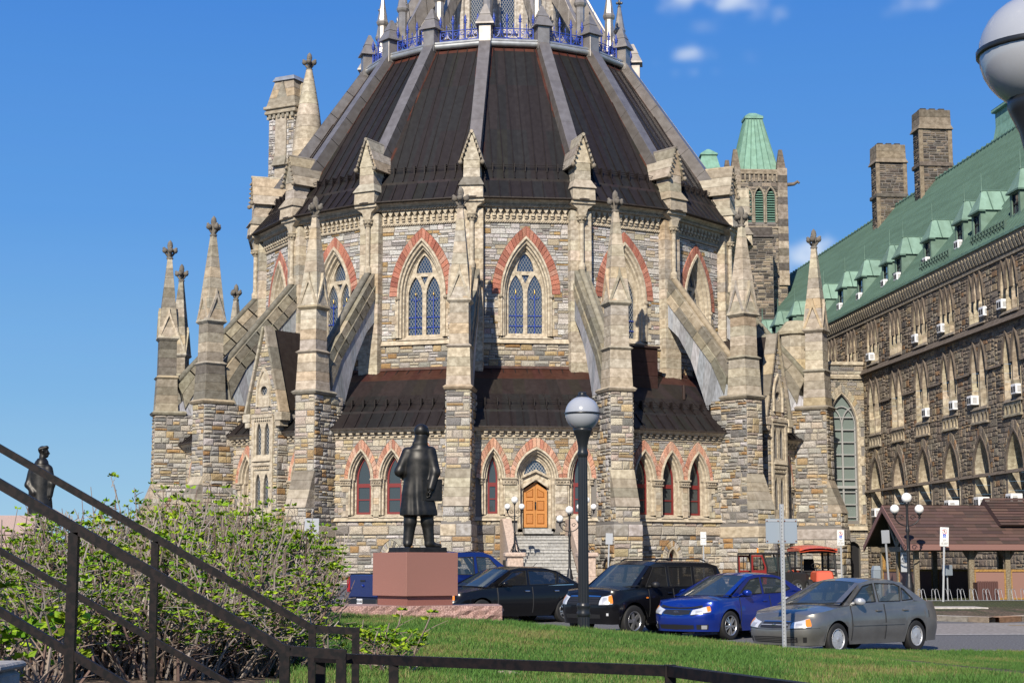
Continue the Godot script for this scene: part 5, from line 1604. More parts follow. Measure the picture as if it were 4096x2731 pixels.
func tower():
	var T := thing("stone_tower", "tall square stone tower with green copper pyramid roof and louvred belfry", "tower", Vector3(19.85, 0, -135.0), 0.05)
	var mb := MB.new()
	var hw := 2.15
	var holes := []
	for i in 3: holes.append(arch_poly(-0.95 + i * 0.95, 0.33, 29.15, 31.2, 31.95, 5))
	panel(mb, rectp(-hw, hw, 10, 33.4), holes, hw, 0.4)
	for q in [1, 2, 3]:
		mb.xf.basis = Basis(Vector3.UP, q * PI / 2)
		panel(mb, rectp(-hw, hw, 10, 33.4), [], hw)
	put(mb, "backing", M.mortar, T)
	var rb := MB.new()
	var rh := []
	for i in 3: rh.append(arch_poly(-0.95 + i * 0.95, 0.44, 29.0, 31.2, 32.1, 5))
	rb.xf = Transform3D(Basis.IDENTITY, Vector3(0, 0, hw))
	rubble(rb, -hw, hw, 22.0, 33.3, rh, P_TOWER, Vector2(0.18, 0.36), Vector2(0.3, 0.8), 0, null, 9, null, 0.05)
	for q in [1, 3]:
		rb.xf = Transform3D(Basis(Vector3.UP, q * PI / 2), Basis(Vector3.UP, q * PI / 2) * Vector3(0, 0, hw))
		rubble(rb, -hw, hw, 22.0, 33.3, [], P_TOWER, Vector2(0.18, 0.36), Vector2(0.3, 0.8), 0, null, 9, null, 0.05)
	put(rb, "stonework", M.rubble, T, "stuff")
	for i in 3:
		var w := part("belfry_opening", T, Vector3(-0.95 + i * 0.95, 0, hw))
		mb = MB.new(); mb.col = Color(0.36, 0.31, 0.24)
		arch_band(mb, 0, 29.1, [[0.46, 31.2, 32.15, 0.0], [0.45, 31.2, 32.13, 0.1], [0.36, 31.2, 32.0, 0.08], [0.33, 31.2, 31.95, -0.1]], 5)
		put(mb, "surround", M.ashlar, w)
		for s in 13:
			mb = MB.new(); mb.col = Color(0.17, 0.33, 0.27)
			var yy := 29.2 + s * 0.2
			mb.quad(Vector3(-0.33, yy, -0.05), Vector3(0.33, yy, -0.05), Vector3(0.33, yy + 0.16, -0.28), Vector3(-0.33, yy + 0.16, -0.28))
			put(mb, "louvre", M.verdigris, w)
	mb = MB.new(); mb.col = Color(0.33, 0.28, 0.21)
	for yy in [28.6, 33.3]: mb.bx(-hw - 0.12, hw + 0.12, yy, yy + 0.2, -hw - 0.12, hw + 0.12, 0.04)
	for i in 9: mb.bx(-1.5 + i * 0.37 - 0.07, -1.5 + i * 0.37 + 0.07, 32.5, 33.1, hw, hw + 0.12)
	mb.bx(-1.7, 1.7, 33.1, 33.3, hw, hw + 0.14)
	put(mb, "string_course", M.ashlar, T)
	for sx in [-1.0, 1.0]:
		for sz in [-1.0, 1.0]:
			mb = MB.new()
			shaft(mb, sz * 1.9, 0.42, 0.40, 24, 33.6, 0.6, P_TOWER, 0.42, 0.40, sx * 1.9)
			shaft(mb, sz * 1.85, 0.36, 0.14, 33.6, 35.2, 0.5, [[1, Color(0.2, 0.165, 0.13)]], 0.36, 0.14, sx * 1.85)
			put(mb, "corner_pinnacle", M.ashlar, T)
	mb = MB.new(); mb.col = Color(0.2, 0.17, 0.14)
	mb.tube([Vector3(2.2, 32.3, 1.9), Vector3(2.9, 32.35, 2.0), Vector3(3.2, 32.55, 2.05), Vector3(3.3, 32.4, 2.1)], 0.16, 6, 0.1)
	put(mb, "gargoyle", M.ashlar, T)
	mb = MB.new()
	for q in 4:
		mb.xf.basis = Basis(Vector3.UP, q * PI / 2)
		for i in 6:
			mb.col = Color(0.19, 0.35, 0.27) * R(0.88, 1.12)
			var t0 := -1 + i / 3.0; var t1 := -1 + (i + 1) / 3.0
			mb.quad(Vector3(t0 * 1.72, 33.45, 1.72), Vector3(t1 * 1.72, 33.45, 1.72), Vector3(t1 * 0.66, 38.1, 0.66), Vector3(t0 * 0.66, 38.1, 0.66))
	mb.xf.basis = Basis.IDENTITY; mb.col = Color(0.2, 0.38, 0.3)
	mb.bx(-0.78, 0.78, 38.1, 38.3, -0.78, 0.78, 0.03); mb.frust(-0.78, 0.78, -0.78, 0.78, -0.25, 0.25, -0.05, 0.05, 38.3, 38.75)
	put(mb, "pyramid_roof", M.verdigris, T)
	for q in 2:
		for i in 7:
			mb = MB.new(); mb.col = Color(0.12, 0.24, 0.19)
			mb.xf.basis = Basis(Vector3.UP, -q * PI / 2)
			var t0 := -1 + i / 3.0
			mb.tube([Vector3(t0 * 1.72, 33.48, 1.74), Vector3(t0 * 0.66, 38.1, 0.68)], 0.035, 4)
			put(mb, "seam", M.verdigris, T)
	# stack of blackened stone before it
	var S := thing("stone_stack", "blackened stone chimney stack standing before the green roofed tower", "chimney", Vector3(19.45, 0, -130.0))
	mb = MB.new(); mb.bx(-0.95, 0.95, 10, 27.2, -0.8, 0.8)
	put(mb, "core", M.mortar, S)
	rb = MB.new(); rb.xf.origin.z = 0.8
	rubble(rb, -0.95, 0.95, 20.0, 27.2, [], [[2, Color(0.09, 0.08, 0.07)], [2, Color(0.42, 0.35, 0.26)], [1, Color(0.2, 0.17, 0.13)]], Vector2(0.16, 0.32), Vector2(0.3, 0.8), 0, null, 9, null, 0.05)
	put(rb, "stonework", M.rubble, S, "stuff")
	mb = MB.new(); mb.col = Color(0.1, 0.09, 0.08)
	mb.frust(-1.1, 1.1, -0.95, 0.95, -0.95, 0.95, -0.8, 0.8, 27.2, 27.4); mb.bx(-0.95, 0.95, 27.4, 28.0, -0.8, 0.8, 0.03)
	put(mb, "cap", M.ashlar, S)
	var g := thing("copper_turret", "small green copper roof turret peeping beside the library roof", "turret", Vector3(16.75, 0, -140.0))
	mb = MB.new(); mb.col = Color(0.19, 0.37, 0.29)
	mb.bx(-0.9, 0.9, 20, 35.2, -0.9, 0.9); mb.frust(-0.9, 0.9, -0.9, 0.9, -0.62, 0.62, -0.62, 0.62, 35.2, 36.3)
	put(mb, "base", M.verdigris, g)
	mb = MB.new(); mb.col = Color(0.19, 0.37, 0.29)
	mb.bx(-0.75, 0.75, 36.3, 36.45, -0.75, 0.75, 0.03); mb.frust(-0.72, 0.72, -0.72, 0.72, -0.1, 0.1, -0.1, 0.1, 36.45, 36.95)
	put(mb, "cap", M.verdigris, g)
# ---------------------------------------------------------------- ground, kerbs, lawn
func kerb_z(x: float) -> float: return 31.7 + 0.09 * maxf(0.0, 4.0 - x)
func lawn_y(x: float, z: float) -> float:
	var h := 0.78 - 0.074 * maxf(0.0, x) * smoothstep(5.0, 28.0, z) + 0.04 * minf(5.0, maxf(0.0, -x))
	var zk := kerb_z(x)
	var z0 := lerpf(26.5, 21.5, clampf((x + 1.0) / 8.0, 0, 1))
	if z > z0: h = lerpf(h, 0.13, pow(clampf((z - z0) / (zk - z0), 0, 1), 1.7))
	return h
func ground():
	# base sheet to the horizon
	var mb := MB.new(); mb.col = Color(0.165, 0.165, 0.17)
	var zs := [-60.0, 20.0, 34.0, 44.0, 54.0, 64.0, 74.0, 84.0, 160.0, 1600.0]
	var xs := [-1600.0, -200.0, -60.0, -20.0, 0.0, 20.0, 60.0, 200.0, 1600.0]
	for i in zs.size() - 1:
		for j in xs.size() - 1:
			mb.quad(Vector3(xs[j], gnd(0, zs[i]), -zs[i]), Vector3(xs[j + 1], gnd(0, zs[i]), -zs[i]), Vector3(xs[j + 1], gnd(0, zs[i + 1]), -zs[i + 1]), Vector3(xs[j], gnd(0, zs[i + 1]), -zs[i + 1]))
	structure(mb, "ground", M.asphalt)
	# lawn mound in front
	mb = MB.new()
	var f := FastNoiseLite.new(); f.seed = 8; f.frequency = 0.35; f.fractal_octaves = 4
	var rows := []
	var X0 := -34.0; var X1 := 13.5
	var nx := 96; var nz := 80
	for j in nz + 1:
		var row := []
		for i in nx + 1:
			var x := lerpf(X0, X1, float(i) / nx)
			var z := lerpf(-6.0, kerb_z(x), float(j) / nz)
			row.append(Vector3(x, lawn_y(x, z) + 0.02 * f.get_noise_2d(x, z), -z))
		rows.append(row)
	var fine := FastNoiseLite.new(); fine.seed = 3; fine.frequency = 1.3; fine.fractal_octaves = 4
	for j in nz:
		for i in nx:
			var a: Vector3 = rows[j][i]
			var bare := bare_at(a.x + 0.2, -a.z + 0.2)
			mb.col = Color(0.055, 0.085, 0.022).lerp(Color(0.20, 0.145, 0.10), bare)
			var k := 0.85 + 0.4 * fine.get_noise_2d(a.x, a.z)
			mb.col = mb.col * k
			mb.quad(rows[j][i], rows[j][i + 1], rows[j + 1][i + 1], rows[j + 1][i])
	structure(mb, "lawn", M.earth)
	# kerb of the lawn
	mb = MB.new()
	var x := -34.0
	while x < 13.4:
		var x2 := minf(x + 1.5, 13.5)
		mb.col = Color(0.40, 0.38, 0.35) * R(0.85, 1.08)
		mb.xf = Transform3D.IDENTITY
		var p := Vector3(x, 0, -kerb_z(x)); var q := Vector3(x2 - 0.01, 0, -kerb_z(x2))
		var d := Vector3(0, 0, -0.16); var h := Vector3(0, 0.14, 0); var lo := Vector3(0, -0.1, 0)
		mb.quad(p + d + lo, q + d + lo, q + d + h, p + d + h); mb.quad(p + h, q + h, q + d + h, p + d + h); mb.quad(q + lo, p + lo, p + h, q + h)
		x = x2
	structure(mb, "kerb", M.concrete)
	# verge with the shelter, right of the road
	mb = MB.new()
	var edge := [Vector2(7.0, 66.0), Vector2(8.2, 58.0), Vector2(10.6, 50.5), Vector2(11.6, 47.2), Vector2(13.0, 46.0), Vector2(15.5, 48.2), Vector2(19.0, 50.2), Vector2(40.0, 54.0)]
	var fl := FastNoiseLite.new(); fl.seed = 21; fl.frequency = 0.8; fl.fractal_octaves = 4
	var rows2 := []
	for e in edge.size() - 1:
		for t in 6:
			var p: Vector2 = edge[e].lerp(edge[e + 1], t / 6.0)
			var row := []
			for k in 15:
				var zz := lerpf(p.y, 72.0, pow(k / 14.0, 1.2))
				var xx := lerpf(p.x, maxf(p.x, 12.0), pow(k / 14.0, 1.2)) if p.x < 12.0 else p.x
				row.append(Vector3(xx, gnd(0, zz) + 0.13 + 0.015 * fl.get_noise_2d(xx, zz) + (0.0 if k else -0.01), -zz))
			rows2.append(row)
	for i in rows2.size() - 1:
		for k in 14:
			var a: Vector3 = rows2[i][k]
			var g := clampf(0.5 + (k - 2.2) * 0.55 + 1.6 * fl.get_noise_2d(a.x * 2.0, a.z * 2.0), 0, 1)
			mb.col = Color(0.24, 0.18, 0.12).lerp(Color(0.10, 0.125, 0.04), g) * R(0.85, 1.12)
			mb.quad(rows2[i][k], rows2[i + 1][k], rows2[i + 1][k + 1], rows2[i][k + 1])
	structure(mb, "verge", M.earth)
	mb = MB.new()
	for e in edge.size() - 1:
		for t in 3:
			var p: Vector2 = edge[e].lerp(edge[e + 1], t / 3.0); var q: Vector2 = edge[e].lerp(edge[e + 1], (t + 0.98) / 3.0)
			var n := (q - p).normalized().orthogonal() * 0.2
			mb.col = [Color(0.44, 0.36, 0.28), Color(0.42, 0.25, 0.15), Color(0.46, 0.42, 0.36)][rng.randi() % 3] * R(0.9, 1.05)
			var P := func(v: Vector2, y: float) -> Vector3: return Vector3(v.x, gnd(0, v.y) + y, -v.y)
			mb.quad(P.call(p - n * -1.0, -0.05), P.call(q + n, -0.05), P.call(q + n, 0.145), P.call(p + n, 0.145))
			mb.quad(P.call(p + n, -0.05), P.call(q + n, -0.05), P.call(q + n, 0.145), P.call(p + n, 0.145))
			mb.quad(P.call(p - n, -0.05), P.call(q - n, -0.05), P.call(q - n, 0.145), P.call(p - n, 0.145))
			mb.quad(P.call(p + n, 0.145), P.call(q + n, 0.145), P.call(q - n, 0.145), P.call(p - n, 0.145))
	structure(mb, "verge_kerb", M.concrete)
	# pale pavement apron and gutter line across the drive
	mb = MB.new(); mb.col = Color(0.29, 0.265, 0.245)
	for i in 12:
		var x0 := 7.5 + i * 2.4
		mb.col = Color(0.29, 0.265, 0.245) * R(0.92, 1.06)
		var z0 := 40.3 + i * 0.15
		mb.quad(Vector3(x0, gnd(0, z0) + 0.005, -z0), Vector3(x0 + 2.39, gnd(0, z0) + 0.005, -z0), Vector3(x0 + 2.39, gnd(0, z0 + 5) + 0.005, -z0 - 5), Vector3(x0, gnd(0, z0 + 5) + 0.005, -z0 - 5))
	structure(mb, "pavement", M.concrete)
	mb = MB.new(); mb.col = Color(0.46, 0.44, 0.42)
	mb.quad(Vector3(7.5, gnd(0, 39.9) + 0.009, -39.9), Vector3(36, gnd(0, 41.5) + 0.009, -41.5), Vector3(36, gnd(0, 41.8) + 0.009, -41.8), Vector3(7.5, gnd(0, 40.2) + 0.009, -40.2))
	structure(mb, "gutter_strip", M.concrete)
	# yellow wheelchair bay marking, worn
	mb = MB.new(); mb.col = Color(0.62, 0.40, 0.10)
	for q in [[12.95, 44.3, 0.5, 0.12], [13.35, 44.15, 0.75, 0.10], [13.2, 43.85, 0.35, 0.12], [13.75, 44.4, 0.35, 0.12], [13.5, 44.5, 0.18, 0.25]]:
		mb.quad(Vector3(q[0], gnd(0, q[1]) + 0.0125, -q[1]), Vector3(q[0] + q[2], gnd(0, q[1]) + 0.0125, -q[1]), Vector3(q[0] + q[2], gnd(0, q[1] + q[3]) + 0.0125, -q[1] - q[3]), Vector3(q[0], gnd(0, q[1] + q[3]) + 0.0125, -q[1] - q[3]))
	structure(mb, "road_marking", M.asphalt)
	mb = MB.new(); mb.col = Color(0.50, 0.47, 0.43)
	mb.xf.origin = Vector3(11.9, gnd(0, 52.5), -52.5)
	mb.bx(-2.2, 2.6, 0.0, 0.16, -0.8, 0.8, 0.01)
	structure(mb, "sidewalk", M.concrete)
	grass()
func bare_at(x: float, z: float) -> float:
	# the trodden dirt path on the right, the mulch bed under the roses and a few worn patches
	var f := FastNoiseLite.new() if bare_noise == null else bare_noise
	bare_noise = f; f.seed = 12; f.frequency = 0.6; f.fractal_octaves = 3
	var b := 0.0
	var n := f.get_noise_2d(x, z) * 0.5
	if x > 2.0:
		var px := itp(PATH, z)
		b = maxf(b, clampf(1.25 - absf(x - px + n * 0.5) / lerpf(0.55, 0.34, clampf((z - 19.0) / 6.0, 0, 1)), 0, 1) * clampf((28.0 - z) / 3.0, 0, 1))
	var bx := -0.104 * z - 0.25 + n * 0.7
	if z < 26.5: b = maxf(b, clampf((bx - x) / 0.25, 0, 1))
	b = maxf(b, clampf(1.0 - Vector2(x - 0.9, (z - 13.6) * 0.7).length() / 0.5 + n, 0, 1) * 0.9)
	b = maxf(b, clampf(1.0 - Vector2(x - 1.9, (z - 13.9) * 0.6).length() / 0.8 + n, 0, 1) * 0.9)
	return b
const PATH := [[12.0, 7.2], [15.0, 6.6], [19.0, 5.95], [21.5, 5.6], [24.0, 5.0], [26.5, 3.9], [29.0, 2.4]]
var bare_noise: FastNoiseLite = null
func tuft(sd: int, n: int, h: float, spread: float, tone: Color) -> ArrayMesh:
	var r := RandomNumberGenerator.new(); r.seed = sd
	var mb := MB.new()
	for i in n:
		var a := r.randf() * TAU
		var o := Vector3(cos(a), 0, sin(a)) * r.randf() * spread
		var hh := h * r.randf_range(0.6, 1.15)
		var lean := Vector3(r.randf_range(-1, 1), 0, r.randf_range(-1, 1)) * hh * 0.45
		var wv := Vector3(cos(a + 1.3), 0, sin(a + 1.3)) * 0.005
		var k := r.randf_range(0.75, 1.25)
		mb.col = Color(tone.r * k * r.randf_range(0.85, 1.3), tone.g * k, tone.b * k)
		if r.randf() < 0.05: mb.col = Color(0.20, 0.17, 0.075) * k
		var mid := o + Vector3(0, hh * 0.6, 0) + lean * 0.35; var tip := o + Vector3(0, hh, 0) + lean
		mb.quad(o - wv, o + wv, mid + wv * 0.8, mid - wv * 0.8); mb.tri(mid - wv * 0.8, mid + wv * 0.8, tip)
	return mb.arr()
func grass():
	var r := RandomNumberGenerator.new(); r.seed = 77
	var xf := []
	for i in 150000:
		var z := 11.5 + 22.3 * pow(r.randf(), 1.25)
		var x := r.randf_range(-0.16 * z, 0.34 * z)
		if x > 13.2 or z > kerb_z(x) - 0.05: continue
		var b := bare_at(x, z)
		if b > 0.25 and r.randf() < b * 1.1: continue
		var s := r.randf_range(0.7, 1.25) * (1.0 + 0.25 * bare_noise.get_noise_2d(x * 2.0 + 50, z * 2.0))
		if x > 1.5:
			var px := itp(PATH, z)
			s *= lerpf(0.28, 1.0, clampf((absf(x - px) - 0.3) / 1.6, 0, 1)) * (0.62 if x > px else 1.0)
		xf.append(Transform3D(Basis(Vector3.UP, r.randf() * TAU).scaled(Vector3(s, s * r.randf_range(0.8, 1.15), s)), Vector3(x, lawn_y(x, z) - 0.005, -z)))
	var g := Node3D.new(); g.name = "grass"; add_child(g)
	g.set_meta("kind", "stuff"); g.set_meta("label", "green spring grass covering the lawn slope"); g.set_meta("category", "grass")
	var patch := FastNoiseLite.new(); patch.seed = 91; patch.frequency = 0.55; patch.fractal_octaves = 4
	var sets := [[], [], [], []]
	for t in xf:
		var q := patch.get_noise_2d(t.origin.x, t.origin.z * 0.6) * 4.2 + r.randf_range(-0.8, 0.8) + 0.1
		sets[clampi(int(q + 1.5), 0, 3)].append(t)
	for v in 4:
		var mm := MultiMesh.new()
		mm.transform_format = MultiMesh.TRANSFORM_3D
		mm.mesh = tuft(100 + v, 9, 0.085, 0.05, [Color(0.052, 0.135, 0.020), Color(0.064, 0.158, 0.022), Color(0.082, 0.170, 0.026), Color(0.135, 0.165, 0.042)][v])
		var mine: Array = sets[v]
		mm.instance_count = mine.size()
		for i in mine.size(): mm.set_instance_transform(i, mine[i])
		var mi := MultiMeshInstance3D.new(); mi.name = "grass_tufts"; mi.multimesh = mm; mi.material_override = M.grass
		mi.set_meta("kind", "stuff")
		g.add_child(mi, true)
# ---------------------------------------------------------------- steps of the library, shelter, signs, racks
func street():
	mat("rack_steel", Color(0.22, 0.23, 0.25), 0.45, {"metal": 0.5})
	staircase()
	shelter()
	signs()
	var k := 0
	for q in [[13.75, 58.0], [14.65, 58.05], [15.55, 58.15], [16.45, 58.25], [17.35, 58.3]]:
		var b := thing("bike_rack", "grey steel loop bicycle rack, " + ["leftmost of the row, left of the sign post", "second from left, right of the sign post", "middle of the row, by the shelter post", "in front of the brown slatted bin", "rightmost of the row"][k], "bike rack", Vector3(q[0], gnd(0, q[1]) + 0.13, -q[1]), 0.0, "bicycle racks before the shelter")
		for i in 2:
			var mb := MB.new()
			var o := Vector3(-0.2 + i * 0.42, 0, 0)
			for s in 2:
				var pts := []
				for t in 7: pts.append(o + Vector3(-0.07 + s * 0.12 + 0.045 * (1 - cos(t * PI / 6)) - 0.03, 0.36 + 0.05 * sin(t * PI / 6), 0.02))
				mb.tube([o + Vector3(-0.13 + s * 0.12, 0.02, 0.16)] + pts + [o + Vector3(0.02 + s * 0.13, 0.02, 0.16)], 0.011, 5)
			put(mb, "hoop", M.rack_steel, b)
		var mb2 := MB.new()
		mb2.tube([Vector3(-0.42, 0.02, 0.16), Vector3(0.42, 0.02, 0.16)], 0.013, 5); mb2.tube([Vector3(-0.42, 0.02, -0.16), Vector3(0.42, 0.02, -0.16)], 0.013, 5)
		put(mb2, "ground_bar", M.rack_steel, b)
		k += 1
	var bin := thing("litter_bin", "brown slatted litter bin against the shelter wall", "bin", Vector3(16.4, gnd(0, 58.9) + 0.13, -58.75))
	mat("bin_brown", Color(0.075, 0.03, 0.025), 0.6)
	for i in 9:
		var mb := MB.new(); mb.bx(-0.36 + i * 0.08, -0.295 + i * 0.08, 0.02, 0.66, 0.27, 0.30, 0.006)
		put(mb, "slat", M.bin_brown, bin)
	var mb3 := MB.new()
	mb3.bx(-0.36, 0.36, 0, 0.62, -0.27, 0.27, 0.01)
	put(mb3, "bin_body", M.bin_brown, bin)
func staircase():
	var S := thing("entrance_staircase", "grey stone steps rising to the library door between pink cheek walls", "stairs", LC, ang(0.5))
	# steps from the ground at z 24.4 up to the landing at z 20.4
	var n := 15
	for i in n:
		var y0 := 0.72 + i * 0.165; var z1 := 24.6 - i * 0.29
		var cut := [-1.42, R(-0.5, 0.6), 1.42]
		for c in 2:
			var mb := MB.new(); mb.col = Color(0.40, 0.40, 0.385) * R(0.82, 1.12)
			mb.bx(cut[c] + 0.003, cut[c + 1] - 0.003, y0 - 0.16 if i else 0.4, y0 + 0.165, 19.3, z1 - 0.002 * c, 0.012)
			mb.bx(cut[c] + 0.003, cut[c + 1] - 0.003, y0 + 0.12, y0 + 0.166, z1 - 0.32, z1 + 0.035, 0.01)
			put(mb, "step", M.concrete, S)
	var mb := MB.new(); mb.col = Color(0.42, 0.42, 0.40)
	mb.bx(-0.72, 0.72, 3.3, 3.42, 19.2, 20.1, 0.012); mb.bx(-0.68, 0.68, 3.42, 3.58, 18.7, 19.75, 0.012)
	put(mb, "landing", M.concrete, S)
	for sg in [-1.0, 1.0]:
		mb = MB.new(); mb.xf.basis = ZY; mb.col = Color(0.56, 0.44, 0.36)
		var pr := PackedVector2Array([Vector2(19.2, 0.5), Vector2(24.4, 0.5), Vector2(24.4, 1.9), Vector2(20.4, 4.05), Vector2(19.2, 4.05)])
		mb.xf.origin.x = sg * 1.66
		mb.prism(pr, -0.22, 0.22, 0.02, true)
		put(mb, "cheek_wall", M.concrete, S)
		mb = MB.new(); mb.col = Color(0.57, 0.45, 0.37)
		mb.xf.origin = Vector3(sg * 1.72, 0, 24.6)
		mb.bx(-0.46, 0.46, 0.4, 1.2, -0.46, 0.46, 0.03); mb.bx(-0.38, 0.38, 1.2, 2.12, -0.38, 0.38, 0.03)
		mb.bx(-0.5, 0.5, 2.12, 2.34, -0.5, 0.5, 0.05)
		put(mb, "newel_pedestal", M.concrete, S)
		mb = MB.new()
		for t in 6: mb.bx(sg * 1.95 - 0.02, sg * 1.95 + 0.02, 0.8, 2.0, 21.5 + t * 0.4, 21.53 + t * 0.4)
		put(mb, "iron_rail", M.black_iron, S)
func shelter():
	mat("timber_yellow", Color(1, 1, 1), 0.7, {"vc": true, "tex": noise_tex(31, 0.03, 4, Color(0.7, 0.66, 0.6), Color(1, 1, 1), 256, 1.6, FastNoiseLite.TYPE_SIMPLEX, 0.3), "scale": Vector3.ONE * 1.0})
	mat("shelter_panel", Color(0.235, 0.13, 0.105), 0.8)
	mat("shelter_fascia", Color(0.20, 0.105, 0.09), 0.75)
	mat("shingle", Color(1, 1, 1), 0.95, {"vc": true})
	var S := thing("timber_shelter", "open timber shelter with brown shingle roof and wall panels", "shelter", Vector3(14.03, gnd(0, 59) + 0.13, -59.0), deg_to_rad(4))
	# local x to the right along the front, z towards the road; y from the verge
	var L := 11.0; var D := 4.0
	var ey := 1.92; var ry := 3.35
	var mid := -D / 2
	var mb := MB.new()
	for slope in 2:
		for r in 12:
			var t0 := r / 12.0; var t1 := (r + 1) / 12.0
			var za := lerpf(0.55, mid, t0); var zb := lerpf(0.55, mid, t1 + 0.01)
			var ya := lerpf(ey, ry, t0); var yb := lerpf(ey, ry, t1 + 0.01)
			if slope: za = 2 * mid - za; zb = 2 * mid - zb
			var x := -0.5
			while x < L:
				var w := R(0.18, 0.75)
				mb.col = [Color(0.078, 0.046, 0.037), Color(0.10, 0.058, 0.046), Color(0.062, 0.039, 0.032), Color(0.088, 0.052, 0.043)][rng.randi() % 4] * R(0.88, 1.12)
				mb.quad(Vector3(x, ya + 0.02, za), Vector3(minf(x + w, L), ya + 0.02, za), Vector3(minf(x + w, L), yb, zb), Vector3(x, yb, zb))
				x += w
	put(mb, "shingles", M.shingle, S, "stuff")
	mb = MB.new()
	mb.bx(-0.52, L, ey - 0.2, ey + 0.005, 0.50, 0.55)
	put(mb, "fascia", M.shelter_fascia, S)
	for sg in [-1.0, 1.0]:
		mb = MB.new(); mb.xf = Transform3D(Basis(Vector3(0, 0, 1), Vector3.UP, Vector3(-1, 0, 0)), Vector3(-0.5, 0, mid))
		var e := Vector2(sg * (0.55 - mid), ey); var a := Vector2(0, ry)
		mb.prism(PackedVector2Array([e, a, a - Vector2(0, 0.24), e - Vector2(0, 0.2)]), -0.02, 0.03, 0.0, true)
		put(mb, "bargeboard", M.shelter_fascia, S)
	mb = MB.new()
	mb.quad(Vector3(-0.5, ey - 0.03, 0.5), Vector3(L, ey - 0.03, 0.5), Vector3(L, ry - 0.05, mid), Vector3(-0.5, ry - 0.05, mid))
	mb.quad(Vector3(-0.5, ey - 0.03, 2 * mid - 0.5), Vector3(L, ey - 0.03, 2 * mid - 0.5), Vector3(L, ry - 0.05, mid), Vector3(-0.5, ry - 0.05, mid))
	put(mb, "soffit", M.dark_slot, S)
	# higher roof further along
	mb = MB.new()
	for slope in 2:
		for r in 10:
			var t0 := r / 10.0; var t1 := (r + 1) / 10.0
			var za := lerpf(-0.3, mid, t0); var zb := lerpf(-0.3, mid, t1)
			var ya := lerpf(2.6, 3.62, t0); var yb := lerpf(2.6, 3.62, t1)
			if slope: za = 2 * mid - za; zb = 2 * mid - zb
			var x := 3.25 - t0 * 0.0
			while x < L:
				var w := R(0.18, 0.75)
				mb.col = [Color(0.078, 0.046, 0.037), Color(0.10, 0.058, 0.046), Color(0.062, 0.039, 0.032)][rng.randi() % 3] * R(0.9, 1.1)
				mb.quad(Vector3(x, ya + 0.02, za), Vector3(minf(x + w, L), ya + 0.02, za), Vector3(minf(x + w, L), yb, zb), Vector3(x, yb, zb))
				x += w
	mb.col = Color(0.06, 0.03, 0.025)
	mb.tri(Vector3(3.25, 2.6, -0.3), Vector3(3.25, 2.6, 2 * mid + 0.3), Vector3(3.25, 3.62, mid))
	put(mb, "upper_shingles", M.shingle, S, "stuff")
	# posts and frames
	var grey := Color(0.27, 0.235, 0.17); var yel := Color(0.42, 0.25, 0.07)
	var posts := [[0.05, 0.0], [2.0, 0.0], [3.3, 0.0], [4.55, 0.0], [6.0, 0.0], [8.0, 0.0], [10.5, 0.0], [0.05, -D], [2.0, -D], [4.5, -D], [7.0, -D], [10.5, -D], [0.05, mid]]
	for p in posts:
		mb = MB.new(); mb.col = grey * R(0.9, 1.15)
		mb.bx(p[0] - 0.09, p[0] + 0.09, -0.1, ey - 0.02, p[1] - 0.09, p[1] + 0.09, 0.012)
		put(mb, "post", M.timber_yellow, S)
	for p in posts:
		if p[0] < 0.1 or p[1] < -0.1: continue
		for sg in [-1.0, 1.0]:
			mb = MB.new(); mb.col = grey * 0.6
			mb.tube([Vector3(p[0], 1.35, p[1]), Vector3(p[0] + sg * 0.34, ey - 0.06, p[1])], 0.07, 4)
			put(mb, "brace", M.timber_yellow, S)
	for q in [[0.0, -0.0], [0.0, -D]]:
		mb = MB.new(); mb.col = grey * 0.8
		mb.bx(-0.4, L, ey - 0.22, ey - 0.04, q[1] - 0.07, q[1] + 0.07)
		put(mb, "beam", M.timber_yellow, S)
	# gable truss
	mb = MB.new(); mb.col = grey
	mb.bx(-0.05, 0.1, ey - 0.24, ey - 0.06, -D, 0.1)
	mb.tube([Vector3(0.02, ey - 0.1, mid), Vector3(0.02, ry - 0.2, mid)], 0.07, 4)
	mb.tube([Vector3(0.02, ey - 0.1, mid), Vector3(0.02, 2.75, mid + 1.0)], 0.07, 4); mb.tube([Vector3(0.02, ey - 0.1, mid), Vector3(0.02, 2.75, mid - 1.0)], 0.07, 4)
	put(mb, "truss", M.timber_yellow, S)
	var spans := [[2.09, 3.21, 0.0], [3.39, 4.46, 0.0], [4.64, 5.91, 0.0], [6.09, 7.91, 0.0], [8.09, 10.41, 0.0], [0.14, 1.91, -D], [2.09, 4.41, -D], [4.59, 6.91, -D], [7.09, 10.41, -D]]
	for s in spans:
		mb = MB.new(); mb.bx(s[0], s[1], 0.08, 0.98, s[2] - 0.03, s[2] + 0.03)
		put(mb, "wall_panel", M.shelter_panel, S)
		mb = MB.new(); mb.col = yel
		mb.bx(s[0], s[1], 0.98, 1.06, s[2] - 0.06, s[2] + 0.06); mb.bx(s[0], s[1], 0.02, 0.08, s[2] - 0.05, s[2] + 0.05)
		mb.bx(s[0], s[0] + 0.05, 0.08, 0.98, s[2] - 0.05, s[2] + 0.05); mb.bx(s[1] - 0.05, s[1], 0.08, 0.98, s[2] - 0.05, s[2] + 0.05)
		put(mb, "panel_frame", M.timber_yellow, S)
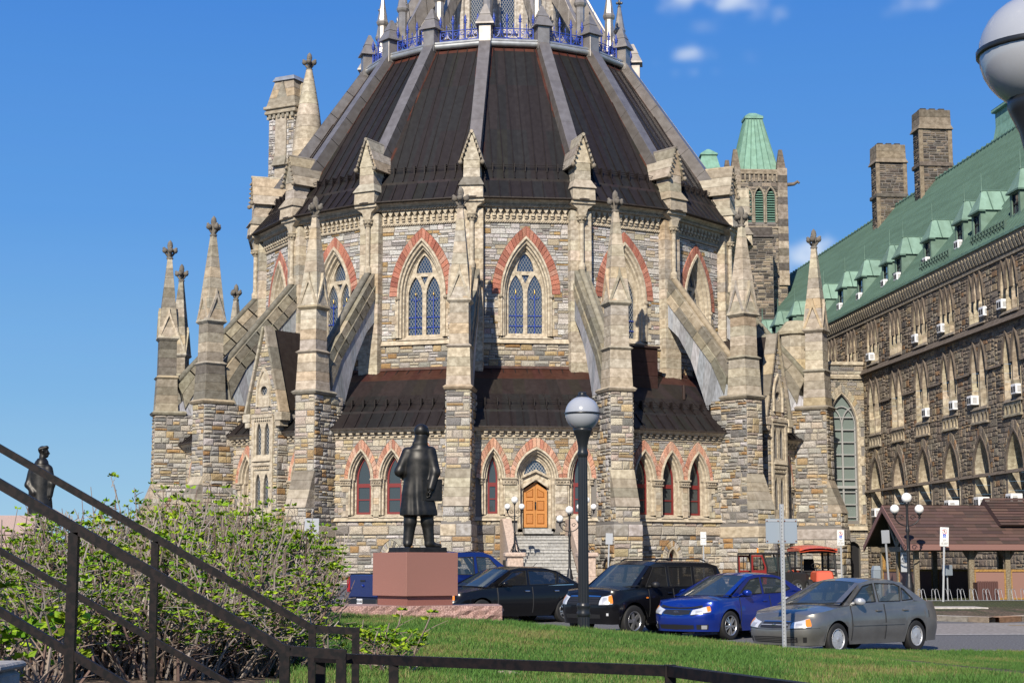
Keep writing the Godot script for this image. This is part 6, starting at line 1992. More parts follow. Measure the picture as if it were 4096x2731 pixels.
	for s in [[-D + 0.09, mid - 0.09], [mid + 0.09, -0.09]]:
		mb = MB.new(); mb.bx(0.02, 0.08, 0.08, 0.98, s[0], s[1])
		put(mb, "wall_panel", M.shelter_panel, S)
		mb = MB.new(); mb.col = yel
		mb.bx(0.0, 0.1, 0.98, 1.06, s[0], s[1]); mb.bx(0.0, 0.1, 0.08, ey - 0.2, s[0], s[0] + 0.05); mb.bx(0.0, 0.1, 0.08, ey - 0.2, s[1] - 0.05, s[1])
		put(mb, "panel_frame", M.timber_yellow, S)
func text(s: String, size: float, m: Material, par: Node, at: Vector3, called := "lettering", turn := 0.0) -> MeshInstance3D:
	var t := TextMesh.new()
	t.text = s; t.font_size = 64; t.pixel_size = size / 64.0; t.depth = 0.004
	var f := SystemFont.new(); f.font_names = PackedStringArray(["Droid Sans"]); f.font_weight = 600
	t.font = f
	var o := putm(t, called, m, par)
	o.position = at; o.rotation.y = turn
	return o
func sign_post(called: String, label: String, at: Vector3, turn: float, h: float, w: float, ph: float, face: String, lean := 0.0) -> Node3D:
	# face: "back" shows bare metal, "park" the restricted parking face, "time" the loading face
	var s := thing(called, label, "sign", at, turn)
	s.rotation.z = lean
	var mb := MB.new()
	mb.bx(-0.03, 0.03, -0.15, h, -0.022, -0.004, 0.002); mb.bx(-0.03, -0.012, -0.15, h, -0.004, 0.018); mb.bx(0.012, 0.03, -0.15, h, -0.004, 0.018)
	put(mb, "post", M.galvanised, s)
	mb = MB.new()
	var z := 0.022
	mb.bx(-w / 2, w / 2, h - ph, h, z, z + 0.008, 0.003)
	put(mb, "panel", M.sign_white if face != "back" else M.galvanised, s)
	if face == "back": return s
	var zf := z + 0.010
	mb = MB.new()
	var e := 0.02
	for q in [[-w / 2 + e, w / 2 - e, h - e - 0.008, h - e], [-w / 2 + e, w / 2 - e, h - ph + e, h - ph + e + 0.008], [-w / 2 + e, -w / 2 + e + 0.008, h - ph + e, h - e], [w / 2 - e - 0.008, w / 2 - e, h - ph + e, h - e]]: mb.bx(q[0], q[1], q[2], q[3], z + 0.007, zf)
	put(mb, "border", M.sign_green, s)
	if face == "park":
		mb = MB.new()
		var c := Vector3(0, h - ph * 0.22, zf)
		var pts := []
		for i in 21: pts.append(c + Vector3(cos(i * TAU / 20), sin(i * TAU / 20), 0) * w * 0.27)
		mb.tube(pts, w * 0.035, 4)
		mb.tube([c + Vector3(-w * 0.19, w * 0.19, 0), c + Vector3(w * 0.19, -w * 0.19, 0)], w * 0.03, 4)
		put(mb, "prohibition_ring", M.sign_red, s)
		text("R", w * 0.42, M.black_iron, s, c + Vector3(0, 0, 0.004))
		mb = MB.new(); var b := Vector3(0, h - ph * 0.45, 0)
		mb.bx(-w * 0.19, w * 0.19, b.y - w * 0.2, b.y + w * 0.2, z + 0.006, zf)
		put(mb, "blue_square", M.sign_blue, s)
		mb = MB.new(); zf += 0.003
		mb.ball(Vector3(-w * 0.03, b.y + w * 0.14, zf), w * 0.03, 6)
		mb.tube([Vector3(-w * 0.03, b.y + w * 0.1, zf), Vector3(-w * 0.02, b.y, zf), Vector3(w * 0.07, b.y, zf), Vector3(w * 0.11, b.y - w * 0.12, zf)], w * 0.02, 4)
		pts = []
		for i in 9: pts.append(Vector3(-w * 0.01 + w * 0.09 * cos(2.2 + i * 0.5), b.y - w * 0.05 + w * 0.09 * sin(2.2 + i * 0.5), zf))
		mb.tube(pts, w * 0.018, 4)
		put(mb, "wheelchair_symbol", M.sign_white, s)
		text("BY PERMIT", w * 0.13, M.black_iron, s, Vector3(0, h - ph * 0.65, zf)); text("ONLY", w * 0.13, M.black_iron, s, Vector3(0, h - ph * 0.71, zf))
		mb = MB.new(); mb.bx(-w * 0.36, w * 0.36, h - ph * 0.78, h - ph * 0.765, z + 0.006, zf)
		put(mb, "rule", M.black_iron, s)
		text("AVEC PERMIS", w * 0.12, M.black_iron, s, Vector3(0, h - ph * 0.84, zf)); text("SEULEMENT", w * 0.12, M.black_iron, s, Vector3(0, h - ph * 0.90, zf))
	else:
		text("DELIVERIES", w * 0.15, M.black_iron, s, Vector3(0, h - ph * 0.14, zf)); text("ONLY", w * 0.15, M.black_iron, s, Vector3(0, h - ph * 0.24, zf)); text("30 min.", w * 0.15, M.black_iron, s, Vector3(0, h - ph * 0.34, zf))
		mb = MB.new(); mb.bx(-w * 0.36, w * 0.30, h - ph * 0.52, h - ph * 0.47, z + 0.006, zf); mb.prism(PackedVector2Array([Vector2(w * 0.24, h - ph * 0.56), Vector2(w * 0.4, h - ph * 0.5), Vector2(w * 0.24, h - ph * 0.44)]), z + 0.006, zf)
		put(mb, "arrow", M.black_iron, s)
		text("LIVRAISONS", w * 0.15, M.black_iron, s, Vector3(0, h - ph * 0.66, zf)); text("SEULEMENT", w * 0.15, M.black_iron, s, Vector3(0, h - ph * 0.77, zf)); text("30 min.", w * 0.15, M.black_iron, s, Vector3(0, h - ph * 0.88, zf))
	return s
func signs():
	mat("sign_white", Color(0.80, 0.81, 0.80), 0.45)
	mat("sign_red", Color(0.55, 0.02, 0.03), 0.5)
	mat("sign_blue", Color(0.02, 0.10, 0.48), 0.5)
	mat("sign_green", Color(0.04, 0.10, 0.09), 0.5)
	mat("sign_back", Color(0.27, 0.32, 0.37), 0.5, {"metal": 0.3})
	mat("rust", Color(0.16, 0.05, 0.02), 0.8)
	var by := lawn_y(4.84, 30.3)
	var a := thing("double_sign", "bare grey back of a two panel sign on a perforated post before grey car", "sign", Vector3(4.84, by, -30.3), 0.05)
	var mb := MB.new()
	mb.bx(-0.034, 0.034, -0.2, 2.60, -0.02, -0.002, 0.002); mb.bx(-0.034, -0.02, -0.2, 2.60, -0.002, 0.03); mb.bx(0.02, 0.034, -0.2, 2.60, -0.002, 0.03)
	put(mb, "post", M.galvanised, a)
	mb = MB.new()
	for i in 40: mb.bx(-0.006, 0.006, 0.1 + i * 0.062, 0.117 + i * 0.062, -0.002, 0.0)
	put(mb, "post_hole", M.dark_slot, a, "stuff")
	for q in [[-0.285, -0.005], [0.005, 0.285]]:
		mb = MB.new(); mb.bx(q[0], q[1], 1.90, 2.34, -0.04, -0.03, 0.004)
		put(mb, "panel", M.sign_back, a)
	mb = MB.new()
	for yy in [1.94, 2.30]:
		for xx in [-0.26, -0.06, 0.06, 0.26]: mb.ball(Vector3(xx, yy, -0.025), 0.014, 6)
	put(mb, "bolt", M.rust, a)
	mb = MB.new(); mb.bx(-0.285, 0.285, 2.29, 2.32, -0.03, -0.022)
	put(mb, "bracket", M.galvanised, a)
	sign_post("parking_sign", "tall white restricted parking sign leaning before brown shelter", Vector3(14.62, gnd(0, 58) + 0.13, -57.6), -0.1, 2.5, 0.29, 0.64, "park", -0.05)
	sign_post("parking_sign", "white restricted parking sign beside library pier, right of orange tractor", Vector3(14.0, gnd(0, 72), -72.0), -0.05, 2.62, 0.30, 0.66, "park")
	sign_post("delivery_sign", "small white deliveries sign with black arrow above black SUV roof", Vector3(8.6, gnd(0, 76), -76.0), 0.0, 2.55, 0.26, 0.58, "time")
	sign_post("sign_back", "grey blank sign back on thin post beside library steps", Vector3(4.28, gnd(0, 76), -76.0), 0.0, 2.5, 0.32, 0.5, "back", -0.04)
	sign_post("sign_back", "grey blank sign back on leaning post left of triple lamp", Vector3(13.25, gnd(0, 59.5) + 0.1, -59.5), 0.15, 2.45, 0.30, 0.46, "back", 0.05)
	sign_post("sign_back", "blue grey blank sign back standing behind the rose bushes", Vector3(-4.98, gnd(0, 42), -42.0), 0.1, 2.75, 0.36, 0.5, "back")
	var n := thing("notice_board", "small grey notice with dark print hung at shelter corner", "sign", Vector3(13.72, gnd(0, 59) + 1.1, -59.05), -0.06)
	mb = MB.new(); mb.bx(-0.16, 0.16, 0, 0.95, -0.01, 0.01, 0.003)
	put(mb, "panel", M.galvanised, n)
	var ln := 0
	for s in ["Please", "Butt off", "Here", "S.V.P.", "éteindre", "ici"]:
		text(s, 0.085, M.dark_slot, n, Vector3(0, 0.84 - ln * 0.13, 0.012)); ln += 1
	var box := thing("meter_box", "grey metal box on a pole at the shelter entrance", "box", Vector3(15.1, gnd(0, 58.6) + 0.13, -58.8), 0.4)
	mb = MB.new(); mb.tube([Vector3(0, 0, 0), Vector3(0, 1.05, 0)], 0.03, 8); put(mb, "pole", M.galvanised, box)
	mb = MB.new(); mb.bx(-0.15, 0.15, 0.85, 1.22, -0.1, 0.12, 0.015); put(mb, "case", M.sign_back, box)
	var ph := thing("pay_station", "blue grey pay station box beside the leaning sign post", "box", Vector3(12.95, gnd(0, 60) + 0.1, -60.3), 0.2)
	mb = MB.new(); mb.bx(-0.14, 0.14, 0, 1.05, -0.12, 0.12, 0.02); mb.frust(-0.14, 0.14, -0.12, 0.12, -0.08, 0.14, -0.12, 0.05, 1.05, 1.2)
	put(mb, "case", M.sign_back, ph)
# ---------------------------------------------------------------- vehicles
func itp(a: Array, x: float) -> float:   # table of [x, y], x rising
	if x <= a[0][0]: return a[0][1]
	for i in a.size() - 1:
		if x <= a[i + 1][0]:
			var t: float = (x - a[i][0]) / (a[i + 1][0] - a[i][0])
			return lerpf(a[i][1], a[i + 1][1], t)
	return a[-1][1]
func catmull(pts: Array, per: int) -> Array:
	var o := []
	for i in pts.size() - 1:
		var p0: Vector2 = pts[maxi(i - 1, 0)]; var p1: Vector2 = pts[i]; var p2: Vector2 = pts[i + 1]; var p3: Vector2 = pts[mini(i + 2, pts.size() - 1)]
		for t in per: o.append(p1.cubic_interpolate(p2, p0, p3, float(t) / per))
	o.append(pts[-1])
	return o
class Car:
	var plan := []      # Vector2(x, z) nose centre -> tail centre along one side
	var top := []       # [x, y] table of the shoulder line, x rising
	var L := 4.5
	var W := 1.7
	var sill := 0.2
	var wheels := [1.3, -1.3]
	var r := 0.3
	var arch := 0.36
	var nose := 0.14
	var tail := 0.08
	var tuck := 0.05
	var host
	func bottom(x: float, z: float) -> float:
		var b := sill
		if absf(z) > W * 0.5 - 0.3:
			for w in wheels:
				var d: float = absf(x - w)
				if d < arch: b = maxf(b, r + sqrt(arch * arch - d * d) - 0.0)
		return b
	func at(pf: float, v: float, side: float) -> Vector3:
		var n := plan.size() - 1
		var f := clampf(pf, 0, 1) * n
		var i := mini(int(f), n - 1)
		var q: Vector2 = plan[i].lerp(plan[i + 1], f - i)
		var tg: Vector2 = (plan[mini(i + 2, n)] - plan[maxi(i - 1, 0)]).normalized()
		var nrm := Vector2(-tg.y, tg.x)      # outward
		if nrm.dot(Vector2(q.x * 0.4, q.y + 0.3)) < 0: nrm = -nrm
		var yb := bottom(q.x, q.y); var yt: float = host.itp(top, q.x)
		var fr := smoothstep(L * 0.5 - 0.55, L * 0.5, q.x); var re := smoothstep(L * 0.5 - 0.4, L * 0.5, -q.x)
		# side bulges at the middle, tucks in below, turns in at the shoulder
		var y := lerpf(yb, yt, v)
		var u := clampf((y - sill) / (yt - sill), 0, 1)
		var ins := tuck * pow(1.0 - smoothstep(0.0, 0.5, u), 1.5) + (0.045 + nose * fr + tail * re) * pow(smoothstep(0.55, 1.0, u), 1.8)
		q -= nrm * ins
		return Vector3(q.x, y, maxf(q.y, 0.0) * side)
	func p_at_x(x: float) -> float:
		for i in plan.size() - 1:
			if plan[i].x >= x and plan[i + 1].x <= x and plan[i].y > 0.4:
				return (i + (plan[i].x - x) / maxf(1e-5, plan[i].x - plan[i + 1].x)) / (plan.size() - 1)
		return 0.5
	func v_at(x: float, z: float, y: float) -> float:
		var yb := bottom(x, z)
		return (y - yb) / (host.itp(top, x) - yb)
	func shell(mb, nv := 12):
		for side in [1.0, -1.0]:
			var rows := []
			for i in plan.size():
				var row := []
				for k in nv + 1: row.append(at(float(i) / (plan.size() - 1), float(k) / nv, side))
				rows.append(row)
			mb.grid(rows, side > 0)
	func decks(mb, spans: Array, crown := 0.045):
		for s in spans:
			var rows := []
			for i in plan.size():
				var e := at(float(i) / (plan.size() - 1), 1.0, 1.0)
				if e.x > s[1] + 0.06 or e.x < s[0] - 0.06: continue
				var row := []
				for k in 13:
					var t := k / 6.0 - 1.0
					row.append(Vector3(e.x, e.y + crown * (1 - t * t) * (1 - pow(absf(t), 6.0)), e.z * t))
				rows.append(row)
			if rows.size() > 1: mb.grid(rows, true)
	# strip of the body side between two places p and two heights, set proud by off
	func patch(mb, p0: float, p1: float, a0: float, a1: float, b0: float, b1: float, side: float, off := 0.006, nu := 8, nv := 4):
		var rows := []
		for i in nu + 1:
			var t := float(i) / nu
			var p := lerpf(p0, p1, t)
			var base := at(p, 0.0, side)
			var row := []
			for k in nv + 1:
				var y := lerpf(lerpf(a0, b0, t), lerpf(a1, b1, t), float(k) / nv)
				var v := v_at(base.x, absf(base.z), y)
				var q := at(p, clampf(v, 0, 1), side)
				var q2 := at(minf(p + 0.004, 1.0), clampf(v, 0, 1), side); var q1 := at(maxf(p - 0.004, 0.0), clampf(v, 0, 1), side); var q3 := at(p, clampf(v + 0.03, 0, 1.03), side); var q4 := at(p, clampf(v - 0.03, -0.03, 1), side)
				var nn := (q2 - q1).cross(q3 - q4).normalized()
				if nn.dot(Vector3(q.x * 0.3, 0, q.z + 0.001 * side)) < 0: nn = -nn
				row.append(q + nn * off)
			rows.append(row)
		mb.grid(rows, side > 0)
func wheel(par: Node, x: float, z: float, r: float, w: float, rimr: float, style: String):
	var o := part("wheel", par, Vector3(x, r, z))
	var sg := signf(z)
	var xf := Transform3D(Basis(Vector3(1, 0, 0), Vector3(0, 0, sg), Vector3(0, -sg, 0)), Vector3.ZERO)   # lathe axis along z
	var mb := MB.new(); mb.xf = xf
	mb.lathe([[rimr, -w / 2], [r - 0.03, -w / 2 - 0.005], [r - 0.008, -w / 2 + 0.02], [r, -w / 4], [r, w / 4], [r - 0.008, w / 2 - 0.02], [r - 0.03, w / 2 + 0.005], [rimr + 0.01, w / 2], [rimr, w / 2 - 0.01]], 28)
	put(mb, "tyre", M.rubber, o)
	mb = MB.new(); mb.xf = xf
	mb.lathe([[rimr, -w / 2], [rimr - 0.01, w / 2 - 0.03], [rimr, w / 2 - 0.005], [rimr - 0.012, w / 2 - 0.002], [rimr - 0.022, w / 2 - 0.02]], 28)
	mb.lathe([[0.055, w / 2 - 0.03], [0.05, w / 2 - 0.012], [0.0, w / 2 - 0.008]], 14)
	var n: int = {"five": 5, "ten": 10, "cover": 8}[style]
	for s in n:
		var a := TAU * s / n
		var tw: float = {"five": 0.042, "ten": 0.016, "cover": 0.055}[style]
		if style == "ten": a += 0.12 * (1 if s % 2 else -1)
		var d := Vector3(cos(a), 0, sin(a)); var t := Vector3(-sin(a), 0, cos(a))
		var r0 := 0.04; var r1 := rimr - 0.008
		var y0 := w / 2 - 0.025; var y1 := w / 2 - 0.012
		mb.quad(d * r0 + t * tw * 0.8 + Vector3(0, y1, 0), d * r1 + t * tw + Vector3(0, y0, 0), d * r1 - t * tw + Vector3(0, y0, 0), d * r0 - t * tw * 0.8 + Vector3(0, y1, 0))
		mb.quad(d * r0 + t * tw * 0.8 + Vector3(0, y1, 0), d * r0 + t * tw * 0.8 + Vector3(0, y1 - 0.04, 0), d * r1 + t * tw + Vector3(0, y0 - 0.04, 0), d * r1 + t * tw + Vector3(0, y0, 0))
		mb.quad(d * r0 - t * tw * 0.8 + Vector3(0, y1, 0), d * r0 - t * tw * 0.8 + Vector3(0, y1 - 0.04, 0), d * r1 - t * tw + Vector3(0, y0 - 0.04, 0), d * r1 - t * tw + Vector3(0, y0, 0))
	put(mb, "rim", M.rim_silver if style != "cover" else M.hubcap, o)
	mb = MB.new(); mb.xf = xf
	mb.lathe([[rimr - 0.01, w / 2 - 0.09], [0.0, w / 2 - 0.085]], 20)
	put(mb, "brake", M.dark_slot, o)
# greenhouse: tables in x (rising): roof height, half width of the roof edge; belt line height; side windows as polygons
func cabin(par: Node, car: Car, paint: Material, prof: Array, belt: float, wins: Array, glass_rows: Array, side_glass: Material):
	# prof: [x, y, half width] from cowl (front) to tail, x falling
	var nx := prof.size()
	var edge_y := []; var edge_w := []; var bw := []
	for p in prof:
		edge_y.append([p[0], p[1]]); edge_w.append([p[0], p[2]])
		bw.append([p[0], minf(p[2] + 0.12, car.at(car.p_at_x(clampf(p[0], -car.L / 2 + 0.25, car.L / 2 - 0.7)), 1.0, 1.0).z - 0.01)])
	edge_y.reverse(); edge_w.reverse(); bw.reverse()
	# roof, windscreen and rear window strip
	var roof := MB.new()
	var strips := {}
	for i in nx - 1:
		var rows := []
		for s in 5:
			var t := s / 4.0
			var a: Array = prof[i]; var b: Array = prof[i + 1]
			var y := lerpf(a[1], b[1], t); var w := lerpf(a[2], b[2], t); var x := lerpf(a[0], b[0], t)
			var slope := absf(b[1] - a[1]) / maxf(0.01, Vector2(b[0] - a[0], b[1] - a[1]).length())
			var row := []
			for k in 13:
				var u := k / 6.0 - 1.0
				var c := (1 - u * u)
				row.append(Vector3(x + c * 0.13 * slope * (1.0 if a[0] > 0 else -1.0), y + c * 0.045 * (1 - slope * 0.6), w * u))
			rows.append(row)
		if i in glass_rows:
			var g := MB.new(); var gr := []
			for row in rows: gr.append(row.slice(1, 12))
			g.grid(gr, true)
			put(g, "windscreen" if i == glass_rows[0] else "rear_window", M.car_glass, par)
			var l := []; var rr := []
			for row in rows: l.append(row.slice(0, 2)); rr.append(row.slice(11, 13))
			roof.grid(l, true); roof.grid(rr, true)
		else: roof.grid(rows, true)
	put(roof, "roof", paint, par)
	# sides
	var outl := PackedVector2Array()
	for p in prof: outl.append(Vector2(p[0], p[1]))
	outl.append(Vector2(prof[-1][0], belt - 0.02)); outl.append(Vector2(prof[0][0], belt - 0.02))
	if Geometry2D.is_polygon_clockwise(outl): outl.reverse()
	var holes := []
	for w in wins:
		var q := PackedVector2Array(w)
		if Geometry2D.is_polygon_clockwise(q): q.reverse()
		holes.append(q)
	for side in [1.0, -1.0]:
		var zf := func(x: float, y: float, off: float) -> float:
			var ye := maxf(itp(edge_y, x), belt + 0.03)
			return side * (lerpf(itp(bw, x), itp(edge_w, x), clampf((y - belt) / (ye - belt), 0, 1)) + off)
		var tmp := MB.new(); panel(tmp, outl, holes, 0.0)
		var m := MB.new()
		for i in range(0, tmp.v.size(), 3):
			var pa := []
			for k in 3:
				var q := tmp.v[i + k]
				pa.append(Vector3(q.x, q.y, zf.call(q.x, q.y, 0.0)))
			m.tri(pa[0], pa[1], pa[2])
		put(m, "pillar_frame", paint, par)
		for h in holes:
			var t2 := MB.new(); t2.flat(h, 0.0)
			var g := MB.new()
			for i in range(0, t2.v.size(), 3):
				var pa := []
				for k in 3:
					var q := t2.v[i + k]
					pa.append(Vector3(q.x, q.y, zf.call(q.x, q.y, -0.012)))
				g.tri(pa[0], pa[1], pa[2])
			put(g, "side_window", side_glass, par)
			var e := MB.new()   # rubber edge
			for i in h.size():
				var a: Vector2 = h[i]; var b: Vector2 = h[(i + 1) % h.size()]
				e.tube([Vector3(a.x, a.y, zf.call(a.x, a.y, 0.0)), Vector3(b.x, b.y, zf.call(b.x, b.y, 0.0))], 0.011, 4)
			put(e, "window_trim", M.rubber, par)
func interior(par: Node, x0: float, x1: float, w: float, seat_y: float, front_x: float, rear_x: float):
	var mb := MB.new()
	mb.bx(x1, x0, 0.25, 0.34, -w, w); mb.bx(x0 - 0.15, x0 + 0.1, 0.3, seat_y + 0.28, -w, w, 0.05)
	put(mb, "dashboard", M.cabin_dark, par)
	for sx in [front_x, rear_x]:
		for sz in [-0.37, 0.37]:
			mb = MB.new()
			mb.frust(sx - 0.28, sx + 0.25, sz - 0.25, sz + 0.25, sx - 0.28, sx + 0.25, sz - 0.25, sz + 0.25, 0.3, seat_y - 0.1, 0.03)
			mb.frust(sx - 0.36, sx - 0.16, sz - 0.24, sz + 0.24, sx - 0.50, sx - 0.38, sz - 0.19, sz + 0.19, seat_y - 0.12, seat_y + 0.42, 0.04)
			mb.frust(sx - 0.52, sx - 0.42, sz - 0.12, sz + 0.12, sx - 0.54, sx - 0.45, sz - 0.11, sz + 0.11, seat_y + 0.46, seat_y + 0.64, 0.03)
			put(mb, "seat", M.seat_grey, par)
	mb = MB.new()
	var pts := []
	for i in 17: pts.append(Vector3(front_x + 0.42 + 0.06 * sin(i * TAU / 16), seat_y + 0.22 + 0.17 * sin(i * TAU / 16), -0.37 + 0.18 * cos(i * TAU / 16)))
	mb.tube(pts, 0.016, 5)
	put(mb, "steering_wheel", M.cabin_dark, par)
func mirrors(par: Node, x: float, y: float, z: float, m: Material):
	for sg in [-1.0, 1.0]:
		var mb := MB.new()
		mb.xf = Transform3D(Basis.IDENTITY.scaled(Vector3(0.75, 0.62, 1.15)), Vector3(x, y, sg * (z + 0.12)))
		mb.ball(Vector3.ZERO, 0.115, 12)
		mb.xf = Transform3D.IDENTITY
		mb.tube([Vector3(x + 0.03, y - 0.04, sg * (z - 0.06)), Vector3(x, y - 0.03, sg * (z + 0.06))], 0.03, 6)
		put(mb, "mirror", m, par)
func lines(par: Node, car: Car, xs: Array, y0: float, y1s: Array, hx: Array, hy: float, hm: Material):
	for side in [1.0, -1.0]:
		for i in xs.size():
			var mb := MB.new()
			var p := car.p_at_x(xs[i])
			car.patch(mb, p - 0.0013, p + 0.0013, y0, y1s[i], y0, y1s[i], side, 0.004, 1, 10)
			put(mb, "door_gap", M.dark_slot, par)
		for x in hx:
			var mb := MB.new()
			var q := car.at(car.p_at_x(x), car.v_at(x, car.W * 0.5, hy), side)
			mb.bx(x - 0.085, x + 0.085, hy - 0.018, hy + 0.018, minf(q.z, q.z + side * 0.035), maxf(q.z, q.z + side * 0.035), 0.01)
			put(mb, "door_handle", hm, par)
func both(par: Node, called: String, m: Material, car: Car, a: Array, off := 0.006, nu := 8, nv := 4):
	for side in [1.0, -1.0]:
		var mb := MB.new()
		car.patch(mb, a[0], a[1], a[2], a[3], a[4], a[5], side, off, nu, nv)
		put(mb, called, m, par)
func full(par: Node, called: String, m: Material, car: Car, a: Array, off := 0.006, nu := 8, nv := 4):
	var mb := MB.new()
	for side in [1.0, -1.0]: car.patch(mb, a[0], a[1], a[2], a[3], a[4], a[5], side, off, nu, nv)
	put(mb, called, m, par)
func underbody(par: Node, car: Car):
	var mb := MB.new()
	mb.bx(-car.L / 2 + 0.35, car.L / 2 - 0.35, car.sill - 0.02, 0.62, -car.W / 2 + 0.27, car.W / 2 - 0.27)
	put(mb, "underbody", M.dark_slot, par)
func base_car(L: float, W: float, sill: float, wx: Array, r: float, arch: float, plan: Array, top: Array) -> Car:
	var c := Car.new()
	c.host = self; c.L = L; c.W = W; c.sill = sill; c.wheels = wx; c.r = r; c.arch = arch
	var pts := []
	for p in plan: pts.append(Vector2(p[0], p[1]))
	c.plan = catmull(pts, 9); c.top = top
	return c
func sedan_plan(L: float, W: float, nr: float) -> Array:
	var h := L / 2; var w := W / 2
	return [[h, 0.0], [h - 0.015, w * 0.35], [h - 0.07 * nr, w * 0.62], [h - 0.21 * nr, w * 0.84], [h - 0.5, w * 0.965], [h - 0.95, w * 0.995], [0.5, w], [-0.4, w], [-h + 1.0, w * 0.995], [-h + 0.5, w * 0.96], [-h + 0.2, w * 0.86], [-h + 0.06, w * 0.62], [-h + 0.01, w * 0.35], [-h, 0.0]]
func car_materials():
	mat("rubber", Color(0.012, 0.012, 0.012), 0.75)
	mat("rim_silver", Color(0.55, 0.56, 0.57), 0.28, {"metal": 0.85})
	mat("hubcap", Color(0.50, 0.51, 0.52), 0.4, {"metal": 0.5})
	mat("chrome", Color(0.75, 0.76, 0.78), 0.08, {"metal": 1.0})
	mat("cabin_dark", Color(0.02, 0.02, 0.022), 0.8)
	mat("seat_grey", Color(0.12, 0.12, 0.115), 0.9)
	mat("car_glass", Color(0.05, 0.075, 0.08, 0.42), 0.02, {"spec": 0.9})
	mat("tinted_glass", Color(0.008, 0.010, 0.012, 0.86), 0.02, {"spec": 0.9})
	mat("lamp_glass", Color(0.78, 0.80, 0.82), 0.06, {"metal": 0.35, "coat": 1.0})
	mat("lamp_clear", Color(0.9, 0.93, 0.95, 0.18), 0.02, {"spec": 0.9})
	mat("lamp_reflector", Color(0.7, 0.71, 0.72), 0.12, {"metal": 0.95})
	mat("lamp_pale", Color(0.62, 0.64, 0.65), 0.25, {"coat": 1.0, "metal": 0.2})
	mat("amber", Color(0.75, 0.22, 0.02), 0.12, {"coat": 1.0})
	mat("tail_red", Color(0.35, 0.01, 0.012), 0.12, {"coat": 1.0})
	var dust := noise_tex(61, 0.012, 5, Color(0.86, 0.86, 0.86), Color(1, 1, 1), 256, 1.5)
	mat("paint_grey", Color(0.20, 0.197, 0.182), 0.36, {"metal": 0.55, "coat": 0.8, "tex": dust, "scale": Vector3.ONE * 0.7})
	mat("paint_blue", Color(0.003, 0.026, 0.25), 0.3, {"metal": 0.45, "coat": 1.0})
	mat("paint_black", Color(0.005, 0.005, 0.006), 0.22, {"spec": 0.35, "coat": 0.35})
	mat("paint_navy", Color(0.006, 0.018, 0.13), 0.3, {"metal": 0.3, "coat": 1.0})
	mat("trim_black", Color(0.014, 0.014, 0.015), 0.5)
	mat("plate", Color(0.72, 0.73, 0.74), 0.5)
func vehicles():
	car_materials()
	grey_sedan(); blue_sedan(); black_suv(); black_sedan(); pickup(); tractors()
func headlamp(par: Node, car: Car, a: Array, amber: Array, big := true):
	# reflector behind a clear cover
	both(par, "headlight", M.lamp_pale, car, a, 0.006, 8, 4)
	both(par, "headlight_bulb", M.hubcap, car, [lerpf(a[0], a[1], 0.25), lerpf(a[0], a[1], 0.6), a[2] + 0.02, a[3] - 0.02, a[2] + 0.02, a[3] - 0.02], 0.009, 4, 3)
	both(par, "turn_signal", M.amber, car, amber, 0.010, 4, 3)
	both(par, "headlight_rim", M.trim_black, car, [a[0] - 0.002, a[1] + 0.002, a[2] - 0.012, a[2] + 0.002, a[4] - 0.012, a[4] + 0.002], 0.007, 8, 1)
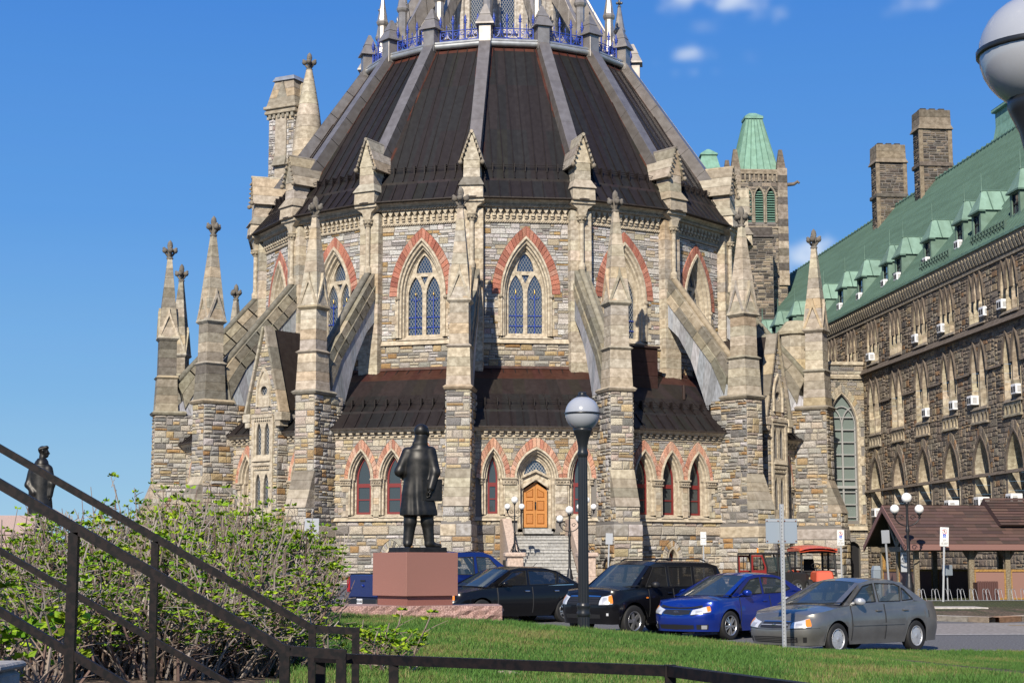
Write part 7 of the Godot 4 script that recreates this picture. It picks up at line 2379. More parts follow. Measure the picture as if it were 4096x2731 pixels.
func grey_sedan():
	var t := thing("grey_sedan", "dusty grey four door sedan parked at the right, nose to the lawn", "car", Vector3(6.6, 0.03, -33.65), deg_to_rad(-138))
	var c := base_car(4.5, 1.71, 0.2, [1.345, -1.19], 0.305, 0.355, sedan_plan(4.5, 1.71, 1.0), [[-2.25, 0.90], [-2.0, 0.97], [-1.3, 0.985], [-0.5, 0.955], [0.9, 0.925], [1.3, 0.885], [1.8, 0.81], [2.1, 0.74], [2.25, 0.68]])
	var mb := MB.new(); c.shell(mb); c.decks(mb, [[0.82, 2.3], [-2.3, -1.38]])
	put(mb, "body", M.paint_grey, t)
	underbody(t, c)
	var prof := [[1.12, 0.94, 0.70], [0.28, 1.345, 0.555], [-0.05, 1.40, 0.545], [-0.75, 1.395, 0.54], [-1.08, 1.34, 0.545], [-1.72, 0.985, 0.66]]
	cabin(t, c, M.paint_grey, prof, 0.95, [[Vector2(0.78, 0.985), Vector2(-0.10, 0.985), Vector2(-0.12, 1.335), Vector2(0.20, 1.285)], [Vector2(-0.20, 0.985), Vector2(-0.92, 0.99), Vector2(-1.02, 1.27), Vector2(-0.85, 1.325), Vector2(-0.20, 1.34)], [Vector2(-0.98, 0.995), Vector2(-1.32, 1.02), Vector2(-1.14, 1.21), Vector2(-1.06, 1.25)]], [0, 4], M.car_glass)
	interior(t, 0.85, -1.3, 0.66, 0.72, 0.05, -0.75)
	for w in [[1.345, 1], [1.345, -1], [-1.19, 1], [-1.19, -1]]: wheel(t, w[0], w[1] * 0.745, 0.305, 0.19, 0.20, "cover")
	mirrors(t, 0.72, 1.0, 0.76, M.paint_silver if M.has("paint_silver") else M.hubcap)
	lines(t, c, [0.92, -0.15, -1.0], 0.27, [0.92, 0.945, 0.62], [0.05, -0.82], 0.82, M.paint_grey)
	headlamp(t, c, [0.105, 0.235, 0.525, 0.635, 0.545, 0.70], [0.205, 0.238, 0.55, 0.675, 0.56, 0.695])
	full(t, "grille", M.trim_black, c, [0.0, 0.085, 0.525, 0.645, 0.535, 0.64], 0.008)
	full(t, "grille_bar", M.hubcap, c, [0.0, 0.085, 0.58, 0.592, 0.58, 0.592], 0.012, 8, 1)
	full(t, "grille_rim", M.chrome, c, [0.0, 0.088, 0.645, 0.66, 0.64, 0.655], 0.012, 8, 1)
	full(t, "bumper_intake", M.trim_black, c, [0.0, 0.15, 0.25, 0.37, 0.26, 0.36], 0.006)
	for i in 3: full(t, "intake_bar", M.paint_grey, c, [0.0, 0.14, 0.275 + i * 0.03, 0.287 + i * 0.03, 0.275 + i * 0.03, 0.287 + i * 0.03], 0.012, 8, 1)
	both(t, "fog_recess", M.trim_black, c, [0.185, 0.21, 0.26, 0.36, 0.26, 0.36], 0.006, 4, 3)
	both(t, "bumper_seam", M.dark_slot, c, [0.0, 0.285, 0.50, 0.507, 0.52, 0.527], 0.004, 12, 1)
	both(t, "side_moulding", M.paint_grey, c, [c.p_at_x(0.9), c.p_at_x(-0.75), 0.545, 0.585, 0.545, 0.585], 0.014, 12, 2)
	both(t, "fuel_flap", M.dark_slot, c, [c.p_at_x(-1.62), c.p_at_x(-1.64), 0.66, 0.80, 0.66, 0.80], 0.004, 1, 2)
	both(t, "tail_light", M.tail_red, c, [0.86, 0.91, 0.66, 0.86, 0.66, 0.88], 0.006)
	mb = MB.new()   # emblem: ring with a bar
	var o := c.at(0.0, c.v_at(2.2, 0, 0.586), 1.0) + Vector3(0.02, 0, 0)
	var pts := []
	for i in 13: pts.append(o + Vector3(0, 0.032 * sin(i * TAU / 12), 0.036 * cos(i * TAU / 12)))
	mb.tube(pts, 0.006, 4); mb.bx(o.x - 0.004, o.x + 0.006, o.y - 0.007, o.y + 0.007, -0.05, 0.05)
	put(mb, "emblem", M.chrome, t)
	for q in [[1.0, 0.35], [1.02, -0.25]]:
		mb = MB.new(); mb.tube([Vector3(1.17, 0.955, q[1]), Vector3(1.12, 0.975, q[1] - 0.25), Vector3(1.08, 0.985, q[1] - 0.5)], 0.01, 4)
		put(mb, "wiper", M.trim_black, t)
func blue_sedan():
	var t := thing("blue_sedan", "bright blue sedan with chrome framed grille between SUV and grey sedan", "car", Vector3(5.22, 0.06, -39.7), deg_to_rad(-134))
	var c := base_car(4.53, 1.775, 0.2, [1.35, -1.30], 0.325, 0.375, sedan_plan(4.53, 1.775, 1.15), [[-2.27, 0.98], [-2.0, 1.06], [-1.3, 1.06], [-0.5, 1.0], [0.9, 0.945], [1.3, 0.925], [1.8, 0.875], [2.1, 0.81], [2.27, 0.74]])
	c.nose = 0.18
	var mb := MB.new(); c.shell(mb); c.decks(mb, [[0.9, 2.3], [-2.3, -1.4]], 0.06)
	put(mb, "body", M.paint_blue, t)
	underbody(t, c)
	cabin(t, c, M.paint_blue, [[1.28, 0.955, 0.74], [0.30, 1.40, 0.57], [0.0, 1.45, 0.555], [-0.7, 1.445, 0.55], [-1.05, 1.39, 0.555], [-1.85, 1.06, 0.66]], 0.985, [[Vector2(0.86, 1.015), Vector2(-0.12, 1.02), Vector2(-0.14, 1.385), Vector2(0.22, 1.335)], [Vector2(-0.22, 1.02), Vector2(-1.0, 1.04), Vector2(-1.28, 1.12), Vector2(-1.02, 1.32), Vector2(-0.8, 1.375), Vector2(-0.22, 1.39)]], [0, 4], M.car_glass)
	interior(t, 0.95, -1.3, 0.68, 0.74, 0.05, -0.8)
	for w in [[1.35, 1], [1.35, -1], [-1.30, 1], [-1.30, -1]]: wheel(t, w[0], w[1] * 0.775, 0.325, 0.205, 0.225, "ten")
	mirrors(t, 0.78, 1.04, 0.79, M.paint_blue)
	lines(t, c, [0.98, -0.17, -1.05], 0.28, [0.94, 0.98, 0.62], [0.05, -0.85], 0.86, M.paint_blue)
	headlamp(t, c, [0.108, 0.25, 0.575, 0.685, 0.635, 0.76], [0.228, 0.254, 0.64, 0.745, 0.66, 0.76])
	full(t, "bonnet_deflector", M.trim_black, c, [0.0, 0.20, 0.705, 0.735, 0.73, 0.785], 0.014, 10, 2)
	full(t, "grille_frame", M.chrome, c, [0.0, 0.102, 0.55, 0.695, 0.585, 0.69], 0.008)
	full(t, "grille", M.trim_black, c, [0.0, 0.095, 0.565, 0.682, 0.597, 0.68], 0.014)
	full(t, "lower_intake", M.trim_black, c, [0.0, 0.13, 0.24, 0.36, 0.26, 0.35], 0.007)
	both(t, "fog_recess", M.trim_black, c, [0.15, 0.235, 0.25, 0.36, 0.25, 0.36], 0.007)
	both(t, "fog_light", M.hubcap, c, [0.185, 0.225, 0.26, 0.345, 0.26, 0.345], 0.012, 4, 3)
	both(t, "tail_light", M.tail_red, c, [0.85, 0.92, 0.76, 0.95, 0.76, 0.96], 0.006)
	var o := c.at(0.0, c.v_at(2.25, 0, 0.625), 1.0) + Vector3(0.024, 0, 0)
	mb = MB.new()
	var pts := []
	for i in 15: pts.append(o + Vector3(0, 0.032 * sin(i * TAU / 14), 0.06 * cos(i * TAU / 14)))
	mb.tube(pts, 0.005, 4)
	put(mb, "emblem", M.chrome, t)
	text("KIA", 0.05, M.chrome, t, o, "emblem_lettering", PI / 2)
	for z in [0.3, -0.3]:
		mb = MB.new(); mb.tube([Vector3(1.33, 0.97, z), Vector3(1.27, 0.995, z - 0.28), Vector3(1.22, 1.0, z - 0.52)], 0.01, 4)
		put(mb, "wiper", M.trim_black, t)
func black_suv():
	var t := thing("black_suv", "black SUV with roof rails and silver spoked wheels behind the globe lamp", "car", Vector3(3.2, 0.09, -40.8), deg_to_rad(-136))
	var w2 := 0.9; var h := 2.2
	var c := base_car(4.4, 1.8, 0.30, [1.37, -1.25], 0.36, 0.43, [[h, 0.0], [h - 0.01, 0.4], [h - 0.05, 0.62], [h - 0.18, 0.79], [h - 0.45, 0.885], [h - 0.9, 0.9], [0.5, 0.9], [-0.6, 0.9], [-h + 0.5, 0.89], [-h + 0.15, 0.83], [-h + 0.03, 0.68], [-h, 0.4], [-h, 0.0]], [[-2.2, 1.10], [-1.8, 1.12], [0.0, 1.10], [0.9, 1.11], [1.3, 1.10], [1.8, 1.065], [2.05, 1.03], [2.2, 0.98]])
	c.nose = 0.12; c.tail = 0.02
	var mb := MB.new(); c.shell(mb); c.decks(mb, [[0.85, 2.25]], 0.05)
	put(mb, "body", M.paint_black, t)
	underbody(t, c)
	cabin(t, c, M.paint_black, [[1.22, 1.10, 0.76], [0.55, 1.62, 0.635], [0.3, 1.70, 0.62], [-1.6, 1.69, 0.61], [-1.95, 1.62, 0.62], [-2.15, 1.10, 0.74]], 1.10, [[Vector2(0.86, 1.14), Vector2(0.02, 1.14), Vector2(0.0, 1.60), Vector2(0.44, 1.585)], [Vector2(-0.08, 1.14), Vector2(-0.90, 1.14), Vector2(-0.95, 1.60), Vector2(-0.10, 1.605)], [Vector2(-1.02, 1.14), Vector2(-1.86, 1.16), Vector2(-1.76, 1.57), Vector2(-1.05, 1.60)]], [0, 4], M.tinted_glass)
	interior(t, 0.9, -1.8, 0.7, 0.95, 0.15, -0.75)
	for w in [[1.37, 1], [1.37, -1], [-1.25, 1], [-1.25, -1]]: wheel(t, w[0], w[1] * 0.785, 0.36, 0.22, 0.225, "five")
	mirrors(t, 0.72, 1.18, 0.84, M.trim_black)
	lines(t, c, [0.85, -0.03, -0.98], 0.45, [1.08, 1.09, 1.09], [0.12, -0.82], 0.98, M.paint_black)
	headlamp(t, c, [0.12, 0.25, 0.74, 0.92, 0.75, 0.96], [0.215, 0.254, 0.76, 0.93, 0.77, 0.945])
	full(t, "grille", M.trim_black, c, [0.0, 0.108, 0.73, 0.92, 0.745, 0.915], 0.008)
	full(t, "grille_rim", M.chrome, c, [0.0, 0.11, 0.92, 0.955, 0.915, 0.94], 0.016, 8, 2)
	for i in 3: full(t, "grille_bar", M.trim_black, c, [0.0, 0.105, 0.76 + i * 0.05, 0.775 + i * 0.05, 0.76 + i * 0.05, 0.775 + i * 0.05], 0.022, 8, 1)
	full(t, "lower_intake", M.trim_black, c, [0.0, 0.13, 0.42, 0.53, 0.43, 0.52], 0.005)
	both(t, "fog_light", M.lamp_glass, c, [0.195, 0.215, 0.49, 0.55, 0.49, 0.55], 0.008, 4, 3)
	both(t, "side_marker", M.amber, c, [c.p_at_x(0.98), c.p_at_x(0.90), 0.87, 0.90, 0.87, 0.90], 0.01, 3, 2)
	both(t, "wheel_arch_lip", M.trim_black, c, [c.p_at_x(1.86), c.p_at_x(0.9), 0.40, 0.47, 0.40, 0.47], 0.006, 12, 2)
	both(t, "tail_light", M.tail_red, c, [0.845, 0.90, 0.85, 1.08, 0.85, 1.08], 0.006)
	for sg in [-1.0, 1.0]:
		mb = MB.new(); mb.tube([Vector3(0.25, 1.73, sg * 0.55), Vector3(0.1, 1.785, sg * 0.55), Vector3(-1.4, 1.785, sg * 0.55), Vector3(-1.6, 1.73, sg * 0.55)], 0.018, 6)
		put(mb, "roof_rail", M.trim_black, t)
	for z in [0.3, -0.3]:
		mb = MB.new(); mb.tube([Vector3(1.27, 1.12, z), Vector3(1.22, 1.15, z - 0.28), Vector3(1.18, 1.16, z - 0.55)], 0.012, 4)
		put(mb, "wiper", M.trim_black, t)
func black_sedan():
	var t := thing("black_sedan", "long black sedan parked between statue pedestal and globe lamp post", "car", Vector3(-0.12, 0.17, -46.2), deg_to_rad(-143))
	var c := base_car(5.09, 1.85, 0.22, [1.5, -1.31], 0.335, 0.385, sedan_plan(5.09, 1.85, 1.0), [[-2.55, 0.98], [-2.2, 1.05], [-1.5, 1.06], [-0.5, 1.0], [1.0, 0.97], [1.5, 0.93], [2.1, 0.84], [2.4, 0.77], [2.55, 0.68]])
	var mb := MB.new(); c.shell(mb); c.decks(mb, [[0.95, 2.6], [-2.6, -1.5]])
	put(mb, "body", M.paint_black, t)
	underbody(t, c)
	cabin(t, c, M.paint_black, [[1.28, 0.98, 0.76], [0.40, 1.425, 0.61], [0.05, 1.485, 0.60], [-0.85, 1.475, 0.59], [-1.2, 1.41, 0.60], [-1.98, 1.05, 0.70]], 1.0, [[Vector2(0.90, 1.03), Vector2(-0.12, 1.035), Vector2(-0.14, 1.41), Vector2(0.30, 1.37)], [Vector2(-0.22, 1.035), Vector2(-1.12, 1.05), Vector2(-1.2, 1.34), Vector2(-1.0, 1.39), Vector2(-0.22, 1.415)], [Vector2(-1.2, 1.06), Vector2(-1.55, 1.09), Vector2(-1.3, 1.28), Vector2(-1.26, 1.31)]], [0, 4], M.tinted_glass)
	interior(t, 0.95, -1.5, 0.72, 0.76, 0.05, -0.95)
	for w in [[1.5, 1], [1.5, -1], [-1.31, 1], [-1.31, -1]]: wheel(t, w[0], w[1] * 0.81, 0.335, 0.21, 0.22, "ten")
	mirrors(t, 0.80, 1.06, 0.82, M.paint_black)
	lines(t, c, [1.0, -0.17, -1.12], 0.3, [0.97, 0.985, 0.7], [0.02, -0.98], 0.87, M.chrome)
	headlamp(t, c, [0.12, 0.235, 0.60, 0.74, 0.63, 0.79], [0.212, 0.238, 0.64, 0.75, 0.65, 0.78])
	full(t, "grille", M.trim_black, c, [0.0, 0.10, 0.57, 0.72, 0.59, 0.71], 0.006)
	both(t, "belt_trim", M.chrome, c, [c.p_at_x(0.95), c.p_at_x(-1.6), 0.975, 0.99, 1.03, 1.045], 0.006, 14, 1)
	both(t, "tail_light", M.tail_red, c, [0.85, 0.93, 0.78, 0.95, 0.78, 0.96], 0.006)
	mb = MB.new(); mb.tube([Vector3(-0.85, 1.5, 0), Vector3(-1.0, 1.62, 0)], 0.008, 4)
	put(mb, "aerial", M.trim_black, t)
func pickup():
	var t := thing("blue_pickup", "dark blue pickup truck behind the statue, tailgate towards the bushes", "truck", Vector3(-1.6, 0.2, -48.0), deg_to_rad(32))
	var h := 2.9
	var c := base_car(5.8, 2.0, 0.42, [1.85, -1.75], 0.39, 0.47, [[h, 0.0], [h - 0.01, 0.5], [h - 0.06, 0.75], [h - 0.2, 0.92], [h - 0.5, 0.985], [1.5, 1.0], [0.0, 1.0], [-1.5, 1.0], [-h + 0.3, 0.995], [-h + 0.06, 0.98], [-h + 0.005, 0.93], [-h, 0.7], [-h, 0.35], [-h, 0.0]], [[-2.9, 1.29], [-0.7, 1.28], [0.3, 1.22], [1.2, 1.22], [2.2, 1.18], [2.7, 1.12], [2.9, 1.02]])
	c.tail = 0.0; c.tuck = 0.03
	var mb := MB.new(); c.shell(mb, 14); c.decks(mb, [[1.15, 2.95]], 0.06)
	put(mb, "body", M.paint_navy, t)
	underbody(t, c)
	mb = MB.new()
	mb.bx(-2.82, -0.62, 0.62, 0.66, -0.82, 0.82); mb.bx(-2.85, -0.62, 0.66, 1.27, -0.86, -0.80); mb.bx(-2.85, -0.62, 0.66, 1.27, 0.80, 0.86)
	mb.bx(-2.9, -0.6, 1.27, 1.30, -0.96, -0.82); mb.bx(-2.9, -0.6, 1.27, 1.30, 0.82, 0.96); mb.bx(-2.88, -2.78, 0.66, 1.30, -0.8, 0.8)
	put(mb, "load_bed", M.trim_black, t)
	cabin(t, c, M.paint_navy, [[1.45, 1.22, 0.84], [0.75, 1.80, 0.70], [0.5, 1.885, 0.685], [-0.35, 1.88, 0.68], [-0.5, 1.82, 0.69], [-0.62, 1.24, 0.80]], 1.24, [[Vector2(1.08, 1.27), Vector2(0.28, 1.27), Vector2(0.26, 1.76), Vector2(0.66, 1.74)], [Vector2(0.16, 1.27), Vector2(-0.42, 1.27), Vector2(-0.38, 1.74), Vector2(0.16, 1.76)]], [0, 4], M.car_glass)
	interior(t, 1.1, -0.5, 0.75, 1.02, 0.35, 0.1)
	for w in [[1.85, 1], [1.85, -1], [-1.75, 1], [-1.75, -1]]: wheel(t, w[0], w[1] * 0.87, 0.39, 0.25, 0.23, "five")
	mirrors(t, 1.0, 1.35, 0.98, M.trim_black)
	lines(t, c, [1.2, 0.2, -0.64], 0.5, [1.2, 1.22, 1.26], [0.32], 1.12, M.trim_black)
	for sg in [-1.0, 1.0]:
		mb = MB.new(); mb.bx(-2.935, -2.82, 0.78, 1.22, minf(sg * 0.84, sg * 0.985), maxf(sg * 0.84, sg * 0.985), 0.02)
		put(mb, "tail_light", M.tail_red, t)
	mb = MB.new(); mb.bx(-2.925, -2.89, 0.66, 1.27, -0.80, 0.80, 0.015)
	put(mb, "tailgate", M.paint_navy, t)
	mb = MB.new(); mb.bx(-2.95, -2.92, 1.08, 1.13, -0.13, 0.13, 0.01)
	put(mb, "tailgate_handle", M.trim_black, t)
	mb = MB.new()
	mb.xf = Transform3D(Basis(Vector3(0, 0, 1.0), Vector3(0, 0.42, 0), Vector3(-0.2, 0, 0)), Vector3(-2.93, 0.97, 0))
	mb.ball(Vector3.ZERO, 0.1, 14)
	put(mb, "oval_emblem", M.paint_blue, t)
	mb = MB.new(); mb.bx(-3.02, -2.9, 0.44, 0.64, -0.98, 0.98, 0.03)
	put(mb, "bumper", M.trim_black, t)
	mb = MB.new(); mb.bx(-3.03, -3.022, 0.47, 0.62, -0.16, 0.16, 0.002)
	put(mb, "number_plate", M.plate, t)
	text("135 AH2", 0.085, M.trim_black, t, Vector3(-3.034, 0.545, 0), "plate_lettering", -PI / 2)
func tractors():
	mat("tractor_orange", Color(0.60, 0.10, 0.045), 0.45, {"coat": 0.4})
	mat("tractor_red", Color(0.22, 0.02, 0.018), 0.45)
	mat("beacon", Color(0.8, 0.25, 0.02), 0.15)
	# black-roofed utility cart
	var t := thing("utility_cart", "utility cart with black roof, red doors and amber beacon", "utility vehicle", Vector3(10.2, gnd(0, 68), -68.0), PI + 0.25)
	var mb := MB.new()
	mb.bx(-0.95, 0.95, 1.62, 1.69, -0.72, 0.72, 0.02)
	put(mb, "roof", M.trim_black, t)
	mb = MB.new(); mb.lathe([[0.04, 1.69], [0.04, 1.73], [0.035, 1.75], [0.035, 1.86], [0.0, 1.88]], 8, Vector3(0.35, 0, 0))
	put(mb, "beacon", M.beacon, t)
	for sg in [-1.0, 1.0]:
		mb = MB.new()
		var out := PackedVector2Array([Vector2(0.28, 0.45), Vector2(0.93, 0.45), Vector2(0.93, 1.60), Vector2(0.42, 1.60), Vector2(0.26, 1.1)])
		panel(mb, out, [PackedVector2Array([Vector2(0.38, 1.0), Vector2(0.84, 1.0), Vector2(0.84, 1.52), Vector2(0.50, 1.52), Vector2(0.36, 1.14)])], 0.0)
		for i in mb.v.size(): mb.v[i].z = sg * 0.70
		put(mb, "door", M.tractor_red, t)
		mb = MB.new()
		for x in [0.53, 0.68]: mb.bx(x - 0.012, x + 0.012, 1.0, 1.52, sg * 0.7 - 0.01, sg * 0.7 + 0.01)
		put(mb, "window_bar", M.trim_black, t)
		mb = MB.new()
		mb.tube([Vector3(0.25, 0.5, sg * 0.7), Vector3(0.25, 1.1, sg * 0.7), Vector3(0.42, 1.62, sg * 0.7)], 0.04, 5); mb.tube([Vector3(-0.9, 0.5, sg * 0.68), Vector3(-0.62, 1.62, sg * 0.68)], 0.04, 5); mb.tube([Vector3(-0.25, 0.5, sg * 0.7), Vector3(-0.2, 1.62, sg * 0.7)], 0.05, 5); mb.tube([Vector3(0.93, 0.5, sg * 0.68), Vector3(0.93, 1.62, sg * 0.68)], 0.03, 5)
		put(mb, "frame", M.trim_black, t)
	mb = MB.new(); mb.bx(-0.75, 0.3, 0.95, 1.52, -0.69, -0.685); mb.bx(-0.75, 0.3, 0.95, 1.52, 0.685, 0.69)
	put(mb, "window", M.car_glass, t)
	mb = MB.new(); mb.bx(-1.5, 0.95, 0.35, 0.92, -0.68, 0.68, 0.06); mb.bx(-1.6, -0.9, 0.5, 0.85, -0.6, 0.6, 0.05)
	put(mb, "body", M.trim_black, t)
	for w in [[0.75, 1], [0.75, -1], [-1.05, 1], [-1.05, -1]]: wheel(t, w[0], w[1] * 0.62, 0.32, 0.22, 0.17, "five")
	# orange tractor
	t = thing("orange_tractor", "orange roofed tractor with black cab parked by the library wall", "tractor", Vector3(12.2, gnd(0, 68), -68.8), deg_to_rad(-84))
	mb = MB.new()
	var rows := []
	for i in 9:
		var x := -1.0 + i * 0.25
		var y: float = 1.86 + [0.0, 0.09, 0.1, 0.085, 0.075, 0.06, 0.045, 0.02, -0.05][i]
		var row := []
		for k in 9:
			var u := k / 4.0 - 1
			row.append(Vector3(x, y + 0.06 * (1 - u * u) - 0.05 * pow(absf(u), 4.0), u * 0.78))
		rows.append(row)
	mb.grid(rows, true)
	var rows2 := []
	for r in rows:
		var q := []
		for p in r: q.append(p - Vector3(0, 0.10 if absf(p.z) < 0.7 else 0.06, 0))
		rows2.append(q)
	mb.grid(rows2)
	mb.bx(-1.0, 0.95, 1.76, 1.86, -0.77, -0.70); mb.bx(-1.0, 0.95, 1.76, 1.86, 0.70, 0.77)
	put(mb, "roof", M.tractor_orange, t)
	mb = MB.new()
	for sg in [-1.0, 1.0]:
		for x in [[-0.92, -0.9], [-0.12, -0.05], [0.92, 0.82]]: mb.tube([Vector3(x[0], 0.75, sg * 0.7), Vector3(x[1], 1.80, sg * 0.68)], 0.05, 6)
		for y in [0.78, 1.08, 1.76]: mb.tube([Vector3(-0.92, y, sg * 0.7), Vector3(0.9, y, sg * 0.7)], 0.04, 5)
	for x in [-0.92, 0.88]:
		for y in [0.95, 1.72]: mb.tube([Vector3(x, y, -0.7), Vector3(x, y, 0.7)], 0.04, 5)
	put(mb, "cab_frame", M.trim_black, t)
	for sg in [-1.0, 1.0]:
		for s in [[-0.86, -0.16], [-0.02, 0.82]]:
			mb = MB.new(); mb.bx(s[0], s[1], 1.08, 1.74, sg * 0.69, sg * 0.69 + 0.004)
			put(mb, "window", M.car_glass, t)
	mb = MB.new(); mb.bx(-0.45, 0.05, 0.75, 0.95, -0.25, 0.25, 0.04); mb.frust(-0.5, -0.38, -0.24, 0.24, -0.6, -0.5, -0.2, 0.2, 0.9, 1.45)
	put(mb, "seat", M.cabin_dark, t)
	mb = MB.new()
	var pts := []
	for i in 15: pts.append(Vector3(0.45 + 0.08 * sin(i * TAU / 14), 1.18 + 0.1 * sin(i * TAU / 14), 0.17 * cos(i * TAU / 14)))
	mb.tube(pts, 0.018, 5); mb.tube([Vector3(0.45, 1.18, 0), Vector3(0.7, 0.8, 0)], 0.03, 6)
	put(mb, "steering_wheel", M.trim_black, t)
	mb = MB.new(); mb.frust(0.85, 1.9, -0.38, 0.38, 0.85, 1.75, -0.32, 0.32, 0.5, 0.97, 0.06); mb.frust(-1.1, -0.2, -0.78, -0.45, -0.9, -0.3, -0.78, -0.45, 0.7, 1.0, 0.04); mb.frust(-1.1, -0.2, 0.45, 0.78, -0.9, -0.3, 0.45, 0.78, 0.7, 1.0, 0.04)
	put(mb, "bonnet", M.tractor_orange, t)
	mb = MB.new(); mb.bx(-0.9, 1.5, 0.32, 0.6, -0.3, 0.3, 0.04)
	put(mb, "chassis", M.trim_black, t)
	for w in [[-0.65, 1], [-0.65, -1]]: wheel(t, w[0], w[1] * 0.62, 0.48, 0.3, 0.26, "five")
	for w in [[1.35, 1], [1.35, -1]]: wheel(t, w[0], w[1] * 0.52, 0.32, 0.2, 0.18, "five")
# ---------------------------------------------------------------- lamps
func globe_lamp(label: String, at: Vector3):
	var l := thing("globe_lamp", label, "street lamp", at, 0.2, "single globe lamp posts")
	var mb := MB.new()
	# fluted post
	var seg := 48
	for s in seg:
		var a0 := TAU * s / seg; var a1 := TAU * (s + 1) / seg
		var r0 := 1.0 - 0.10 * pow(absf(sin(a0 * 8.0)), 2.0); var r1 := 1.0 - 0.10 * pow(absf(sin(a1 * 8.0)), 2.0)
		var pr := [[0.115, 0.0], [0.095, 0.06], [0.09, 0.30], [0.085, 0.45], [0.072, 2.75]]
		for i in pr.size() - 1:
			var d0 := Vector3(sin(a0), 0, cos(a0)); var d1 := Vector3(sin(a1), 0, cos(a1))
			mb.quad(d0 * pr[i][0] * r0 + Vector3.UP * pr[i][1], d1 * pr[i][0] * r1 + Vector3.UP * pr[i][1], d1 * pr[i + 1][0] * r1 + Vector3.UP * pr[i + 1][1], d0 * pr[i + 1][0] * r0 + Vector3.UP * pr[i + 1][1])
	put(mb, "post", M.lamp_black, l)
	mb = MB.new()
	mb.lathe([[0.14, -0.12], [0.13, 0.02], [0.10, 0.05]], 20)
	mb.lathe([[0.09, 0.27], [0.105, 0.29], [0.105, 0.33], [0.095, 0.35], [0.095, 0.40], [0.105, 0.42], [0.105, 0.45], [0.085, 0.48]], 20)
	put(mb, "base_ring", M.lamp_black, l)
	mb = MB.new()
	mb.lathe([[0.07, 2.70], [0.085, 2.74], [0.085, 2.78], [0.072, 2.81], [0.075, 2.88], [0.10, 3.0], [0.14, 3.09], [0.15, 3.12], [0.15, 3.155], [0.10, 3.17]], 20)
	put(mb, "capital", M.lamp_black, l)
	mb = MB.new(); mb.ball(Vector3(0, 3.38, 0), 0.272, 32)
	put(mb, "globe", M.globe_acrylic, l)
	mb = MB.new()
	mb.lathe([[0.268, 3.365], [0.283, 3.368], [0.283, 3.392], [0.268, 3.395]], 32)
	put(mb, "band", M.lamp_black, l)
	mb = MB.new()
	mb.lathe([[0.10, 3.625], [0.095, 3.65], [0.065, 3.665], [0.062, 3.69], [0.07, 3.70], [0.05, 3.715], [0.0, 3.72]], 16)
	put(mb, "cap", M.lamp_black, l)
func triple_lamp(label: String, at: Vector3, turn: float, tall: bool):
	var l := thing("triple_lamp", label, "street lamp", at, turn, "three globe cast iron lamps")
	var H := 3.5 if tall else 2.45    # centre of the top globe
	var mb := MB.new()
	if tall: mb.lathe([[0.24, -0.1], [0.24, 0.1], [0.18, 0.16], [0.15, 0.5], [0.17, 0.55], [0.11, 0.75], [0.10, 0.9], [0.075, 0.95], [0.06, 1.0], [0.055, 1.7], [0.075, 1.72], [0.075, 1.78], [0.055, 1.82], [0.048, 2.35], [0.08, 2.4], [0.06, 2.5], [0.045, 2.6], [0.04, 3.2], [0.07, 3.3], [0.09, 3.36], [0.04, 3.38]], 12)
	else:
		mb.lathe([[0.16, 0.0], [0.14, 0.06], [0.07, 0.12], [0.05, 0.3], [0.04, 0.9], [0.06, 0.92], [0.06, 0.96], [0.035, 1.0], [0.03, 1.65], [0.055, 1.7], [0.03, 1.75], [0.025, 2.2], [0.06, 2.28], [0.07, 2.32], [0.03, 2.34]], 10)
	put(mb, "column", M.black_iron, l)
	var gr := 0.155 if tall else 0.145
	var ax := 0.42 if tall else 0.34
	var gy := H - (0.36 if tall else 0.3)
	if not tall:
		for q in 3:
			mb = MB.new()
			var d := Vector3(cos(q * TAU / 3), 0, sin(q * TAU / 3))
			var pts := []
			for t in 12:
				var a := t * 0.55
				pts.append(d * (0.12 + 0.02 * t * 0.9) + Vector3(0, 0.16 + 0.13 * sin(a) * (1 - t / 16.0), 0))
			mb.tube(pts, 0.015, 5); mb.tube([d * 0.05 + Vector3(0, 0.45, 0), d * 0.2 + Vector3(0, 0.2, 0), d * 0.36 + Vector3(0, 0.02, 0)], 0.015, 5)
			put(mb, "foot_scroll", M.black_iron, l)
	var n := 2
	for q in n:
		var sg := -1.0 if q == 0 else 1.0
		mb = MB.new()
		var pts := []
		for t in 9:
			var a := t * PI / 8
			pts.append(Vector3(sg * ax * (1 - cos(a)) / 2.0, gy - gr - 0.38 + 0.3 * pow(t / 8.0, 1.6) - 0.08 * sin(a), 0))
		mb.tube(pts, 0.022 if tall else 0.016, 6)
		var sc := MB.new()
		pts = []
		for t in 10: pts.append(Vector3(sg * (ax * 0.45 + 0.10 * cos(t * 0.75) * (1 - t * 0.06)), gy - gr - 0.12 + 0.09 * sin(t * 0.75) * (1 - t * 0.06), 0))
		sc.tube(pts, 0.014, 5)
		put(sc, "arm_scroll", M.black_iron, l)
		mb.lathe([[0.02, 0.0], [0.05, 0.05], [0.03, 0.1], [0.08, 0.16], [0.085, 0.19], [0.04, 0.2]], 8, Vector3(sg * ax, gy - gr - 0.17, 0))
		put(mb, "arm", M.black_iron, l)
		mb = MB.new(); mb.ball(Vector3(sg * ax, gy, 0), gr, 20)
		put(mb, "globe", M.white_globe, l)
	mb = MB.new(); mb.ball(Vector3(0, H + 0.02, 0), gr * 1.12, 20)
	put(mb, "globe", M.white_globe, l)
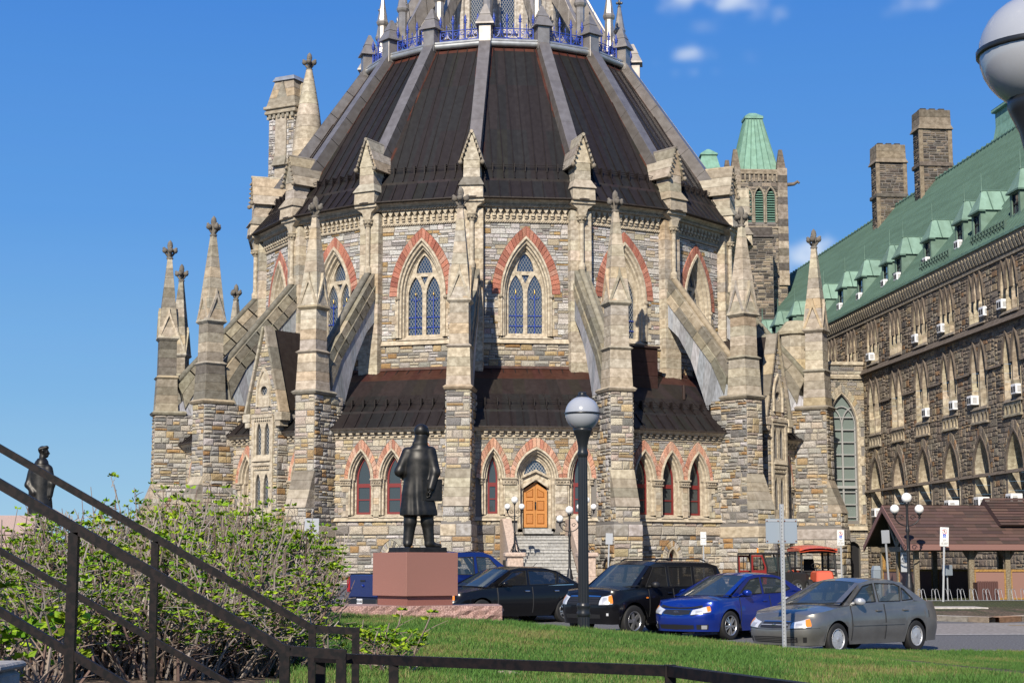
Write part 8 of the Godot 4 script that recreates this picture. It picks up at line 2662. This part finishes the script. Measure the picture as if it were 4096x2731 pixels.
func lamps():
	mat("lamp_black", Color(0.014, 0.016, 0.019), 0.35)
	mat("globe_acrylic", Color(0.33, 0.35, 0.385), 0.14, {"spec": 0.8})
	globe_lamp("black fluted lamp post with one white globe, base on lawn before cars", Vector3(1.095, lawn_y(1.095, 26.0) - 0.02, -26.0))
	globe_lamp("near lamp globe cut off by the top right picture corner", Vector3(2.46, 0.70, -7.6))
	triple_lamp("small three globe lamp on left pedestal of library steps", lamp_on(-1.72), ang(0.5), false)
	triple_lamp("small three globe lamp on right pedestal, mostly behind globe lamp post", lamp_on(1.72), ang(0.5), false)
	triple_lamp("tall black three globe lamp standing before the library steps", Vector3(2.52, gnd(0, 74) - 0.02, -74.0), 0.0, true)
	triple_lamp("tall black three globe lamp before the brown shelter gable", Vector3(13.35, gnd(0, 57) + 0.1, -57.0), 0.05, true)
func lamp_on(x: float) -> Vector3:
	var b := Basis(Vector3.UP, ang(0.5))
	return LC + b * Vector3(x, 2.34, 24.6)
# ---------------------------------------------------------------- bronze figures
class Field:
	var caps := []      # [a, b, ra, rb]
	var coat := []      # [y, cx, cz, rx, rz] rising in y
	var k := 0.05
	var folds := 0.0
	func d(p: Vector3) -> float:
		var e := 1e3
		for c in caps:
			var a: Vector3 = c[0]; var ab: Vector3 = c[1] - a
			var t := clampf((p - a).dot(ab) / maxf(ab.length_squared(), 1e-6), 0.0, 1.0)
			var q := (p - a - ab * t).length() - lerpf(c[2], c[3], t)
			var h := maxf(k - absf(e - q), 0.0) / k
			e = minf(e, q) - h * h * k * 0.25
		if coat.size() > 1:
			var y := p.y
			var n := coat.size() - 1
			var i := 0
			while i < n - 1 and y > coat[i + 1][0]: i += 1
			var A: Array = coat[i]; var B: Array = coat[i + 1]
			var t := clampf((y - A[0]) / (B[0] - A[0]), 0, 1)
			var s := t * t * (3 - 2 * t)
			var dx := p.x - lerpf(A[1], B[1], s); var dz := p.z - lerpf(A[2], B[2], s)
			var rx := lerpf(A[3], B[3], s); var rz := lerpf(A[4], B[4], s)
			if folds > 0.0:
				var an := atan2(dx, dz)
				var f := folds * (1.0 - smoothstep(coat[0][0], coat[n][0] * 0.8, y))
				var m := 1.0 + f * (sin(an * 5.0 + 0.6) * 0.6 + sin(an * 9.0 + y * 2.0) * 0.4)
				rx *= m; rz *= m
			var q := (sqrt(dx * dx / (rx * rx) + dz * dz / (rz * rz)) - 1.0) * minf(rx, rz)
			q = maxf(q, maxf(coat[0][0] - y, y - coat[n][0]))
			var h := maxf(k - absf(e - q), 0.0) / k
			e = minf(e, q) - h * h * k * 0.25
		return e
	func mesh(mb, lo: Vector3, hi: Vector3, c: float):
		var nx := int((hi.x - lo.x) / c) + 2; var ny := int((hi.y - lo.y) / c) + 2; var nz := int((hi.z - lo.z) / c) + 2
		var g := PackedFloat32Array(); g.resize(nx * ny * nz)
		var far := PackedByteArray(); far.resize(nx * ny * nz)
		for z in nz:
			for y in ny:
				var x := 0
				while x < nx:
					var v := d(lo + Vector3(x, y, z) * c)
					var o := (z * ny + y) * nx + x
					g[o] = v
					# skip ahead through empty space
					var sk := int(absf(v) / c * 0.6) - 2
					x += 1
					while sk > 0 and x < nx:
						o += 1; g[o] = v; x += 1; sk -= 1
		var idx := PackedInt32Array(); idx.resize(nx * ny * nz); idx.fill(-1)
		var P := PackedVector3Array(); var N := PackedVector3Array()
		var off := [0, 1, nx, nx + 1, nx * ny, nx * ny + 1, nx * ny + nx, nx * ny + nx + 1]
		var cor := [Vector3(0, 0, 0), Vector3(1, 0, 0), Vector3(0, 1, 0), Vector3(1, 1, 0), Vector3(0, 0, 1), Vector3(1, 0, 1), Vector3(0, 1, 1), Vector3(1, 1, 1)]
		var ed := [[0, 1], [2, 3], [4, 5], [6, 7], [0, 2], [1, 3], [4, 6], [5, 7], [0, 4], [1, 5], [2, 6], [3, 7]]
		for z in nz - 1:
			for y in ny - 1:
				for x in nx - 1:
					var o := (z * ny + y) * nx + x
					var s := 0
					for i in 8:
						if g[o + off[i]] < 0.0: s += 1
					if s == 0 or s == 8: continue
					var sum := Vector3.ZERO; var m := 0
					for e in ed:
						var a: float = g[o + off[e[0]]]; var b: float = g[o + off[e[1]]]
						if (a < 0.0) != (b < 0.0):
							sum += cor[e[0]].lerp(cor[e[1]], a / (a - b)); m += 1
					var p: Vector3 = lo + (Vector3(x, y, z) + sum / m) * c
					idx[o] = P.size(); P.append(p)
					var h := c * 0.7
					N.append(Vector3(d(p + Vector3(h, 0, 0)) - d(p - Vector3(h, 0, 0)), d(p + Vector3(0, h, 0)) - d(p - Vector3(0, h, 0)), d(p + Vector3(0, 0, h)) - d(p - Vector3(0, 0, h))).normalized())
		var st := [1, nx, nx * ny]
		for z in range(1, nz - 1):
			for y in range(1, ny - 1):
				for x in range(1, nx - 1):
					var o := (z * ny + y) * nx + x
					for ax in 3:
						if (g[o] < 0.0) == (g[o + st[ax]] < 0.0): continue
						var u: int = st[(ax + 1) % 3]; var w: int = st[(ax + 2) % 3]
						var q := [idx[o], idx[o - u], idx[o - u - w], idx[o - w]]
						if q[0] < 0 or q[1] < 0 or q[2] < 0 or q[3] < 0: continue
						if g[o] < 0.0:
							mb.stri(P[q[0]], P[q[1]], P[q[2]], N[q[0]], N[q[1]], N[q[2]]); mb.stri(P[q[0]], P[q[2]], P[q[3]], N[q[0]], N[q[2]], N[q[3]])
						else:
							mb.stri(P[q[0]], P[q[2]], P[q[1]], N[q[0]], N[q[2]], N[q[1]]); mb.stri(P[q[0]], P[q[3]], P[q[2]], N[q[0]], N[q[3]], N[q[2]])
func V(x: float, y: float, z: float) -> Vector3: return Vector3(x, y, z)
func head_field(mb: MB, c: Vector3, yaw: float, bald: bool, sc := 1.0):
	# face looks along -z before the turn; built about c, the middle of the skull
	var f := Field.new(); f.k = 0.022
	f.caps = [[V(0, 0.045, 0.0), V(0, 0.045, 0.03), 0.098, 0.102], [V(0, -0.03, -0.03), V(0, -0.085, -0.055), 0.082, 0.055], [V(0, -0.10, -0.075), V(0, -0.105, -0.07), 0.032, 0.03], [V(0, 0.01, -0.108), V(0, -0.035, -0.132), 0.012, 0.019], [V(-0.05, 0.03, -0.088), V(0.05, 0.03, -0.088), 0.02, 0.02], [V(-0.05, -0.015, -0.08), V(0.05, -0.015, -0.08), 0.024, 0.024], [V(-0.022, -0.07, -0.108), V(0.022, -0.07, -0.108), 0.013, 0.013], [V(-0.1, -0.005, 0.005), V(-0.1, 0.025, 0.012), 0.016, 0.022], [V(0.1, -0.005, 0.005), V(0.1, 0.025, 0.012), 0.016, 0.022], [V(0, -0.06, 0.03), V(0, -0.2, 0.035), 0.068, 0.075]]
	if not bald:
		for i in 7: f.caps.append([V(-0.075 + i * 0.025, 0.11, -0.07), V(-0.085 + i * 0.028, 0.06, 0.085), 0.038, 0.04])
	mb.xf = Transform3D(Basis(Vector3.UP, yaw).scaled(Vector3.ONE * sc), c)
	f.mesh(mb, V(-0.16, -0.2, -0.18), V(0.16, 0.2, 0.17), 0.0115)
	mb.xf = Transform3D.IDENTITY
func hand_field(mb: MB, xf: Transform3D):
	# palm hangs along -y, thumb to -x; fingers curled towards -z
	var f := Field.new(); f.k = 0.012
	f.caps = [[V(0, 0.02, 0), V(0, -0.02, 0), 0.032, 0.034], [V(-0.018, -0.02, 0), V(-0.022, -0.065, 0), 0.024, 0.02], [V(0.018, -0.02, 0), V(0.022, -0.06, 0), 0.024, 0.019]]
	var ln := [0.042, 0.048, 0.045, 0.036]
	for i in 4:
		var x := -0.033 + i * 0.022
		var k0 := V(x, -0.07 + 0.006 * absf(i - 1), 0); var k1 := k0 + V(0, -ln[i], -0.012); var k2 := k1 + V(0, -0.014, -0.03); var k3 := k2 + V(0, 0.012, -0.022)
		f.caps.append([k0, k1, 0.0105, 0.0095]); f.caps.append([k1, k2, 0.0095, 0.009]); f.caps.append([k2, k3, 0.009, 0.0075])
	f.caps.append([V(-0.03, -0.005, 0), V(-0.055, -0.04, -0.02), 0.014, 0.012]); f.caps.append([V(-0.055, -0.04, -0.02), V(-0.05, -0.075, -0.04), 0.012, 0.009])
	mb.xf = xf
	f.mesh(mb, V(-0.1, -0.19, -0.1), V(0.08, 0.07, 0.06), 0.0065)
	mb.xf = Transform3D.IDENTITY
func statues():
	mat("bronze", Color(0.021, 0.0195, 0.0175), 0.44, {"metal": 0.25, "tex": noise_tex(71, 0.02, 5, Color(0.6, 0.62, 0.6), Color(1, 1, 1), 256, 1.8), "scale": Vector3.ONE * 1.2})
	mat("pink_granite", Color(1, 1, 1), 0.55, {"vc": true, "tex": noise_tex(72, 0.25, 4, Color(0.72, 0.68, 0.68), Color(1, 1, 1), 512, 2.2), "scale": Vector3.ONE * 1.3})
	mat("rough_granite", Color(1, 1, 1), 0.9, {"vc": true, "tex": noise_tex(73, 0.06, 5, Color(0.66, 0.6, 0.6), Color(1, 1, 1), 512, 2.0), "scale": Vector3.ONE * 0.9})
	# pedestal of the man with the folder
	var gy := lawn_y(-1.6, 28.0)
	var ped := thing("granite_pedestal", "square pink granite pedestal on a rough slab under the bronze man", "pedestal", Vector3(-1.62, 0, -28.35), deg_to_rad(37))
	var mb := MB.new(); mb.col = Color(0.40, 0.20, 0.155)
	mb.bx(-0.513, 0.513, 1.215, 1.925, -0.513, 0.513, 0.004)
	put(mb, "block", M.pink_granite, ped)
	mb = MB.new(); mb.col = Color(0.31, 0.135, 0.105)
	mb.bx(-0.45, 0.45, 1.06, 1.215, -0.45, 0.45)
	put(mb, "recessed_plinth", M.pink_granite, ped)
	var slab := MB.new()
	var n := 30
	var f := FastNoiseLite.new(); f.seed = 4; f.frequency = 3.0; f.fractal_octaves = 3
	slab.xf = Transform3D(Basis(Vector3.UP, deg_to_rad(-34)), Vector3.ZERO)
	for face in 4:
		var bs := Basis(Vector3.UP, face * PI / 2)
		var hw: float = [1.42, 0.8][face % 2]; var dz: float = [0.8, 1.42][face % 2]
		var pt := func(a: int, b: int) -> Vector3:
			var x := lerpf(-hw, hw, a / float(n)); var y := lerpf(0.62, 1.06, b / 6.0)
			var rr := 0.07 * f.get_noise_3d(x * 1.3 + face * 7, y * 3.0, 1.0) + 0.03 * f.get_noise_3d(x * 4.0, y * 8.0, face)
			if a == 0 or a == n or b == 6: rr = 0.0
			return bs * Vector3(x, y, dz + rr)
		for a in n:
			for b in 6:
				slab.col = Color(0.46, 0.31, 0.27) * R(0.9, 1.1)
				slab.quad(pt.call(a, b), pt.call(a + 1, b), pt.call(a + 1, b + 1), pt.call(a, b + 1))
	slab.col = Color(0.47, 0.33, 0.29)
	slab.quad(V(-1.42, 1.06, 0.8), V(1.42, 1.06, 0.8), V(1.42, 1.06, -0.8), V(-1.42, 1.06, -0.8))
	put(slab, "rough_slab", M.rough_granite, ped)
	# the man with the folder, seen from behind
	var st := thing("bronze_statue", "bronze man in long coat holding a folder, seen from behind on pedestal", "statue", Vector3(-1.58, 1.925, -28.35))
	mb = MB.new(); mb.xf.basis = Basis(Vector3.UP, deg_to_rad(32))
	mb.bx(-0.36, 0.36, 0.0, 0.085, -0.36, 0.36, 0.006)
	put(mb, "base_plate", M.bronze, st)
	var b := Field.new(); b.k = 0.04; b.folds = 0.10
	var y0 := 0.085
	b.coat = [[0.53 + y0, 0.0, 0.0, 0.305, 0.215], [0.85 + y0, -0.01, 0.0, 0.268, 0.19], [1.2 + y0, 0.0, 0.0, 0.238, 0.17], [1.46 + y0, 0.01, 0.0, 0.242, 0.165], [1.63 + y0, 0.015, 0.0, 0.215, 0.14], [1.72 + y0, 0.02, 0.0, 0.12, 0.105], [1.80 + y0, 0.03, 0.0, 0.085, 0.085]]
	b.caps = [[V(-0.165, 0.08 + y0, 0.02), V(-0.13, 0.42 + y0, 0.0), 0.084, 0.105], [V(-0.13, 0.42 + y0, 0.0), V(-0.12, 0.8 + y0, 0.0), 0.105, 0.13], [V(0.195, 0.08 + y0, -0.02), V(0.155, 0.42 + y0, -0.03), 0.084, 0.105], [V(0.155, 0.42 + y0, -0.03), V(0.12, 0.8 + y0, 0.0), 0.105, 0.13],
		[V(-0.168, 0.045 + y0, 0.06), V(-0.19, 0.03 + y0, -0.14), 0.05, 0.035], [V(0.17, 0.045 + y0, 0.0), V(0.37, 0.03 + y0, -0.05), 0.05, 0.036],
		[V(-0.185, 1.59 + y0, 0.0), V(-0.315, 1.27 + y0, 0.03), 0.095, 0.085], [V(-0.315, 1.27 + y0, 0.03), V(-0.17, 1.13 + y0, -0.18), 0.082, 0.06], [V(0.205, 1.60 + y0, 0.0), V(0.285, 1.25 + y0, 0.05), 0.098, 0.088], [V(0.285, 1.25 + y0, 0.05), V(0.215, 0.98 + y0, 0.13), 0.085, 0.064],
		[V(-0.06, 1.73 + y0, 0.055), V(0.10, 1.74 + y0, 0.055), 0.04, 0.038], [V(0.03, 1.64 + y0, 0.0), V(0.045, 1.86 + y0, 0.01), 0.12, 0.112]]
	mb = MB.new()
	b.mesh(mb, V(-0.46, 0.06, -0.34), V(0.48, 2.0, 0.32), 0.017)
	head_field(mb, V(0.06, 1.90 + y0, -0.01), deg_to_rad(-25), true, 1.18)
	hand_field(mb, Transform3D(Basis(Vector3.UP, deg_to_rad(80)), V(0.213, 0.95 + y0, 0.14)))
	hand_field(mb, Transform3D(Basis(Vector3.RIGHT, deg_to_rad(70)), V(-0.16, 1.12 + y0, -0.19)))
	put(mb, "figure", M.bronze, st)
	mb = MB.new(); mb.xf = Transform3D(Basis(Vector3.UP, deg_to_rad(24)), V(0.215, 0.80 + y0, 0.10))
	mb.bx(-0.16, 0.20, -0.03, 0.33, -0.035, 0.03, 0.008)
	put(mb, "folder", M.bronze, st)
	# far statue at the left, half hidden by the rails
	var fy := 2.42
	var p2 := thing("granite_pedestal", "pale pink granite pedestal at left edge behind the rose bushes", "pedestal", Vector3(-11.7, 0, -40.2), 0.15)
	mb = MB.new(); mb.col = Color(0.55, 0.42, 0.38)
	mb.bx(-1.5, 0.75, 0.0, fy, -0.6, 0.6, 0.01)
	put(mb, "block", M.pink_granite, p2)
	mb = MB.new(); mb.col = Color(0.56, 0.43, 0.39)
	mb.bx(-1.7, 0.42, fy, 2.88, 0.1, 0.62, 0.012)
	put(mb, "parapet_block", M.pink_granite, p2)
	var s2 := thing("bronze_statue", "far bronze figure in a long cloak at left, crossed by the handrail", "statue", Vector3(-11.28, fy, -40.25), 0.0)
	b = Field.new(); b.k = 0.05; b.folds = 0.07
	b.coat = [[0.12, 0.05, 0.0, 0.30, 0.24], [0.6, 0.02, 0.0, 0.29, 0.22], [1.1, 0.0, 0.0, 0.27, 0.20], [1.45, 0.0, 0.0, 0.28, 0.19], [1.66, 0.0, 0.0, 0.21, 0.15], [1.78, 0.02, 0.0, 0.10, 0.10]]
	b.caps = [[V(-0.1, 0.08, 0.0), V(-0.08, 0.8, 0), 0.08, 0.12], [V(0.14, 0.08, 0.02), V(0.1, 0.8, 0), 0.08, 0.12], [V(-0.1, 0.05, 0.0), V(0.08, 0.04, 0.06), 0.05, 0.04], [V(0.14, 0.05, 0.02), V(0.34, 0.04, 0.05), 0.05, 0.04], [V(-0.2, 1.58, 0.0), V(-0.27, 1.2, 0.08), 0.09, 0.08], [V(-0.27, 1.2, 0.08), V(-0.1, 1.0, 0.17), 0.075, 0.055], [V(0.2, 1.58, 0.02), V(0.29, 1.22, 0.05), 0.09, 0.08], [V(0.29, 1.22, 0.05), V(0.27, 0.95, 0.08), 0.078, 0.06], [V(-0.08, 1.74, 0.02), V(0.1, 1.74, 0.02), 0.06, 0.055], [V(0.02, 1.68, 0.0), V(0.04, 1.88, 0), 0.085, 0.07]]
	mb = MB.new()
	b.mesh(mb, V(-0.44, -0.02, -0.32), V(0.46, 2.0, 0.34), 0.02)
	head_field(mb, V(0.05, 1.99, -0.01), deg_to_rad(-80), false)
	hand_field(mb, Transform3D(Basis(Vector3.UP, deg_to_rad(60)), V(0.27, 0.93, 0.08)))
	hand_field(mb, Transform3D(Basis(Vector3.RIGHT, deg_to_rad(50)), V(-0.09, 1.0, 0.18)))
	put(mb, "figure", M.bronze, s2)
	mb = MB.new(); mb.xf.origin = V(0.02, 0, 0)
	mb.lathe([[0.16, 1.70], [0.15, 1.76], [0.11, 1.83], [0.085, 1.84]], 16)
	put(mb, "collar", M.bronze, s2)
# ---------------------------------------------------------------- handrails, steps, roses
func bar(mb: MB, pts: Array, r := 0.021):
	for i in pts.size() - 1:
		var a: Vector3 = pts[i]; var b: Vector3 = pts[i + 1]
		var d := (b - a).normalized()
		mb.tube([a - d * r * 0.7, b + d * r * 0.7], r * 1.414, 4)
func rail_square(mb: MB, a: Vector3, b: Vector3, hw := 0.02):
	var d := (b - a).normalized()
	var s := d.cross(Vector3.UP)
	if s.length() < 0.01: s = Vector3(1, 0, 0)
	s = s.normalized()
	var u := s.cross(d).normalized()
	var c := [s * hw + u * hw, -s * hw + u * hw, -s * hw - u * hw, s * hw - u * hw]
	for i in 4:
		var j := (i + 1) % 4
		mb.quad(a + c[i], a + c[j], b + c[j], b + c[i])
	mb.quad(a + c[3], a + c[2], a + c[1], a + c[0]); mb.quad(b + c[0], b + c[1], b + c[2], b + c[3])
func handrail(label: String, top: Array, mids: Array, posts: Array, hw: float):
	var h := thing("handrail", label, "handrail", Vector3.ZERO)
	for i in top.size() - 1:
		var mb := MB.new(); rail_square(mb, top[i], top[i + 1] + (top[i + 1] - top[i]).normalized() * hw, hw)
		var e: Vector3 = top[i + 1]
		if i < top.size() - 2: mb.bx(e.x - hw * 1.08, e.x + hw * 1.08, e.y - hw * 1.25, e.y + hw * 1.12, e.z - hw * 1.02, e.z + hw * 1.02)
		put(mb, "top_rail", M.rail_paint, h)
	for m in mids:
		var mb := MB.new(); rail_square(mb, m[0], m[1], hw * 0.85)
		put(mb, "mid_rail", M.rail_paint, h)
	for p in posts:
		var mb := MB.new(); rail_square(mb, Vector3(p[0].x, p[1], p[0].z), p[0] - Vector3(0, hw, 0), hw)
		put(mb, "post", M.rail_paint, h)
func foreground():
	mat("rail_paint", Color(1, 1, 1), 0.5, {"tex": noise_tex(51, 0.02, 5, lin(0.005, 0.005, 0.006), lin(0.014, 0.010, 0.010), 512, 3.2), "scale": Vector3.ONE * 2.0, "spec": 0.3})
	# steps climbing to the left between the two stair rails
	var st := thing("garden_steps", "low grey garden steps climbing left between the black handrails", "stairs", Vector3.ZERO)
	var g0 := 0.30
	for i in 10:
		var mb := MB.new(); mb.col = Color(0.36, 0.35, 0.33) * R(0.9, 1.05)
		var x1 := -0.92 - i * 0.28
		mb.bx(x1 - 0.32 if i < 9 else -4.2, x1, g0 - 0.35, g0 + 0.005 + i * 0.155, -8.6 + 0.004 * (i % 2), -6.6 - 0.004 * (i % 2), 0.01)
		put(mb, "step", M.concrete, st)
	var block := thing("stair_block", "weathered grey stone block at the bottom left picture corner", "block", Vector3(-2.17, 0.67, -6.15))
	var mbk := MB.new(); mbk.col = Color(0.36, 0.35, 0.33)
	mbk.bx(-0.6, 0.36, -0.1, 0.66, -0.15, 0.15, 0.02)
	put(mbk, "block", M.concrete, block)
	mbk = MB.new(); mbk.col = Color(0.40, 0.39, 0.37)
	mbk.bx(-0.62, 0.375, 0.66, 0.685, -0.165, 0.165, 0.008)
	put(mbk, "capstone", M.concrete, block)
	var step_y := func(x: float) -> float: return g0 + 0.155 * maxf(0.0, floorf((-0.92 - x) / 0.28) + (1.0 if x < -0.92 else 0.0)) - 0.02
	# far stair rail
	var zB := -8.4; var zA := -6.8
	var B := [Vector3(-3.6, 2.87, zB), Vector3(-0.985, 1.395, zB), Vector3(-0.77, 1.382, zB)]
	var lowB := func(p: Vector3) -> Vector3: return p - Vector3(0, 0.5, 0)
	handrail("far black stair handrail sloping down past the rose bushes", B, [[Vector3(-3.6, 2.37, zB), Vector3(-0.985, 0.9, zB)]], [[Vector3(-1.772, 1.838, zB), step_y.call(-1.772)], [Vector3(-0.985, 1.395, zB), step_y.call(-0.985)], [Vector3(-0.77, 1.382, zB), 0.78], [Vector3(-2.9, 2.475, zB), step_y.call(-2.9)]], 0.0175)
	var A := [Vector3(-3.2, 2.67, zA), Vector3(-0.905, 1.368, zA), Vector3(-0.68, 1.352, zA)]
	handrail("near black stair handrail with rust worn top edge", A, [[Vector3(-3.2, 2.175, zA), Vector3(-0.905, 0.87, zA)]], [[Vector3(-1.762, 1.854, zA), step_y.call(-1.762)], [Vector3(-0.905, 1.368, zA), step_y.call(-0.905)], [Vector3(-0.68, 1.352, zA), 0.78], [Vector3(-2.6, 2.33, zA), step_y.call(-2.6)]], 0.0195)
	var C := [Vector3(-0.80, 1.33, -7.0), Vector3(0.565, 1.33, -6.1), Vector3(1.12, 1.33, -4.55)]
	handrail("low level black guard rail along the bottom picture edge", C, [[Vector3(-0.80, 1.0, -7.0), Vector3(0.565, 1.0, -6.1)], [Vector3(0.565, 1.0, -6.1), Vector3(1.12, 1.0, -4.55)]], [[C[0] + Vector3(0.015, 0, -0.01), 0.78], [Vector3(-0.47, 1.33, -6.782), 0.78], [C[1], 0.72], [C[2], 0.66]], 0.019)
	roses()
	# a broken stone on the grass
	var s := thing("pale_stone", "pale stone lying in the grass behind the bottom rail", "stone", Vector3(-0.05, lawn_y(0, 13.8) + 0.01, -13.75))
	var mb := MB.new()
	mb.col = Color(0.42, 0.34, 0.26)
	mb.lathe([[0.10, -0.02], [0.13, 0.02], [0.11, 0.05], [0.05, 0.075], [0.0, 0.08]], 7, Vector3.ZERO, false)
	var o := put(mb, "rock", M.concrete, s)
	o.scale = Vector3(1.2, 1.0, 0.8)
func rose_mesh(sd: int, hgt: float, wid: float, nst: int, ncl: int) -> Array:
	var r := RandomNumberGenerator.new(); r.seed = sd
	var st := MB.new(); var lf := MB.new()
	var tips := []
	for i in nst:
		var a := r.randf() * TAU
		var rad := wid * sqrt(r.randf())
		var base := Vector3(cos(a), 0, sin(a)) * rad * 0.6
		var top := Vector3(cos(a), 0, sin(a)) * rad * 1.05 + Vector3(r.randf_range(-0.12, 0.12), hgt * (r.randf_range(0.5, 1.0) if r.randf() > 0.08 else r.randf_range(1.0, 1.22)), r.randf_range(-0.12, 0.12))
		var mid := base.lerp(top, 0.5) + Vector3(r.randf_range(-0.08, 0.08), 0, r.randf_range(-0.08, 0.08))
		var q3 := base.lerp(top, 0.78) + Vector3(r.randf_range(-0.09, 0.09), 0, r.randf_range(-0.09, 0.09))
		st.col = [Color(0.20, 0.155, 0.125), Color(0.27, 0.22, 0.185), Color(0.15, 0.10, 0.085), Color(0.33, 0.285, 0.25)][r.randi() % 4]
		st.tube([base, mid, q3, top], 0.011, 4, 0.004, false)
		tips.append(top); tips.append(q3); tips.append(base.lerp(top, 0.9)); tips.append(mid.lerp(q3, 0.6))
		for b in 4:   # side twigs
			var p := base.lerp(top, r.randf_range(0.3, 0.95))
			var d := Vector3(r.randf_range(-1, 1), r.randf_range(0.1, 1.1), r.randf_range(-1, 1)).normalized() * r.randf_range(0.12, 0.32)
			st.tube([p, p + d * 0.5 + Vector3(0, 0.01, 0), p + d], 0.006, 3, 0.003, false)
			tips.append(p + d)
			if r.randf() < 0.5: tips.append(p + d * 0.5)
	for i in ncl:
		var c: Vector3 = tips[r.randi() % tips.size()]
		if r.randf() > smoothstep(hgt * 0.12, hgt * 0.85, c.y) + 0.13: continue
		var up := Vector3(r.randf_range(-0.6, 0.6), 1, r.randf_range(-0.6, 0.6)).normalized()
		var k0 := r.randf_range(0.75, 1.35)
		var yel := r.randf()
		for l in r.randi_range(5, 9):
			var a := r.randf() * TAU
			var d := (Vector3(cos(a), r.randf_range(-0.1, 0.9), sin(a)) + up * 0.3).normalized()
			var len := r.randf_range(0.025, 0.07)
			var side := d.cross(Vector3(r.randf_range(-1, 1), 1, r.randf_range(-1, 1))).normalized() * len * 0.36
			var nrm := d.cross(side).normalized() * len * 0.14
			var p := c + d * 0.012
			var k := k0 * r.randf_range(0.8, 1.2)
			lf.col = Color(0.10, 0.225, 0.018).lerp(Color(0.29, 0.37, 0.025), yel * 0.85) * k
			var m := p + d * len * 0.5
			lf.quad(p, m + side + nrm, p + d * len, m - nrm * 0.3); lf.quad(p, m - nrm * 0.3, p + d * len, m - side + nrm)
	return [st.arr(), lf.arr()]
func roses():
	var bark := mat("bark", Color(1, 1, 1), 0.9, {"vc": true})
	var leaf := mat("rose_leaf", Color(1, 1, 1), 0.65, {"vc": true, "spec": 0.2})
	leaf.backlight_enabled = true; leaf.backlight = Color(0.25, 0.35, 0.05)
	var kinds := []
	for i in 5: kinds.append(rose_mesh(900 + i, 1.45, 0.66, 110, 430))
	var r := RandomNumberGenerator.new(); r.seed = 4242
	var spots := []   # x at D pixel, distance, top pixel
	# rows of bushes: pixel column, distance, height of the top in the photograph's pixels
	for q in [[30, 15.0, 1245], [130, 14.4, 1262], [230, 15.5, 1215], [330, 16.5, 1180], [425, 15.2, 1225], [505, 16.2, 1205], [575, 15.0, 1262], [80, 18.5, 1210], [200, 19.0, 1190], [310, 20.0, 1145], [420, 20.5, 1165], [520, 20.0, 1172], [600, 20.5, 1190], [660, 20.8, 1222], [650, 18.0, 1262], [15, 20.5, 1205], [370, 23.5, 1160], [480, 24.0, 1165], [580, 24.0, 1180], [655, 24.0, 1200], [500, 13.2, 1345], [370, 12.6, 1340], [230, 12.6, 1330], [90, 12.2, 1335], [590, 13.4, 1400]]:
		spots.append(q)
	var i := 0
	for q in spots:
		var x: float = (q[0] - 1176.0) / 3894.0 * q[1]
		var gy := lawn_y(x, q[1])
		var top: float = EYE + (1300.0 - q[2]) / 3894.0 * q[1]
		var sc := clampf((top - gy) / 1.45, 0.25, 1.3)
		var row: String = "front row" if q[1] < 14.0 else ("second row" if q[1] < 17.6 else ("third row" if q[1] < 21.0 else "back row"))
		var rank := 0
		for o in spots:
			if ("front row" if o[1] < 14.0 else ("second row" if o[1] < 17.6 else ("third row" if o[1] < 21.0 else "back row"))) == row and o[0] < q[0]: rank += 1
		var b := thing("rose_bush", "budding rose bush, %s from the left in the %s behind the rails" % [["first", "second", "third", "fourth", "fifth", "sixth", "seventh", "eighth", "ninth", "tenth"][rank], row], "bush", Vector3(x, gy - 0.02, -q[1]), r.randf() * TAU, "rose bushes behind the handrails")
		b.scale = Vector3(1.05, sc, 1.05)
		putm(kinds[i % 5][0], "stems", bark, b)
		putm(kinds[i % 5][1], "leaves", leaf, b, "stuff")
		i += 1
	# sprays reaching to the lawn in front
	var sp := rose_mesh(950, 0.75, 0.25, 9, 70)
	for q in [[905.0, 13.3, 0.62], [850.0, 14.2, 0.6], [40.0, 7.4, 0.8], [110.0, 8.9, 0.7]]:
		var x: float = (q[0] - 1176.0) / 3894.0 * q[1]
		var gy := lawn_y(x, q[1]) if q[1] > 10 else 1.0
		var b := thing("rose_sucker", "small leafy rose sucker " + ["on the lawn right of the bed", "at the edge of the bed by the lawn", "in the bottom left picture corner", "just above the stone block"][[905.0, 850.0, 40.0, 110.0].find(q[0])], "bush", Vector3(x, gy - 0.02, -q[1]), r.randf() * TAU)
		b.scale = Vector3(1, q[2], 1)
		putm(sp[0], "stems", bark, b); putm(sp[1], "leaves", leaf, b, "stuff")
